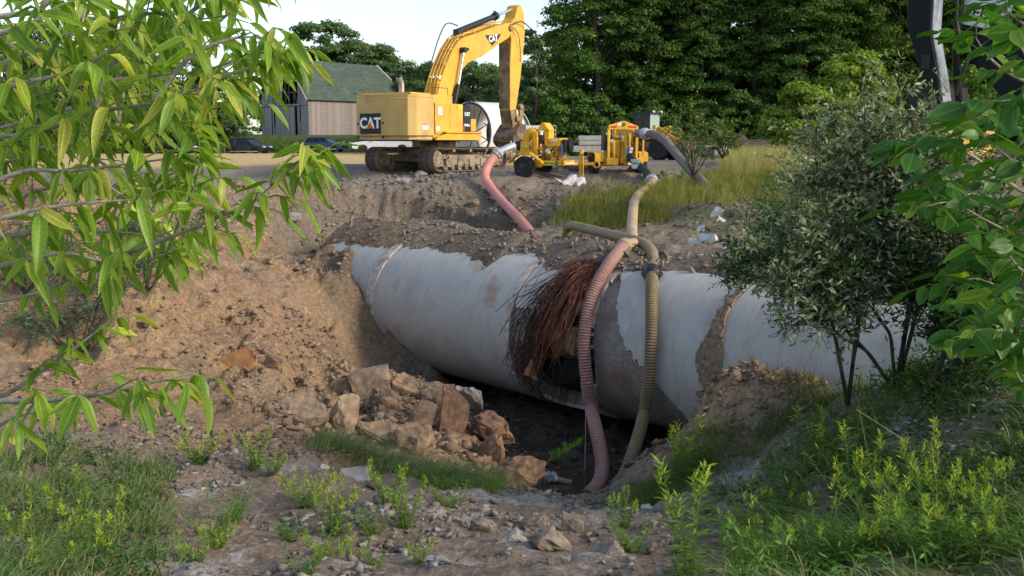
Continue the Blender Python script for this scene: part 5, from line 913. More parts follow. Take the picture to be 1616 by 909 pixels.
# grass banks near the camera
gl = lambda x, y: sstep(262, 215, pxm(x, y) + 30 * fbm(x, y, 1.2, 2, 3)) * sstep(15.2, 14.3, y + .5 * fbm(x, y, .8, 2, 4)); x_, y_ = tufts(260, (-9, -2.4, 8, 15.5), g, 22, .08, gl); blades('bank_grass', x_, y_, .92, .023, L_GRY, g, (.2, -.2), .75, 5, spread=.9)
xx = g.uniform(-7.5, -2.4, 26000); yy = g.uniform(8.5, 15, 26000); kk = (g.random(26000) < gl(xx, yy) * sstep(-.1, .3, fbm(xx, yy, .9, 3, 61))); xx, yy = xx[kk][:3200], yy[kk][:3200]; inst('leafy_ground_cover', *leaf_t(.26, .12, .12, 2), np.stack([xx, yy, ground_np(xx, yy) + np.abs(g.normal(0, .16, len(xx)))], 1), look(g.normal(size=(len(xx), 3)) * np.array((1, 1, .8))), g.uniform(.06, .14, len(xx)), L_DRK)
x_, y_ = tufts(220, (-9, -2.4, 8, 15.3), g, 14, .10, gl); blades('dry_grass', x_, y_, .7, .014, L_DRY, g, (.1, -.3), .6, 4)
def strip(x, y): p = pxm(x, y); yc = 16.6 - .0 * p; return sstep(470, 500, p) * sstep(800, 740, p) * np.exp(-((y - (16.9 - (p - 470) * .0042)) / .45) ** 2)
x_, y_ = tufts(110, (-3.6, .3, 14.6, 17.6), g, 14, .12, strip); blades('flattened_grass', x_, y_, .8, .013, L_DRY, g, (.75, -.12), .5, 4)
x_, y_ = tufts(85, (-3.6, .3, 14.6, 17.6), g, 15, .11, strip); blades('flattened_grass', x_, y_, 1.15, .020, L_GRY, g, (.6, -.1), .75, 5, spread=.75)
x_, y_ = tufts(110, (-1.6, .1, 14.8, 16.6), g, 16, .09, strip); blades('flattened_grass', x_, y_, .42, .014, leafmat('fresh_grass', (.13, .27, .03), (.24, .38, .05), None, .35), g, (.3, -.1), .3, 3)
gr = lambda x, y: sstep(1150, 1250, pxm(x, y) + 60 * fbm(x, y, .9, 2, 23) + 35 * np.maximum(0, y - 11)) * sstep(14.6, 13.8, y) * (.3 + .7 * sstep(-.3, .1, fbm(x, y, 1., 2, 5)))
x_, y_ = tufts(480, (1.8, 9.5, 7.2, 15), g, 18, .08, gr); blades('matted_grass', x_, y_, .95, .021, leafmat('shade_grass', (.065, .14, .035), (.13, .22, .06), (.22, .20, .09), .3), g, (-.55, -.05), .7, 5, spread=.8)
xx = g.uniform(1.8, 8, 60000); yy = g.uniform(8, 14.5, 60000); kk = (g.random(60000) < gr(xx, yy) * sstep(-.25, .2, fbm(xx, yy, .8, 3, 62))); xx, yy = xx[kk][:11000], yy[kk][:11000]; inst('leafy_ground_cover', *leaf_t(.24, .12, .12, 2), np.stack([xx, yy, ground_np(xx, yy) + np.abs(g.normal(0, .2, len(xx)))], 1), look(g.normal(size=(len(xx), 3)) * np.array((1, 1, .8))), g.uniform(.06, .15, len(xx)), leafmat('shade_weed_leaf', (.05, .13, .025), (.11, .22, .04), (.2, .3, .05), .3))
mg = lambda x, y: np.exp(-(((pxm(x, y) - 1060) / 70) ** 2)) * sstep(14.2, 14.9, y) * sstep(16.2, 15.4, y)
x_, y_ = tufts(170, (1.2, 4, 13.6, 16.4), g, 15, .09, mg); blades('matted_grass', x_, y_, .55, .011, L_GRY, g, (-.3, -.35), .5, 4)
x_, y_ = tufts(150, (2.0, 5, 14.2, 16), g, 14, .09, lambda x, y: sstep(-.2, .2, fbm(x, y, 1.2, 2, 44))); blades('matted_grass', x_, y_, .6, .011, L_GRS, g, (-.5, -.3), .5, 4)
rt = lambda x, y: np.exp(-(((pxm(x, y) - 1290) / 60) ** 2)) * sstep(14.3, 14.8, y)
x_, y_ = tufts(160, (4, 6, 14, 16.4), g, 15, .08, rt); blades('dead_grass', x_, y_, .6, .010, mat('dead_grass', (.12, .09, .055), .9, .3, 4), g, (-.25, -.5), .8, 4)
# bent dry stalks
ds = MB(); rg = random.Random(3)
for (x1, y1, x2, y2, x3, y3) in ((1355, 640, 1385, 800, 1392, 830), (1351, 646, 1420, 690, 1455, 722), (1470, 700, 1478, 770, 1480, 820), (1540, 805, 1548, 830, 1552, 850), (1390, 720, 1385, 760, 1380, 800), (560, 640, 572, 690, 590, 720), (585, 690, 590, 715, 600, 730), (722, 615, 700, 640, 680, 660), (405, 560, 404, 640, 402, 700), (392, 590, 394, 650, 395, 700), (830, 790, 860, 770, 900, 752)):
    a_ = on_ground(x3, y3); Y0 = a_.y; ds.tube([a_, at(x2, y2, Y0 - .05), at(x1, y1, Y0)], [.006, .005, .004], 4, cap=False)
ds.build('dry_stalks', STEMD, fixn=False)['kind'] = 'stuff'
# pale fallen leaves and dark ground cover under the right shrubs
n = 1000; px_ = g.uniform(1380, 1616, n); py_ = g.uniform(610, 720, n); P = []; 
for a_, b_ in zip(px_[:170], py_[:170]): P.append(on_ground(a_, b_, 8, 16, 120) + Vector((0, 0, .06)))
P = np.array([tuple(p) for p in P]); D = g.normal(size=(len(P), 3)) * np.array((1, 1, .25)); inst('fallen_leaves', *leaf_t(.34, .1, .1, 3), P, look(D, g.normal(0, .5, len(P))), g.uniform(.05, .12, len(P)), L_WH)
x = g.uniform(3.4, 8.5, 26000); y = g.uniform(9.3, 14.6, 26000); k = (g.random(26000) < sstep(1300, 1420, pxm(x, y) + 60 * fbm(x, y, .7, 2, 9)) * sstep(-.3, .1, fbm(x, y, .9, 3, 12))); x, y = x[k][:9500], y[k][:9500]
z = ground_np(x, y) + np.abs(g.normal(0, .14, len(x))); D = g.normal(size=(len(x), 3)) * np.array((1, 1, .5)); inst('ground_cover', *leaf_t(.38, .12, .12, 2), np.stack([x, y, z], 1), look(D), g.uniform(.05, .12, len(x)), L_DRK)
# a low blue-green weed patch behind the left tree's leaves
for i, (px, py, lb) in enumerate([(120, 480, 'thin leaved bush with blue green leaves on the left slope behind the near tree'), (235, 440, 'spindly blue green bush right of the other bush on the left slope'), (40, 420, 'dark thin leaved bush at the left margin behind the near tree')]):
    p = on_ground(px, py + 60); shrub('willow_bush', lb, 80 + i, branchy(80 + i, p, [p + Vector((random.Random(i * 9 + j).uniform(-1.3, 1.5), random.Random(i * 7 + j).uniform(-.6, .6), random.Random(i * 5 + j).uniform(.9, 2.6))) for j in range(8)], 0, 0, .1), leafmat('willow_leaf_%d' % i, (.05, .12, .06), (.09, .18, .09), None, .3), 1600, .16, leaf_t(.2, .1, .1, 2), twigs=14, tl=.6, wr=.025, sub=24)
# roadside weeds before the barn, with white flowers
x_, y_ = tufts(1300, (-52, -8, 117.5, 128), g, 10, .35, lambda x, y: sstep(-.4, .2, fbm(x, y, .3, 2, 9))); blades('roadside_weeds', x_, y_, 1.3, .12, leafmat('roadside_leaf', (.07, .13, .03), (.14, .20, .05), (.30, .28, .12), .3), g, None, .2)
x_, y_ = tufts(320, (-26, -14, 118, 122), g, 3, .3, None); n = len(x_); P = np.stack([x_, y_, ground_np(x_, y_) + g.uniform(.5, 1.2, n)], 1); inst('white_flowers', *CLUMP, P, rand_rot(n, g), g.uniform(.08, .2, n), mat('white_flower', (.6, .6, .52), .8, .1))

# ------------------------------------------------------------------ yellow excavator
DECK = mat('dark_machine_deck', (.03, .027, .025), .8, .3, 4); INK = mat('black_print', (.015, .015, .017), .5, .05); WINK = mat('white_print', (.8, .8, .78), .5, .05); YINK = mat('yellow_print', (.75, .5, .02), .5, .05); GINK = mat('green_print', (.03, .22, .04), .5, .05); RINK = mat('red_print', (.65, .06, .03), .5, .1); YLAB = mat('yellow_label', (.72, .62, .05), .5, .1)
RIM = mat('dusty_black_rim', (.07, .065, .06), .6, .3, 8)
def wheel(parent, c, r, w, ax='y', rimm=None, name='wheel', tread=0):
    """tyre + rim; c centre in parent space; axle along local y"""
    wh = bpy.data.objects.new(name, None); COL.objects.link(wh); wh.parent = parent; wh.location = c; wh.empty_display_size = .1
    mb = MB().lathe([(r * .60, -w / 2 * .8), (r * .85, -w / 2), (r * .96, -w / 2 * .85), (r, -w / 2 * .5), (r, w / 2 * .5), (r * .96, w / 2 * .85), (r * .85, w / 2), (r * .60, w / 2 * .8)], n=32)
    if tread:
        for k in range(tread):
            a = 2 * PI * k / tread
            for s_ in (-1, 1): mb.box((-.035 * r * 2, 0, r * .985), (.035 * r * 2, w / 2 * .95 * s_, r * 1.05), Matrix.Rotation(a + (.5 if s_ > 0 else 0) * 2 * PI / tread, 4, 'Y'))
    mb.build('tyre', RUB, wh, smooth=True); mb = MB().lathe([(r * .6, -w * .36), (r * .55, -w * .40), (r * .5, -w * .25), (r * .3, -w * .22), (r * .2, -w * .34), (r * .2, w * .34), (r * .3, w * .22), (r * .5, w * .25), (r * .55, w * .4), (r * .6, w * .36)], n=24)
    for k in range(6): a = k * PI / 3; mb.cyl((math.cos(a) * r * .32, -w * .27, math.sin(a) * r * .32), (math.cos(a) * r * .32, w * .27, math.sin(a) * r * .32), r * .035, 6)
    mb.build('rim', rimm or RIM, wh, smooth=True); return wh
def cat_text(parent, M, size, ink=WINK, tri=True, name='lettering'):
    text(name, 'CAT', size, ink, parent, M, .004, size * .035, .95)
    if tri:
        s = size; MM = M @ Matrix.Translation((-.02 * s, -.33 * s, .008)); MB().add([MM @ Vector(p) for p in ((-.42 * s, 0, 0), (.42 * s, 0, 0), (0, .42 * s, 0), (-.42 * s, 0, .004), (.42 * s, 0, .004), (0, .42 * s, .004))], [(0, 2, 1), (3, 4, 5), (0, 1, 4, 3), (1, 2, 5, 4), (2, 0, 3, 5)]).build('logo_triangle', YINK, parent)
        MM = MM @ Matrix.Translation((0, .0, .004)); MB().add([MM @ Vector(p) for p in ((-.24 * s, .0, 0), (.24 * s, .0, 0), (.0, .40 * s, 0), (-.24 * s, 0, .004), (.24 * s, 0, .004), (0, .40 * s, .004))], [(0, 2, 1), (3, 4, 5), (0, 1, 4, 3), (1, 2, 5, 4), (2, 0, 3, 5)]).build('logo_triangle', RINK, parent)
def plate(name, m, parent, M, w, h, t=.008): 
    return MB().box((-w / 2, -h / 2, 0), (w / 2, h / 2, t), M).build(name, m, parent)
ex = thing('excavator', 'large yellow tracked excavator with its boom arched up and stick hanging down', 'excavator', (-3.5, 47.5, -1.19), math.radians(57))
def track(yc):
    fr = MB(); fr.prism([(-2.35, .28), (2.35, .28), (2.5, .5), (2.2, .78), (-2.2, .78), (-2.5, .5)], yc - .2, yc + .2); fr.box((-1.6, yc - .30, .34), (1.6, yc + .30, .70)); 
    for k in range(5): fr.box((-1.9 + k * .9, yc - .36, .25), (-1.55 + k * .9, yc + .36, .62))
    fr.build('track_frame', MUDST, ex)
    R = .52
    for x, nm in ((-2.42, 'sprocket'), (2.42, 'idler')):
        w_ = MB().lathe([(.12, -.30), (.34, -.30), (.36, -.26), (.42, -.20), (.44, .0), (.42, .20), (.36, .26), (.34, .30), (.12, .30)], (x, yc, .60), n=24)
        for k in range(8): a = k * PI / 4; w_.cyl((x + math.cos(a) * .22, yc - .34, .6 + math.sin(a) * .22), (x + math.cos(a) * .22, yc + .34, .6 + math.sin(a) * .22), .03, 6)
        w_.build(nm, MUDST, ex, smooth=True)
    for k in range(8): MB().lathe([(.05, -.3), (.14, -.3), (.16, -.2), (.12, -.15), (.12, .15), (.16, .2), (.14, .3), (.05, .3)], (-1.85 + k * .53, yc, .22), n=12).build('bottom_roller', MUDST, ex, smooth=True)
    for x in (-1.3, 0, 1.3): MB().lathe([(.05, -.36), (.10, -.36), (.12, -.2), (.12, .2), (.10, .36), (.05, .36)], (x, yc, 1.0), n=12).build('carrier_roller', MUDST, ex, smooth=True)
    # shoes run round the path
    path = []
    for k in range(17): a = PI / 2 + PI * k / 16; path.append(Vector((-2.42 + math.cos(a) * R, 0, .58 + math.sin(a) * R)))
    path += [Vector((-2.42 + 4.84 * k / 20, 0, .06)) for k in range(1, 20)]
    for k in range(17): a = -PI / 2 + PI * k / 16; path.append(Vector((2.42 + math.cos(a) * R, 0, .58 + math.sin(a) * R)))
    for k in range(1, 24): x = 2.42 - 4.84 * k / 24; path.append(Vector((x, 0, 1.10 - .055 * abs(math.sin(x * PI / 1.25)) + (.0))))
    path.append(path[0]); L = resample(path, .228); me = None
    for i in range(len(L) - 1):
        p, q = L[i], L[i + 1]; T = (q - p).normalized(); Nn = Vector((-T.z, 0, T.x)); Nn = -Nn if Nn.dot(p - Vector((max(-2.42, min(2.42, p.x)), 0, .58))) < 0 else Nn
        if me is None:
            s = MB().box((-.108, -.42, -.02), (.108, .42, .012)); 
            for x in (-.085, -.01, .07): s.box((x, -.42, .012), (x + .018, .42, .05))
            s.box((-.11, -.16, -.10), (.10, -.08, -.02)); s.box((-.11, .08, -.10), (.10, .16, -.02)); o = s.build('track_shoe', STEEL, ex); me = o.data
        else: o = bpy.data.objects.new('track_shoe', me); COL.objects.link(o); o.parent = ex
        M = Matrix((T, T.cross(Nn) * -1, Nn)).transposed().to_4x4(); M.translation = (p + q) / 2 + Vector((0, yc, 0)); o.matrix_local = M
track(-1.55); track(1.55)
MB().box((-1.2, -1.3, .45), (1.2, 1.3, 1.05), ch=.3).prism([(-1.9, .5), (-1.2, .95), (1.2, .95), (1.9, .5)], -1.3, -.6).prism([(-1.9, .5), (-1.2, .95), (1.2, .95), (1.9, .5)], .6, 1.3).cyl((0, 0, 1.0), (0, 0, 1.46), .85, 28).build('carbody', MUDST, ex)
MB().box((-3.6, -1.62, 1.40), (.8, 1.62, 1.50)).build('deck', DECK, ex)
cw = MB(); o2 = [(-2.55, -1.74), (-3.75, -1.74), (-4.08, -1.5), (-4.22, -.6), (-4.22, .6), (-4.05, 1.35), (-3.7, 1.74), (-2.55, 1.74)]; cw.prism(o2, 1.62, 3.25, 'z')
cw.prism([(a * .985 if a < -3 else a, b * .985) for a, b in o2], 3.25, 3.40, 'z'); cw.prism([(max(a, -4.22) * (.965 if a < -3 else 1), b * .95) for a, b in o2], 1.44, 1.62, 'z'); cw.build('counterweight', YEL2, ex, bevel=.02)
MB().box((-4.0, -1.6, 3.40), (-2.6, 1.3, 3.47)).build('counterweight_cap', YEL, ex, bevel=.015)
MB().box((-2.54, -1.70, 1.50), (-1.1, 1.66, 3.42)).box((-1.1, -1.2, 1.5), (-.75, -.5, 3.3)).build('engine_hood', YEL, ex, bevel=.03)
for (x0, x1) in ((-2.5, -1.42), (-1.40, -.86), (-.85, -.42)): MB().box((x0, -1.765, 1.72), (x1, -1.70, 3.06)).build('side_door', YEL, ex, bevel=.008)
MB().box((-1.1, -1.69, 1.5), (-.41, -.6, 3.05)).build('tank_housing', YEL, ex, bevel=.02)
MB().box((-.405, -1.76, 1.86), (.24, -.6, 3.04)).build('black_panel', BLK, ex, bevel=.015)
MB().box((.26, -1.66, 1.85), (.80, -.75, 2.42)).box((.26, -1.55, 1.5), (.85, .5, 1.85)).build('tool_box', YEL, ex, bevel=.02)
sk = MB().prism([(-2.6, 1.44), (.82, 1.44), (.86, 1.62), (.82, 1.80), (-1.6, 1.78), (-2.5, 1.58)], -1.90, -1.77); sk.box((-2.0, -1.98, 1.76), (.84, -1.70, 1.82)); sk.build('side_step', YEL, ex, bevel=.008)
cab = MB().prism([(-.1, 1.5), (1.9, 1.5), (2.05, 2.4), (1.7, 3.62), (-.1, 3.62)], .74, 1.72).build('cab', BLK, ex, bevel=.03); MB().prism([(.1, 2.2), (1.9, 2.2), (1.62, 3.45), (.1, 3.45)], 1.725, 1.735).prism([(.1, 2.2), (1.9, 2.2), (1.62, 3.45), (.1, 3.45)], .725, .735).build('window', GLS, cab)
MB().tube([(-3.0, -.3, 3.35), (-3.0, -.3, 3.85), (-3.04, -.3, 4.0), (-3.2, -.3, 4.18)], [.13, .13, .12, .14], 14).build('exhaust_pipe', mat('exhaust_steel', (.35, .33, .30), .4, .2, 5, metal=.7), ex, smooth=True)
MB().lathe([(.10, 0), (.125, .01)], (0, 0, 0)).build('exhaust_mouth', BLK, ex).matrix_local = Matrix.Translation((-3.215, -.3, 4.195)) @ Matrix.Rotation(.7, 4, 'Y') @ Matrix.Rotation(PI / 2, 4, 'X')
hr = MB()
for x in (.05, .38, .72): hr.tube([(x, -1.6, 2.3), (x, -1.6, 3.55)], .016, 5)
hr.tube([(.05, -1.6, 3.55), (.72, -1.6, 3.55)], .016, 5); hr.tube([(.05, -1.6, 3.2), (.72, -1.6, 3.2)], .012, 5); MB().tube([(-2.3, -1.5, 3.4), (-2.3, -1.5, 3.75), (-1.2, -1.5, 3.75), (-1.2, -1.5, 3.4)], .016, 5).build('handrail', BLK, ex); hr.build('handrail', BLK, ex)
MB().tube([(-3.75, -1.3, 3.42), (-3.72, -1.3, 3.65), (-3.6, -1.3, 3.75), (-3.52, -1.3, 3.55)], .012, 5).build('antenna', BLK, ex)
# boom, stick, bucket
boomP = [(-.45, 1.9), (-.61, 3.26), (-.35, 4.02), (.15, 4.91), (.66, 5.61), (1.17, 6.09), (1.63, 6.31), (2.53, 6.54), (3.95, 6.97), (5.26, 7.32), (5.67, 7.36), (5.82, 7.2), (5.79, 6.96), (5.5, 6.62), (4.68, 6.27), (3.22, 5.57), (1.88, 5.11), (1.46, 4.79), (.78, 3.87), (.37, 3.18), (.3, 1.9)]
bo = MB().prism(boomP, -.42, .42).build('boom', YEL, ex, bevel=.02)
MB().cyl((5.62, -.52, 7.12), (5.62, .52, 7.12), .16, 16).build('boom_pin', DRTY, bo); ln = MB(); up = [Vector((a, 0, b)) for a, b in ((-.5, 3.1), (-.35, 4.05), (.15, 4.95), (.66, 5.66), (1.17, 6.15), (1.63, 6.39), (2.53, 6.62), (3.95, 7.05), (5.1, 7.38))]
for y in (-.32, -.14, .08, .26):
    ln.tube([p + Vector((-.05, y, .04)) for p in spline(up, 3)], .028, 6)
    for p in up[1:-1:1]: ln.box((-.04, y - .05, -.02), (.04, y + .05, .09), Matrix.Translation(p))
ln.build('hydraulic_lines', YEL, bo)
for y in (-.32, -.14, .08, .26): MB().cyl((-.48, y, 3.5), (-.56, y, 3.05), .045, 8).build('line_fitting', CHR, bo); MB().cyl((-.18, y, 4.4), (-.25, y, 4.25), .04, 8).build('line_fitting', CHR, bo)
MB().tube([(.35, -.6, 2.6), (.52, -.6, 3.1), (.85, -.6, 4.05)], .10, 12).build('boom_cylinder', BLK, bo, smooth=True); MB().cyl((.85, -.6, 4.05), (1.31, -.6, 5.62), .065, 12).build('cylinder_rod', CHR, bo, smooth=True); MB().cyl((1.31, -.72, 5.68), (1.31, .72, 5.68), .13, 14).cyl((1.75, -.55, 5.75), (1.75, .5, 5.75), .07, 10).build('cylinder_pin', BLK, bo); MB().tube([(.35, .6, 2.6), (.85, .6, 4.05)], .10, 12).build('boom_cylinder', BLK, bo, smooth=True); MB().cyl((.85, .6, 4.05), (1.31, .6, 5.62), .065, 12).build('cylinder_rod', CHR, bo, smooth=True)
MB().cyl((1.7, 0, 6.62), (4.9, 0, 7.66), .14, 14).cyl((4.75, 0, 7.6), (4.98, 0, 7.69), .20, 14).cyl((4.8, 0, 7.9), (4.9, 0, 7.6), .07, 8).box((1.5, -.16, 6.3), (1.9, .16, 6.7)).build('stick_cylinder', BLK, bo, smooth=True); MB().cyl((4.9, 0, 7.66), (6.95, 0, 8.33), .075, 12).build('cylinder_rod', CHR, bo, smooth=True)
stk = MB().prism([(6.47, 8.32), (6.72, 8.42), (7.08, 8.01), (7.16, 7.28), (7.08, 6.54), (6.70, 4.6), (6.38, 3.4), (6.25, 3.0), (5.75, 3.0), (5.72, 4.71), (5.85, 6.55), (5.62, 7.2), (5.9, 7.45), (6.2, 7.7)], -.34, .34).build('stick', YEL, ex, bevel=.02)
MB().box((5.70, -.335, 3.1), (5.735, .335, 6.4), Matrix.Shear('XY', 4, (0, 0)) if False else None).build('shaded_dirty_belly_plate', DRTY, stk)  # brown plate: shade of the stick's back face painted in, along with mud
MB().cyl((7.15, 0, 6.7), (6.93, 0, 4.6), .11, 12).build('bucket_cylinder', BLK, stk, smooth=True); MB().cyl((6.93, 0, 4.6), (6.72, 0, 3.3), .07, 10).build('cylinder_rod', CHR, stk, smooth=True)
lk = MB().prism([(6.5, 3.35), (6.95, 3.3), (7.0, 3.05), (6.7, 2.2), (6.45, 2.15), (6.55, 2.9)], -.42, -.30).prism([(6.5, 3.35), (6.95, 3.3), (7.0, 3.05), (6.7, 2.2), (6.45, 2.15), (6.55, 2.9)], .30, .42).cyl((6.6, -.5, 3.2), (6.6, .5, 3.2), .13, 14).cyl((6.3, -.5, 2.6), (6.3, .5, 2.6), .15, 14).cyl((6.62, -.5, 2.25), (6.62, .5, 2.25), .14, 14).prism([(5.75, 3.0), (6.35, 3.1), (6.5, 2.3), (6.0, 2.1)], -.34, .34); lk.build('bucket_linkage', DRTY, stk, bevel=.01)
for (pts, r) in (([(5.7, -.45, 7.3), (6.6, -.55, 7.5), (7.9, -.6, 6.9), (8.2, -.6, 6.2), (7.9, -.6, 5.5), (7.2, -.5, 5.2)], .03), ([(5.6, -.44, 7.3), (6.2, -.5, 6.9), (6.5, -.45, 6.2), (6.6, -.4, 5.5)], .02), ([(-.2, .2, 5.0), (.3, .1, 6.2), (.9, .1, 6.9), (1.8, .1, 6.9)], .028)): MB().tube(spline([Vector(p) for p in pts], 5), r, 6).build('hydraulic_hose', BLK, stk)
BM = mat('muddy_bucket', (.10, .075, .055), .8, .4, 3, col2=(.22, .16, .11), c2scale=3., bump=.5)
bk = MB()
prof = [(6.75, 2.35), (6.1, 2.35), (5.7, 2.0), (5.15, 1.45), (5.1, 1.05), (5.5, .75), (6.2, .62), (7.2, .75)]
inn = [(6.75, 2.25), (6.15, 2.27), (5.78, 1.95), (5.24, 1.42), (5.2, 1.1), (5.54, .84), (6.2, .72), (7.2, .80)]
sc_ = lambda L_: [(6.75 + (x - 6.75) * .72, 2.2 + (z - 2.2) * .72) for x, z in L_]; prof = sc_(prof); inn = sc_(inn)
n_ = len(prof); V = []
for y in (-.6, .6): V += [(a, y, b) for a, b in prof] + [(a, y, b) for a, b in inn]
fq = [];
for i in range(n_ - 1): fq += [(i, i + 1, i + 1 + 2 * n_, i + 2 * n_), (i + n_, i + n_ + 2 * n_, i + 1 + 3 * n_, i + 1 + n_), (i, i + n_, i + 1 + n_, i + 1), (i + 2 * n_, i + 1 + 2 * n_, i + 1 + 3 * n_, i + 3 * n_)]
bk.add(V, fq); side_ = prof; bk.prism(prof, -.63, -.59).prism(prof, .59, .63)
for k in range(5): bk.prism([(7.0, 1.14), (7.3, 1.06), (7.0, 1.22)], -.55 + k * .25, -.45 + k * .25)
bk.build('bucket', BM, stk, bevel=0)
# prints on the excavator
rear = lambda y, z, dx=0: frame_m((-4.235 + dx, y, z), (0, -1, 0), (0, 0, 1)); side = lambda x, z, y=-1.775: frame_m((x, y, z), (1, 0, 0), (0, 0, 1))
M = rear(.48, 2.15); plate('logo_plate', INK, ex, M, 1.18, .88); cat_text(ex, M @ Matrix.Translation((0, 0, .012)), .64)
Ms = frame_m((-3.2, -1.75, 2.05), (1, 0, 0), (0, 0, 1)); plate('warning_sticker', WHT, ex, Ms, .40, .32); plate('warning_header', RINK, ex, Ms @ Matrix.Translation((0, .09, .009)), .36, .12, .004); text('lettering', 'DANGER', .085, WINK, ex, Ms @ Matrix.Translation((0, .09, .015)), .001)
for k in range(3): plate('print_line', INK, ex, Ms @ Matrix.Translation((0, -.02 - .045 * k, .009)), .28, .012, .002)
Ml = frame_m((-3.90, 1.58, 2.0), (.45, .55, 0), (0, 0, 1)); 
Mq = frame_m((-4.19, 1.0, 2.0), (-.16, -.75, 0), (0, 0, 1))
plate('warning_sticker', WHT, ex, side(-2.15, 2.72), .30, .36); text('lettering', '374D', .1, INK, ex, side(-2.15, 2.72) @ Matrix.Translation((0, 0, .012)), .001) if 0 else None
plate('sticker', WHT, ex, side(-2.32, 1.95), .26, .2); plate('label', YLAB, ex, side(-.66, 2.92), .38, .14); text('lettering', 'Michigan', .085, GINK, ex, side(-.70, 2.92) @ Matrix.Translation((0, 0, .011)), .001)
pn = side(-.08, 2.62, -1.77); plate('logo_plate', WINK, ex, pn, .30, .26, .004) if 0 else None; cat_text(ex, pn, .22, WINK, False); text('lettering', '374D L', .15, WINK, ex, side(-.08, 2.12, -1.77), .003, .006)
MB().prism([(-.40, 2.2), (-.28, 1.88), (-.40, 1.88)], -1.768, -1.762).build('red_stripe', RINK, ex)
bl = MB().prism([(3.35, 6.55), (4.75, 6.75), (4.45, 6.42), (3.95, 6.1)], -.436, -.424).build('logo_plate', INK, bo); cat_text(bo, frame_m((4.05, -.44, 6.45), (1, 0, .2), (-.2, 0, 1)), .42, WINK, False)
for y, z in ((1.22, 2.15), (-.22, 2.17), (1.22, 1.6), (-.22, 1.55)): MB().cyl((-4.20, y, z), (-4.235, y, z), .055, 10).build('lifting_hole', BLK, ex)
# ------------------------------------------------------------------ pump trailer seen from the side
p0 = at(828, 281, 35.6); A23 = math.radians(-23)
pu = thing('pump_trailer', 'yellow engine driven water pump on a two wheeled trailer, seen from the side', 'pump', (p0.x + .85 * .39, p0.y + .85 * .92, p0.z), A23)
PX_ = lambda px: (px - 828) * .0247; PZ_ = lambda py: (281 - py) * .0227
for y in (-.85, .85): wheel(pu, (0, y, .39), .39, .24)
for y in (-1.0, .72):
    f_ = [(PX_(804), PZ_(258)), (PX_(817), PZ_(245.5)), (PX_(837), PZ_(244)), (PX_(856), PZ_(258))]; f2 = [(a, b + .06) for a, b in f_]; mb = MB(); o_ = f_ + f2[::-1]; n = 4
    for i in range(3): mb.prism([f_[i], f_[i + 1], f2[i + 1], f2[i]], y, y + .28)
    mb.build('fender', YEL3, pu)
fr = MB()
for y in (-.62, .56): fr.box((PX_(806), y, .44), (PX_(884), y + .06, .62))
fr.box((PX_(806), -.62, .44), (PX_(809), .62, .62)); fr.box((PX_(880), -.62, .44), (PX_(884), .62, .62)); fr.prism([(PX_(884), -.56), (PX_(902), -.10), (PX_(919), -.06), (PX_(919), .06), (PX_(902), .10), (PX_(884), .56)], .46, .56, 'z'); fr.cyl((0, -.85, .39), (0, .85, .39), .05, 10); fr.build('chassis', YEL3, pu)
MB().box((PX_(901), -.16, .08), (PX_(904), -.10, .92)).box((PX_(905.5), -.16, .05), (PX_(907), -.10, .80)).cyl((PX_(904), -.13, .85), (PX_(904), -.13, 1.0), .07, 10).box((PX_(899), -.2, .0), (PX_(908), -.04, .03)).build('jack', YEL3, pu)
MB().tube([(PX_(919), 0, .5), (PX_(923), 0, .5)], .03, 6).tube([(PX_(925) + math.cos(a) * .11, 0, .48 + math.sin(a) * .11) for a in np.linspace(0, 2 * PI, 13)], .03, 6).build('tow_ring', YEL3, pu)
MB().box((PX_(814), -.5, PZ_(246)), (PX_(835), .3, PZ_(224)), ch=.05).build('tank', YEL3, pu); Mk = frame_m((PX_(824), -.505, PZ_(234)), (1, 0, 0), (0, 0, 1)); plate('label', YLAB, pu, Mk, .42, .10); text('lettering', 'Michigan', .09, GINK, pu, Mk @ Matrix.Translation((-.06, 0, .011)), .001, .002); plate('logo_plate', INK, pu, Mk @ Matrix.Translation((.17, 0, .009)), .10, .10, .003); text('lettering', 'CAT', .05, WINK, pu, Mk @ Matrix.Translation((.17, 0, .014)), .001)
MB().box((PX_(836), -.52, PZ_(246)), (PX_(841.5), -.40, PZ_(209))).box((PX_(836), .30, PZ_(246)), (PX_(841.5), .42, PZ_(209))).box((PX_(836), -.4, PZ_(212)), (PX_(841.5), .3, PZ_(209))).build('upright', YEL3, pu)
MB().tube(spline([Vector((PX_(815) + .1, -.25, PZ_(228))), Vector((PX_(824), -.25, PZ_(213))), Vector((PX_(832), -.25, PZ_(210))), Vector((PX_(836), -.25, PZ_(218))), Vector((PX_(836), -.25, PZ_(226)))], 5), .17, 14).build('volute', YEL3, pu, smooth=True)
MB().tube([(PX_(819), -.25, PZ_(236)), (PX_(812), -.3, PZ_(229)), (PX_(806), -.35, PZ_(232))], [.2, .2, .17], 14).build('suction_elbow', BLK, pu, smooth=True)
MB().prism([(PX_(838), PZ_(207)), (PX_(858), PZ_(207)), (PX_(855), PZ_(203)), (PX_(850), PZ_(195)), (PX_(846), PZ_(195)), (PX_(841), PZ_(203))], -.35, .25).box((PX_(849), -.30, PZ_(222)), (PX_(857), .2, PZ_(207))).build('lifting_frame', YEL3, pu, bevel=.015)
MB().cyl((PX_(845), -.3, PZ_(228)), (PX_(845), -.3, PZ_(209)), .09, 12).build('air_filter', BLK, pu); MB().cyl((PX_(845.5), -.36, PZ_(214)), (PX_(845.5), -.36, PZ_(208)), .07, 10).build('cap', WHT, pu)
MB().box((PX_(852), -.42, PZ_(233)), (PX_(878), .35, PZ_(219)), ch=.08).build('engine_cover', YEL3, pu, bevel=.03)
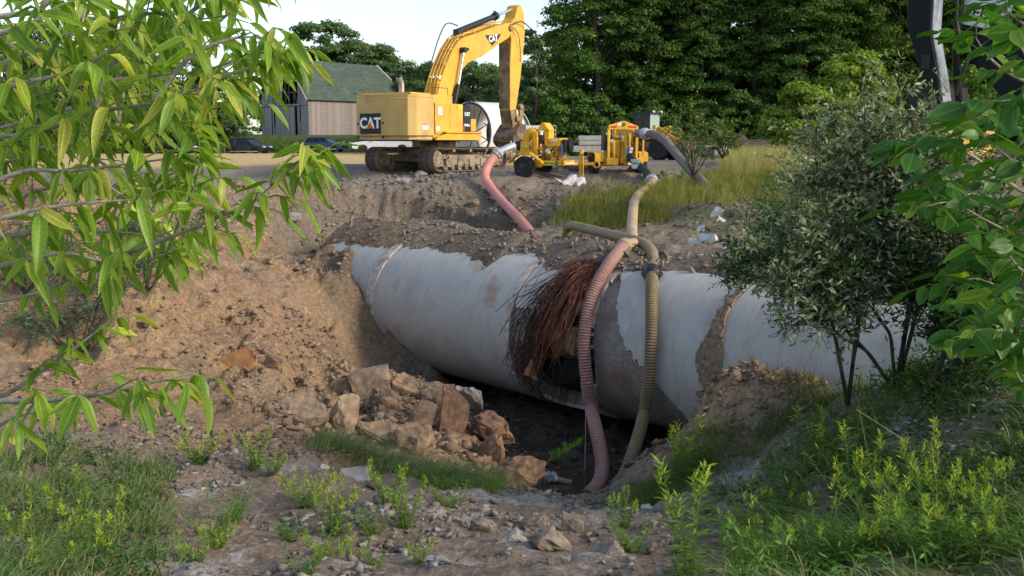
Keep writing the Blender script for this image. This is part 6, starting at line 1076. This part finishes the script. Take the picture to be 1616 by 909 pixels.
en = MB(); rg = random.Random(8); en.box((PX_(846), -.36, PZ_(252)), (PX_(874), .36, PZ_(232))); 
for k in range(26):
    x, z = PX_(rg.uniform(845, 873)), PZ_(rg.uniform(233, 251)); en.box((x - rg.uniform(.03, .08), -.38 - rg.uniform(.02, .12), z - rg.uniform(.02, .07)), (x + rg.uniform(.03, .08), -.36, z + rg.uniform(.02, .07))) if k % 2 else en.cyl((x, -.5, z), (x, -.36, z), rg.uniform(.03, .075), 10)
for k in range(5): x = PX_(848 + k * 5); en.tube([(x, -.42, PZ_(236)), (x + .06, -.5, PZ_(241)), (x + .02, -.44, PZ_(249))], .018, 5)
en.build('engine', mat('engine_yellow', (.48, .26, .03), .5, .4, 7, col2=(.09, .06, .03), c2scale=8., c2lo=.48, c2hi=.6), pu)
MB().cyl((PX_(857), -.5, PZ_(238)), (PX_(857), -.4, PZ_(238)), .07, 12).cyl((PX_(860), -.55, PZ_(241)), (PX_(860), -.4, PZ_(241)), .06, 12).build('gauge', WHT, pu)
MB().box((PX_(879), -.42, PZ_(240)), (PX_(883), .42, PZ_(221))).cyl((PX_(883), 0, PZ_(230)), (PX_(887), 0, PZ_(230)), .24, 18).build('radiator', BLK, pu); MB().box((PX_(876.5), -.45, PZ_(248)), (PX_(880), -.41, PZ_(229))).build('strut', mat('blue_grey_strut', (.10, .15, .2), .5, .1), pu)
MB().box((PX_(801), -.62, PZ_(247)), (PX_(803), -.56, PZ_(223))).build('upright', YEL3, pu); MB().box((PX_(803), -.63, PZ_(250)), (PX_(808), -.56, PZ_(242))).build('paper_tag', WHT, pu)
Mk = frame_m((PX_(866), -.625, .53), (1, 0, 0), (0, 0, 1)); plate('label', YLAB, pu, Mk, .48, .12); text('lettering', 'Michigan', .11, GINK, pu, Mk @ Matrix.Translation((-.06, 0, .011)), .001, .003); plate('logo_plate', INK, pu, Mk @ Matrix.Translation((.19, 0, .009)), .11, .12, .003); text('lettering', 'CAT', .055, WINK, pu, Mk @ Matrix.Translation((.19, 0, .014)), .001); plate('sticker', WHT, pu, frame_m((PX_(891), -.40, .52), (1, .75, 0), (0, 0, 1)), .3, .07)
MB().box((PX_(861), -.43, PZ_(224)), (PX_(872), -.42, PZ_(221))).build('sticker', WHT, pu)
# ------------------------------------------------------------------ pump trailer seen from behind
p0 = at(984, 277, 36.3); pv = thing('pump_trailer', 'yellow water pump trailer seen from behind under a gabled lifting frame', 'pump', p0 + Vector((-.16, .64, 0)), math.radians(90 + 14))
# local x forward (away), y left in view
YY = lambda px: (984 - px) / 44.0; ZZ = lambda py: (277 - py) * .0232
for y in (.92, -.92): wheel(pv, (0, y, .38), .38, .24)
for y in (.70, -1.0): MB().prism([(-.5, .50), (-.5, .80), (-.28, .86), (.28, .86), (.5, .6), (.5, .56), (.26, .82), (-.26, .82), (-.46, .77), (-.46, .5)], y, y + .34).build('fender', YEL3, pv)
MB().box((-.75, -.72, .40), (-.70, .66, .64)).box((-.7, -.66, .42), (1.3, -.58, .58)).box((-.7, .58, .42), (1.3, .66, .58)).box((1.25, -.6, .42), (1.3, .6, .58)).prism([(1.3, -.5), (2.4, -.06), (2.4, .06), (1.3, .5)], .42, .52, 'z').cyl((0, -.9, .38), (0, .9, .38), .05, 10).build('chassis', YEL3, pv)
for y0, y1 in ((YY(961), YY(957)), (YY(1008), YY(1004))): MB().box((-.66, y0, .6), (-.58, y1, ZZ(203))).build('upright', YEL3, pv)
for y0 in (YY(968), YY(1017)): MB().box((-.74, y0, .6), (-.68, y0 + .06, ZZ(222))).build('upright', YEL3, pv)
gb = [(YY(1007.5), ZZ(206)), (YY(958), ZZ(206)), (YY(958), ZZ(199.5)), (YY(981), ZZ(193)), (YY(985), ZZ(193)), (YY(1007.5), ZZ(201))]; MB().prism(gb, -.68, -.58, 'x').build('gable_beam', YEL3, pv, bevel=.01)
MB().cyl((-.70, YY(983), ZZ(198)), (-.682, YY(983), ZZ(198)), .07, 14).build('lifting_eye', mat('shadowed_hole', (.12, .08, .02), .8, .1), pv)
for a, b in ((962, 971), (991, 1004)): MB().box((-.70, YY(b), ZZ(203)), (-.682, YY(a), ZZ(200.5))).build('reflector', RED, pv)
MB().box((-.695, YY(979), ZZ(200)), (-.682, YY(972), ZZ(196))).build('label', WHT, pv)
MB().box((.0, YY(974), .9), (.35, YY(961), ZZ(206))).build('radiator', BLK, pv); MB().box((-.02, YY(972), ZZ(214)), (-.0, YY(964), ZZ(210))).build('label', WHT, pv)
MB().box((.0, YY(990), .62), (.9, YY(974), ZZ(216)), ch=.05).box((.0, YY(1003), .62), (.9, YY(988), ZZ(219))).build('engine', MATS['engine_yellow'], pv); MB().lathe([(.1, -.1), (.30, -.08), (.34, .0), (.30, .08), (.1, .1)], (0, 0, 0), 'x', 24).build('volute', YEL3, pv, smooth=True).location = (-.2, YY(983), ZZ(236)); MB().cyl((-.15, YY(976), ZZ(219)), (-.15, YY(976), ZZ(206)), .05, 10).box((-.1, YY(988), ZZ(219)), (0, YY(974), ZZ(216))).build('filler', YEL3, pv)
MB().cyl((-.4, YY(969), ZZ(224)), (-.2, YY(969), ZZ(224)), .08, 12).build('gauge', GALV, pv)
MB().tube(spline([Vector((-.35, YY(1006), ZZ(211))), Vector((-.4, YY(1000), ZZ(212))), Vector((-.45, YY(994), ZZ(219))), Vector((-.45, YY(993), ZZ(232)))], 5), .13, 14).build('discharge_elbow', YEL3, pv, smooth=True)
MB().lathe([(.10, 0), (.15, .02), (.15, .10), (.13, .12), (.13, .26), (.16, .28), (.16, .38), (.11, .40)], (0, 0, 0), 'z', 18).build('coupling', GALV, pv, smooth=True).location = (-.55, YY(994), ZZ(250))
for px in (975, 988): MB().tube([(-.78, YY(px), ZZ(212)), (-.8, YY(px + 1), ZZ(235)), (-.78, YY(px), ZZ(262))], .02, 5).build('strap', BLK, pv)
MB().box((-.77, YY(983), .38), (-.75, YY(973), .46)).build('tail_light', RED, pv); MB().box((-.77, YY(996), .38), (-.75, YY(986), .45)).build('number_plate', WHT, pv)
bp = at(1003, 266, 35.35); bu = thing('plastic_bucket', 'small white plastic bucket with a green band hanging behind the right pump', 'bucket', bp)
MB().lathe([(.14, 0), (.17, .29), (.18, .30), (.185, .33), (.165, .33), (.155, .29), (.13, .02)], (0, 0, 0), 'z', 24).build('pail', WHT, bu, smooth=True); MB().lathe([(.1605, .16), (.1655, .205), (.1665, .205), (.1615, .16)], (0, 0, 0), 'z', 24).build('label_band', mat('teal_print', (.03, .33, .25), .5, .1), bu, smooth=True); MB().tube([(.19 * math.cos(a), -.02 - .1 * math.sin(a), .31 - .12 * math.sin(a)) for a in np.linspace(0, PI, 9)], .004, 4).build('handle', GALV, bu)
# ------------------------------------------------------------------ wheel loader
lp = on_ground(1018, 240, 60, 90); lp = Vector(((1018 - 808) / F * 75, 75, gz(10, 75))); lo = thing('wheel_loader', 'yellow wheel loader with dark cab parked before the dark wood', 'loader', lp, math.radians(-38))
for x, y in ((-1.5, -1.05), (-1.5, 1.05), (1.7, -1.05), (1.7, 1.05)): wheel(lo, (x, y, .78), .78, .55, rimm=MUDST, tread=22)
MB().prism([(-3.2, .9), (-3.1, 1.9), (-2.7, 2.25), (-.7, 2.5), (-.7, 1.1), (-2.6, .8)], -.75, .75).build('engine_hood', YEL, lo, bevel=.05); MB().box((-3.0, -.95, .7), (-.3, .95, 1.1)).box((-.4, -.6, .6), (.9, .6, 1.4)).box((.9, -.7, .6), (2.4, .7, 1.5)).build('frame', DRTY, lo, bevel=.03)
lc = MB().box((-.75, -.8, 1.4), (.75, .8, 2.1), ch=.1).build('cab_base', BLK, lo)
cb = MB(); 
for x, y in ((-.7, -.75), (-.7, .69), (.6, -.75), (.6, .69), (0, -.75), (0, .69)): cb.box((x, y, 2.1), (x + .08, y + .06, 3.35))
cb.box((-.85, -.85, 3.35), (.85, .85, 3.5), ch=.1); cb.build('cab_frame', BLK, lo); MB().box((.665, -.68, 2.1), (.675, .68, 3.34)).build('windscreen', LGLS, lo); MB().box((-.6, -.735, 2.1), (.6, -.725, 3.34)).box((-.6, .725, 2.1), (.6, .735, 3.34)).build('side_window', GLS, lo)
for y in (-.55, .55): MB().cyl((.8, y, 3.5), (.95, y, 3.5), .08, 10).build('work_light', WHT, lo)
for y in (-.45, .35): MB().prism([(.9, 2.35), (1.3, 2.4), (3.3, 1.2), (3.4, .7), (3.1, .6), (2.7, 1.1), (1.2, 1.9)], y, y + .12).build('lift_arm', YEL, lo, bevel=.01)
MB().cyl((1.0, 0, 1.9), (2.6, 0, 1.9), .12, 10).prism([(2.3, 1.2), (2.7, 2.3), (2.9, 2.2), (2.6, 1.1)], -.15, .15).box((.9, -1.2, 1.6), (2.3, -.75, 1.72)).box((.9, .75, 1.6), (2.3, 1.2, 1.72)).build('tilt_linkage', DRTY, lo)
for y in (-1.1, 1.0): MB().box((1.2, y, 1.7), (1.35, y + .1, 2.3)).box((1.15, y - .05, 2.3), (1.4, y + .18, 2.5)).build('head_lamp', YEL, lo)
bkp = [(3.3, .15), (3.3, 1.1), (3.6, 1.35), (3.75, 1.3), (3.5, .95), (3.5, .4), (3.8, .22), (4.6, .18), (4.6, .12)]; MB().prism(bkp, -1.45, 1.45).build('bucket', BM, lo)
for y in (-1.47, 1.43): MB().prism([(3.3, .15), (3.3, 1.1), (3.75, 1.3), (4.6, .15)], y, y + .04).build('bucket_side', BM, lo)
# ------------------------------------------------------------------ barn
bc = Vector(((491 - 808) / F * 136, 136, 1.36)); aB = math.radians(42)
ba = thing('old_barn', 'weathered grey wooden barn with a green gambrel roof and missing boards in its gable', 'barn', bc, math.radians(90 - 42))
# local x along the ridge away from the gable, y: from corner to the left gable end is +y
WB, LB = 11.0, 16.5; mid = WB / 2; prof = [(-.35, 4.7), (2.25, 8.1), (mid, 10.4), (WB - 2.25, 8.1), (WB + .35, 4.7)]
BW = islandmat('weathered_boards', [(.27, .25, .235), (.35, .33, .31), (.20, .185, .175), (.41, .39, .37), (.29, .26, .24)], .3); BW2 = islandmat('weathered_sunlit_side_boards', [(.24, .20, .18), (.29, .245, .22), (.20, .165, .15), (.33, .28, .25)], .3)  # side boards tinted warmer: sunlight on that wall put into their colour
def roofz(y): return np.interp(y, [p[0] for p in prof], [p[1] for p in prof])
g_ = MB(); rg = random.Random(12); y = .02
while y < WB - .2:
    w_ = rg.uniform(.22, .34); ym = y + w_ / 2; top = float(roofz(ym)) - .12
    segs = [(-.1 + rg.uniform(0, .15), 3.95), (4.05, top)]
    if 1.9 < ym < 6.2: segs[1] = (4.05, 4.3) if 2.2 < ym < 5.9 else segs[1]
    if 2.2 < ym < 5.9: segs.append((min(top - .3, 7.8 + rg.uniform(-.5, .4)), top)) if top > 8.2 else None
    if rg.random() < .07 or 2.6 < ym < 2.9: segs = segs[1:]
    if 1.4 < ym < 2.1 and rg.random() < .6: segs[0] = (-.1, rg.uniform(1, 2.4))
    if 7.5 < ym < 8: segs = [(0, 1.2)] + segs[1:]
    for a, b in segs:
        if b - a > .15: g_.box((-.03, y, a), (.01 + rg.uniform(0, .012), y + w_ - rg.choice((.015, .02, .05)), b))
    y += w_
g_.build('gable_boards', BW, ba)['kind'] = 'stuff'
s_ = MB(); x = .05
while x < LB: w_ = rg.uniform(.2, .3); s_.box((x, -.03, -.2 + rg.uniform(-.1, .1)), (x + w_ - .015, .0 + rg.uniform(0, .012), 4.75)); x += w_
s_.build('side_boards', BW2, ba)['kind'] = 'stuff'
MB().box((LB - .05, 0, 0), (LB, WB, 5)).box((0.05, WB - .05, 0), (LB, WB, 5)).box((.05, .05, -.02), (LB - .1, WB - .1, .0)).prism([(a, b - .15) for a, b in prof] + [(WB, 4.7), (0, 4.7)], LB - .06, LB - .02, 'x').build('back_walls', RUST if 0 else mat('dark_barn_wood', (.09, .08, .07), .9, .3, 2), ba)
pg_ = MB()
for y in (2.25, 3.2, 4.3, 5.1, 5.85): pg_.box((.05, y, 3.9), (.2, y + .14, float(roofz(y)) - .2))
pg_.box((.04, 2.0, 5.8), (.18, 6.0, 5.95)); pg_.box((.03, 0, 3.95), (.12, WB, 4.08)); pg_.add([(.06, 2.3, 4.1), (.06, 2.5, 4.1), (.06, 4.0, 7.6), (.06, 3.8, 7.6), (.16, 2.3, 4.1), (.16, 2.5, 4.1), (.16, 4.0, 7.6), (.16, 3.8, 7.6)], [(0, 1, 2, 3), (4, 7, 6, 5), (0, 4, 5, 1), (1, 5, 6, 2), (2, 6, 7, 3), (3, 7, 4, 0)]); pg_.build('gable_posts', MATS['dark_barn_wood'], ba)
RF = mat('green_roof_shingle', (.06, .085, .062), .85, .25, 1.2, col2=(.09, .108, .082), c2scale=.6, stretch=(1, 1, 3), bump=.3, third=((.03, .045, .03), 1.6, .66, .72, 9.))
def slope(a, b): 
    (y0, z0), (y1, z1) = a, b; n = Vector((0, -(z1 - z0), y1 - y0)).normalized() * .10; 
    if n.z < 0: n = -n
    v = [Vector((-.45, y0, z0)), Vector((LB + .4, y0, z0)), Vector((LB + .4, y1, z1)), Vector((-.45, y1, z1))]; return MB().add(v + [p + n for p in v], [(0, 3, 2, 1), (4, 5, 6, 7), (0, 1, 5, 4), (1, 2, 6, 5), (2, 3, 7, 6), (3, 0, 4, 7)])
for i in range(4): slope(prof[i], prof[i + 1]).build('roof_slope', RF, ba)
for i, (x, t, w_, h_) in enumerate(((4.6, .62, .6, .35), (5.4, .45, .35, .25), (8.2, .3, .5, .4), (9.9, .5, .4, .3))):  # raised black patches; the darkness inside roof holes is painted
    a, b = prof[0], prof[1]; y_, z_ = a[0] + (b[0] - a[0]) * t, a[1] + (b[1] - a[1]) * t; MB().prism([(x, y_), (x + w_, y_ - .05), (x + w_ * .8, y_ + h_ * .5), (x + .1, y_ + h_ * .6)], 0, .02, 'z', Matrix.Translation((0, 0, 0))).build('dark_roof_patch', BLK, ba).matrix_local = Matrix.Translation((0, y_, z_ + .03)) @ Matrix.Rotation(math.atan2(b[1] - a[1], b[0] - a[0]), 4, 'X') @ Matrix.Translation((0, -y_, .10))
for a, b in ((prof[0], prof[1]),): MB().add([(-.5, a[0], a[1] - .1), (-.5, a[0], a[1] + .15), (-.5, b[0], b[1] + .15), (-.5, b[0], b[1] - .1), (-.46, a[0], a[1] - .1), (-.46, a[0], a[1] + .15), (-.46, b[0], b[1] + .15), (-.46, b[0], b[1] - .1)], [(0, 3, 2, 1), (4, 5, 6, 7), (0, 1, 5, 4), (1, 2, 6, 5), (2, 3, 7, 6), (3, 0, 4, 7)]).build('barge_board', WHT, ba)
a, b = prof[1], prof[2]; MB().add([(LB + .41, a[0], a[1] + .08), (LB + .41, a[0], a[1] + .2), (LB + .41, b[0], b[1] + .2), (LB + .41, b[0], b[1] + .08), (LB + .3, a[0], a[1] + .11), (LB + .3, a[0], a[1] + .2), (LB + .3, b[0], b[1] + .2), (LB + .3, b[0], b[1] + .11)], [(0, 3, 2, 1), (4, 5, 6, 7), (0, 1, 5, 4), (1, 2, 6, 5), (2, 3, 7, 6), (3, 0, 4, 7)]).build('roof_trim', WHT, ba)
MB().box((-.1, 0, -1.6), (.05, WB, -.05)).box((.05, -.1, -1.6), (LB, .05, -.15)).build('stone_footing', mat('stone_footing', (.33, .31, .28), .9, .35, 1.5, bump=.5), ba)
# shed, small white building
def gable_house(name, label, cat, px, Y, w, l, h, rh, rz, wallm, roofm, door=False):
    z = gz((px - 808) / F * Y, Y); t = thing(name, label, cat, ((px - 808) / F * Y, Y, z - .3), rz); MB().box((0, 0, 0), (l, w, h)).build('wall', wallm, t); MB().prism([(0, h), (w, h), (w / 2, h + rh - .1)], 0.0, l, 'x').build('gable', wallm, t)
    for s in (0, 1):
        a, b = ((-.3, h - .2), (w / 2, h + rh)) if s == 0 else ((w + .3, h - .2), (w / 2, h + rh)); MB().add([(-.3, a[0], a[1]), (l + .3, a[0], a[1]), (l + .3, b[0], b[1]), (-.3, b[0], b[1]), (-.3, a[0], a[1] + .12), (l + .3, a[0], a[1] + .12), (l + .3, b[0], b[1] + .12), (-.3, b[0], b[1] + .12)], [(0, 3, 2, 1), (4, 5, 6, 7), (0, 1, 5, 4), (1, 2, 6, 5), (2, 3, 7, 6), (3, 0, 4, 7)]).build('roof', roofm, t)
    return t
gable_house('shed', 'low shed with a dark roof and reddish wall left of the old barn', 'shed', 335, 146, 5, 5.2, 1.9, 2.4, math.radians(18), mat('red_brown_wall', (.16, .075, .06), .9, .3, 2), mat('dark_shed_roof', (.03, .033, .04), .8, .2, 1.5))
gable_house('white_house', 'small white building glimpsed through leaves at the left field edge', 'house', 165, 150, 5, 6, 2.9, 2.0, math.radians(50), WHT, mat('grey_roof', (.2, .2, .2), .8, .2, 1.5))
z_ = gz(-39, 141); hb_ = thing('white_cabinet', 'small plain white box standing left of the barn corner', 'cabinet', ((387 - 808) / F * 141, 141, z_)); MB().box((-.45, -.4, 0), (.45, .4, 1.5)).build('housing', WHT, hb_, bevel=.03); MB().box((-.38, -.43, .15), (.38, -.4, 1.35)).build('door', WHT, hb_)
# ------------------------------------------------------------------ cars
def car(name, label, cat, px, py, Y, rz, paint, L=5.0, W=1.95, H=1.75, pick=False):
    x = (px - 808) / F * Y; t = thing(name, label, cat, (x, Y, at(0, py, Y).z), rz, 'vehicles parked along the far field edge'); h = L / 2
    lo_ = [(-h, .35), (-h + .02, .95), (-h + .1, 1.05), (h - 1.3, 1.08), (h - .25, .95), (h, .75), (h, .35), (h - .55, .3), (h - .6, .5), (h - .75, .68), (h - 1.05, .74), (h - 1.35, .68), (h - 1.48, .5), (h - 1.53, .28), (-h + 1.5, .28), (-h + 1.45, .5), (-h + 1.3, .68), (-h + 1.0, .74), (-h + .7, .68), (-h + .55, .5), (-h + .5, .3)]
    b = MB().prism(lo_, -W / 2, W / 2).build('body', paint, t, bevel=.03)
    r0, r1, f1, f0 = (-h + .08, -h + .45, h - 2.35, h - 1.35) if not pick else (-.75, -.6, .75, 1.35)
    V = []; 
    for (x_, z_, y_) in ((r0, 1.05, .93), (f0, 1.05, .93), (f1, H - .03, .72), (r1, H - .03, .72)): V += [(x_, -y_ * W / 2, z_), (x_, y_ * W / 2, z_)]
    MB().add(V, [(0, 2, 4, 6), (1, 7, 5, 3), (0, 1, 3, 2), (2, 3, 5, 4), (6, 4, 5, 7), (0, 6, 7, 1)]).build('windows', GLS, t, bevel=0)
    MB().box((r1 - .1, -.72 * W / 2, H - .04), (f1 + .08, .72 * W / 2, H + .02)).build('roof', paint, t, bevel=.02); pl = MB()
    for k in (0, .33, .66, 1.0):
        xb = r0 + (f0 - r0) * k; xt = r1 + (f1 - r1) * k
        for s in (-1, 1): pl.tube([(xb, s * .935 * W / 2, 1.04), (xt, s * .725 * W / 2, H - .02)], .045, 4)
    pl.build('pillars', paint, t)
    if pick: MB().box((-h + .05, -W / 2 + .03, .95), (-.8, W / 2 - .03, 1.3)).build('cargo_bed', paint, t, bevel=.02)
    for s in (-1, 1): wheel(t, (h - 1.03, s * (W / 2 - .12), .36), .36, .24, rimm=CHR); wheel(t, (-h + 1.0, s * (W / 2 - .12), .36), .36, .24, rimm=CHR); MB().box((h - .35, s * .62 - .2, .76), (h + .01, s * .62 + .22, .92)).build('headlight', WHT, t); MB().box((-h - .01, s * .8 - .12, .8), (-h + .06, s * .8 + .12, 1.0)).build('tail_light', RED, t); MB().box((f0 - .45, s * (W / 2 + .08) - .1, 1.05), (f0 - .3, s * (W / 2 + .08) + .1, 1.2)).build('mirror', paint, t)
    MB().box((h - .02, -.5, .5), (h + .015, .5, .75)).build('grille', BLK, t); MB().box((-h + .6, -W / 2 - .01, .30), (h - .6, -W / 2 + .02, .37)).build('sill_trim', CHR, t); return t
NAVY = mat('navy_paint', (.010, .014, .032), .3, .05, 1, spec=.6); BLU = mat('blue_paint', (.02, .05, .16), .3, .05, 1, spec=.6); WPT = mat('white_car_paint', (.65, .65, .66), .35, .05, 1, spec=.5)
car('sport_utility_car', 'dark navy car parked on the field edge directly left of the barn, fully in view', 'car', 397, 243.5, 113, math.radians(-22), NAVY, 5.05, 2.0, 1.78)
car('sport_utility_car', 'dark navy car further left on the field edge, half hidden by leaves', 'car', 297, 243.5, 113, math.radians(-30), NAVY, 4.7, 1.9, 1.68)
car('parked_car', 'blue car parked between the barn and the excavator tail', 'car', 518, 240, 112, math.radians(-20), BLU, 4.7, 1.85, 1.6); car('pickup_truck', 'white pickup truck seen in the gap between excavator body and tracks', 'pickup', 605, 240, 100, math.radians(-172), WPT, 5.9, 2.0, 1.85, True)
# ------------------------------------------------------------------ white pipes waiting behind the excavator
WP_ = mat('new_pipe_concrete', (.60, .585, .55), .7, .10, .8, col2=(.5, .42, .34), c2scale=.5, c2lo=.55, c2hi=.75)
for i, (px, Y, lb, rot_) in enumerate(((742, 60, 'pale new pipe section with braced round opening behind the excavator', 48), (797, 64, 'second pale new pipe section lying behind the excavator stick', 112))):
    c = Vector(((px - 808) / F * Y, Y, -1.0 + 1.8)); t = thing('new_pipe_section', lb, 'concrete pipe', c, math.radians(rot_), 'new pipe sections on the site'); mb = MB(); n = 56; k_ = 3.1 if i == 0 else 4.0; prof_ = [(1.8, 0), (1.8, k_ - .3), (1.72, k_ - .28), (1.72, k_), (1.6, k_ + .02), (1.55, k_ - .1), (1.55, .1), (1.62, 0)]; V = []
    for (r, x) in prof_: V += [(x, r * math.cos(2 * PI * k / n), r * math.sin(2 * PI * k / n)) for k in range(n)]
    m_ = len(prof_); mb.add(V, [(a * n + k, a * n + (k + 1) % n, ((a + 1) % m_) * n + (k + 1) % n, ((a + 1) % m_) * n + k) for a in range(m_) for k in range(n)]); mb.build('pipe_wall', WP_, t, smooth=True)
    mb = MB().tube([(-.02, 1.69 * math.cos(a), 1.69 * math.sin(a)) for a in np.linspace(0, 2 * PI, 49)], .06, 6, cap=False); mb.build('end_ring', BLK, t, smooth=True)
    if i == 0:
        for xx in (.4, 2.7):
            for k in range(4): a = k * PI / 4 + .4; MB().cyl((xx, -1.55 * math.cos(a), -1.55 * math.sin(a)), (xx, 1.55 * math.cos(a), 1.55 * math.sin(a)), .03, 6).build('brace', BLK, t)
    else: MB().tube([(.3, 1.80 * math.cos(a), 1.80 * math.sin(a)) for a in np.linspace(0, 2 * PI, 49)], .05, 6, cap=False).build('end_ring', GALV, t, smooth=True)
sb = thing('storage_frame', 'white steel container with an open shelved end behind the left pump', 'container', ((851 - 808) / F * 60, 60, -1.0), math.radians(-8)); MB().box((-.9, 0, 0), (.42, 1.8, 2.2)).build('housing', WHT, sb, bevel=.01); f_ = MB()
for x in (.42, .78): f_.box((x, 0, 0), (x + .04, .05, 2.22)); f_.box((x, 1.75, 0), (x + .04, 1.8, 2.22))
for z in (0, .55, 1.1, 1.65, 2.18): f_.box((.42, 0, z), (.82, 1.8, z + .04))
f_.build('shelves', GALV, sb)
for i, (py0, py1, x0, x1, lb) in enumerate(((214, 221.5, 913, 985, 'topmost long grey concrete beam of the stack left of the right pump'), (222, 229, 914, 985, 'middle long grey concrete beam of the stack'), (230, 240, 904, 990, 'lowest and longest concrete beam of the stack, on the dirt'))):
    Y = 72; a = at(x0, py1, Y); b = at(x1, py0, Y); t = MB().box((0, 0, 0), (b.x - a.x, .8, b.z - a.z)).build('concrete_beam', mat('old_concrete_%d' % i, (.33, .325, .31), .9, .2, 2., col2=(.22, .21, .19), c2scale=1.5, bump=.4), None, bevel=.03); t.location = (a.x, a.y + i * -.05, a.z); tag(t, lb, 'concrete beam', 'stack of concrete beams')
hp_ = thing('soil_heap', 'dark brown soil heap between the loader and the bright bushes', 'soil heap', (19, 82, gz(19, 82))); n = 34; V = []; 
for j in range(n):
    for i in range(n): x, y = (i / (n - 1) * 2 - 1), (j / (n - 1) * 2 - 1); V.append((x * 7.5, y * 4, max(-.3, 1.75 * max(0, 1 - (x * x + y * y)) ** .7 * (1 + .5 * noise.fractal(Vector((x * 3, y * 3, 1)), 1, 2, 4)) - .2)))
I = np.arange(n * n).reshape(n, n); npmesh('heap', np.array(V), np.stack([I[:-1, :-1], I[:-1, 1:], I[1:, 1:], I[1:, :-1]], -1).reshape(-1, 4), mat('dark_soil', (.07, .05, .035), .95, .4, 3, bump=1), hp_, True)
for i, (px, w_, lb) in enumerate(((1118, 1.5, 'low grey concrete rubble piece behind the thin young tree'), (1142, 1.2, 'grey concrete rubble piece right of the low one'))): p = at(px, 238, 56); me = rock_mesh(500 + i, (w_, .7, .55), boxy=.8, npts=10); me.materials.append(RW); o = bpy.data.objects.new('concrete_fragment', me); COL.objects.link(o); o.location = p; tag(o, lb, 'concrete')
# ------------------------------------------------------------------ black boomed excavator at the right
de = thing('black_boom_excavator', 'excavator with a glossy black boom and yellow body behind the silvery shrubs', 'excavator', (0, 0, 0), 0); dz_ = gz(12.6, 30); de.location = (12.4, 30, dz_); rD = math.radians(-35)
GB = mat('gloss_black_paint', (.008, .009, .011), .45, .1, 2, spec=.15); GS = mat('grey_worn_plate', (.30, .31, .33), .35, .35, 1.2, col2=(.08, .08, .09), c2scale=1.2, metal=.4, stretch=(1, 1, 3))
q0 = at(1432, 0, 26); pz = lambda px, py: ((px - 1432) / 60.4 / 1.03, (at(0, py, 26).z - q0.z))
MD = Matrix.Translation(q0 - de.location) @ Matrix.Rotation(rD, 4, 'Z')
fp = [(pz(1424, -60)), pz(1432, 0), pz(1433, 35), pz(1436, 52), pz(1443, 68), pz(1449, 88), pz(1456, 112), pz(1452, 135), pz(1466, 139), pz(1478, 140), pz(1486, 166), pz(1492, 166), pz(1484, 120), pz(1474, 75), pz(1469, 45), pz(1469, 0), pz(1464, -60)]
st_ = MB().prism(fp, 0, 1.0, 'y', MD).build('stick', GB, de, bevel=.015); sp2 = [pz(1469.5, -60), pz(1470, 0), pz(1470, 45), pz(1475, 75), pz(1485, 120), pz(1493, 166)]
MB().prism([(a + .005, b) for a, b in sp2] + [(a + .03, b) for a, b in sp2[::-1]], .03, .98, 'y', MD).build('side_plate', GS, st_)
MB().box((.42, -.02, pz(0, 110)[1]), (.62, .0, pz(0, 88)[1]), MD).build('access_slot', DECK, st_)
MB().tube([MD @ Vector((pz(x, y)[0], 1.0, pz(x, y)[1])) for x, y in ((1492, -30), (1493, 30), (1500, 60), (1514, 73), (1516, 90), (1505, 120), (1500, 150))], .05, 8).build('hydraulic_hose', BLK, st_, smooth=True)
MB().tube([MD @ Vector((pz(x, y)[0], 1.1, pz(x, y)[1])) for x, y in ((1500, -60), (1496, 0), (1494, 60), (1498, 120), (1506, 170))], .10, 12).build('bucket_cylinder', GB, st_, smooth=True)
MB().prism([pz(1500, -60), pz(1503, 10), pz(1503, 78), pz(1545, 132), pz(1580, 170), pz(1620, 170), pz(1600, -60)], 1.3, 1.9, 'y', MD).build('boom', GB, de, bevel=.02)
MM = MD @ frame_m((pz(1530, 18)[0], 1.29, pz(1530, 18)[1]), (1, 0, -.25), (.25, 0, 1)); plate('logo_plate', mat('silver_decal', (.55, .57, .6), .3, .1), de, MM, 1.25, .75, .006); text('lettering', 'DEERE', .38, INK, de, MM @ Matrix.Translation((-.02, -.05, .008)), .002, .008)
MB().box((-1.2, -1.4, 1.0), (1.2, 1.4, 1.75), Matrix.Rotation(math.radians(20), 4, 'Z')).build('engine_house', YEL, de, bevel=.05); MB().box((-1.3, -1.3, .9), (3.0, 1.3, 1.28), Matrix.Rotation(math.radians(20), 4, 'Z')).build('carbody', DECK, de)
for y in (-1.3, 1.3):
    M = Matrix.Rotation(math.radians(20), 4, 'Z'); t_ = MB().prism([(-2.1, .0), (-2.4, .3), (-2.35, .7), (-2.0, .95), (2.0, .95), (2.35, .7), (2.4, .3), (2.1, .0)], y - .3, y + .3, 'y', M)
    for k in range(22): t_.box((-2.1 + k * .2, y - .33, .94), (-2.04 + k * .2, y + .33, 1.0), M); 
    t_.build('track', STEEL, de)
MB().prism([(.4, 1.3), (2.1, 1.3), (2.2, 2.2), (1.8, 3.1), (.4, 3.1)], .45, 1.38, 'y', Matrix.Rotation(math.radians(20), 4, 'Z')).build('cab', GB, de, bevel=.03)
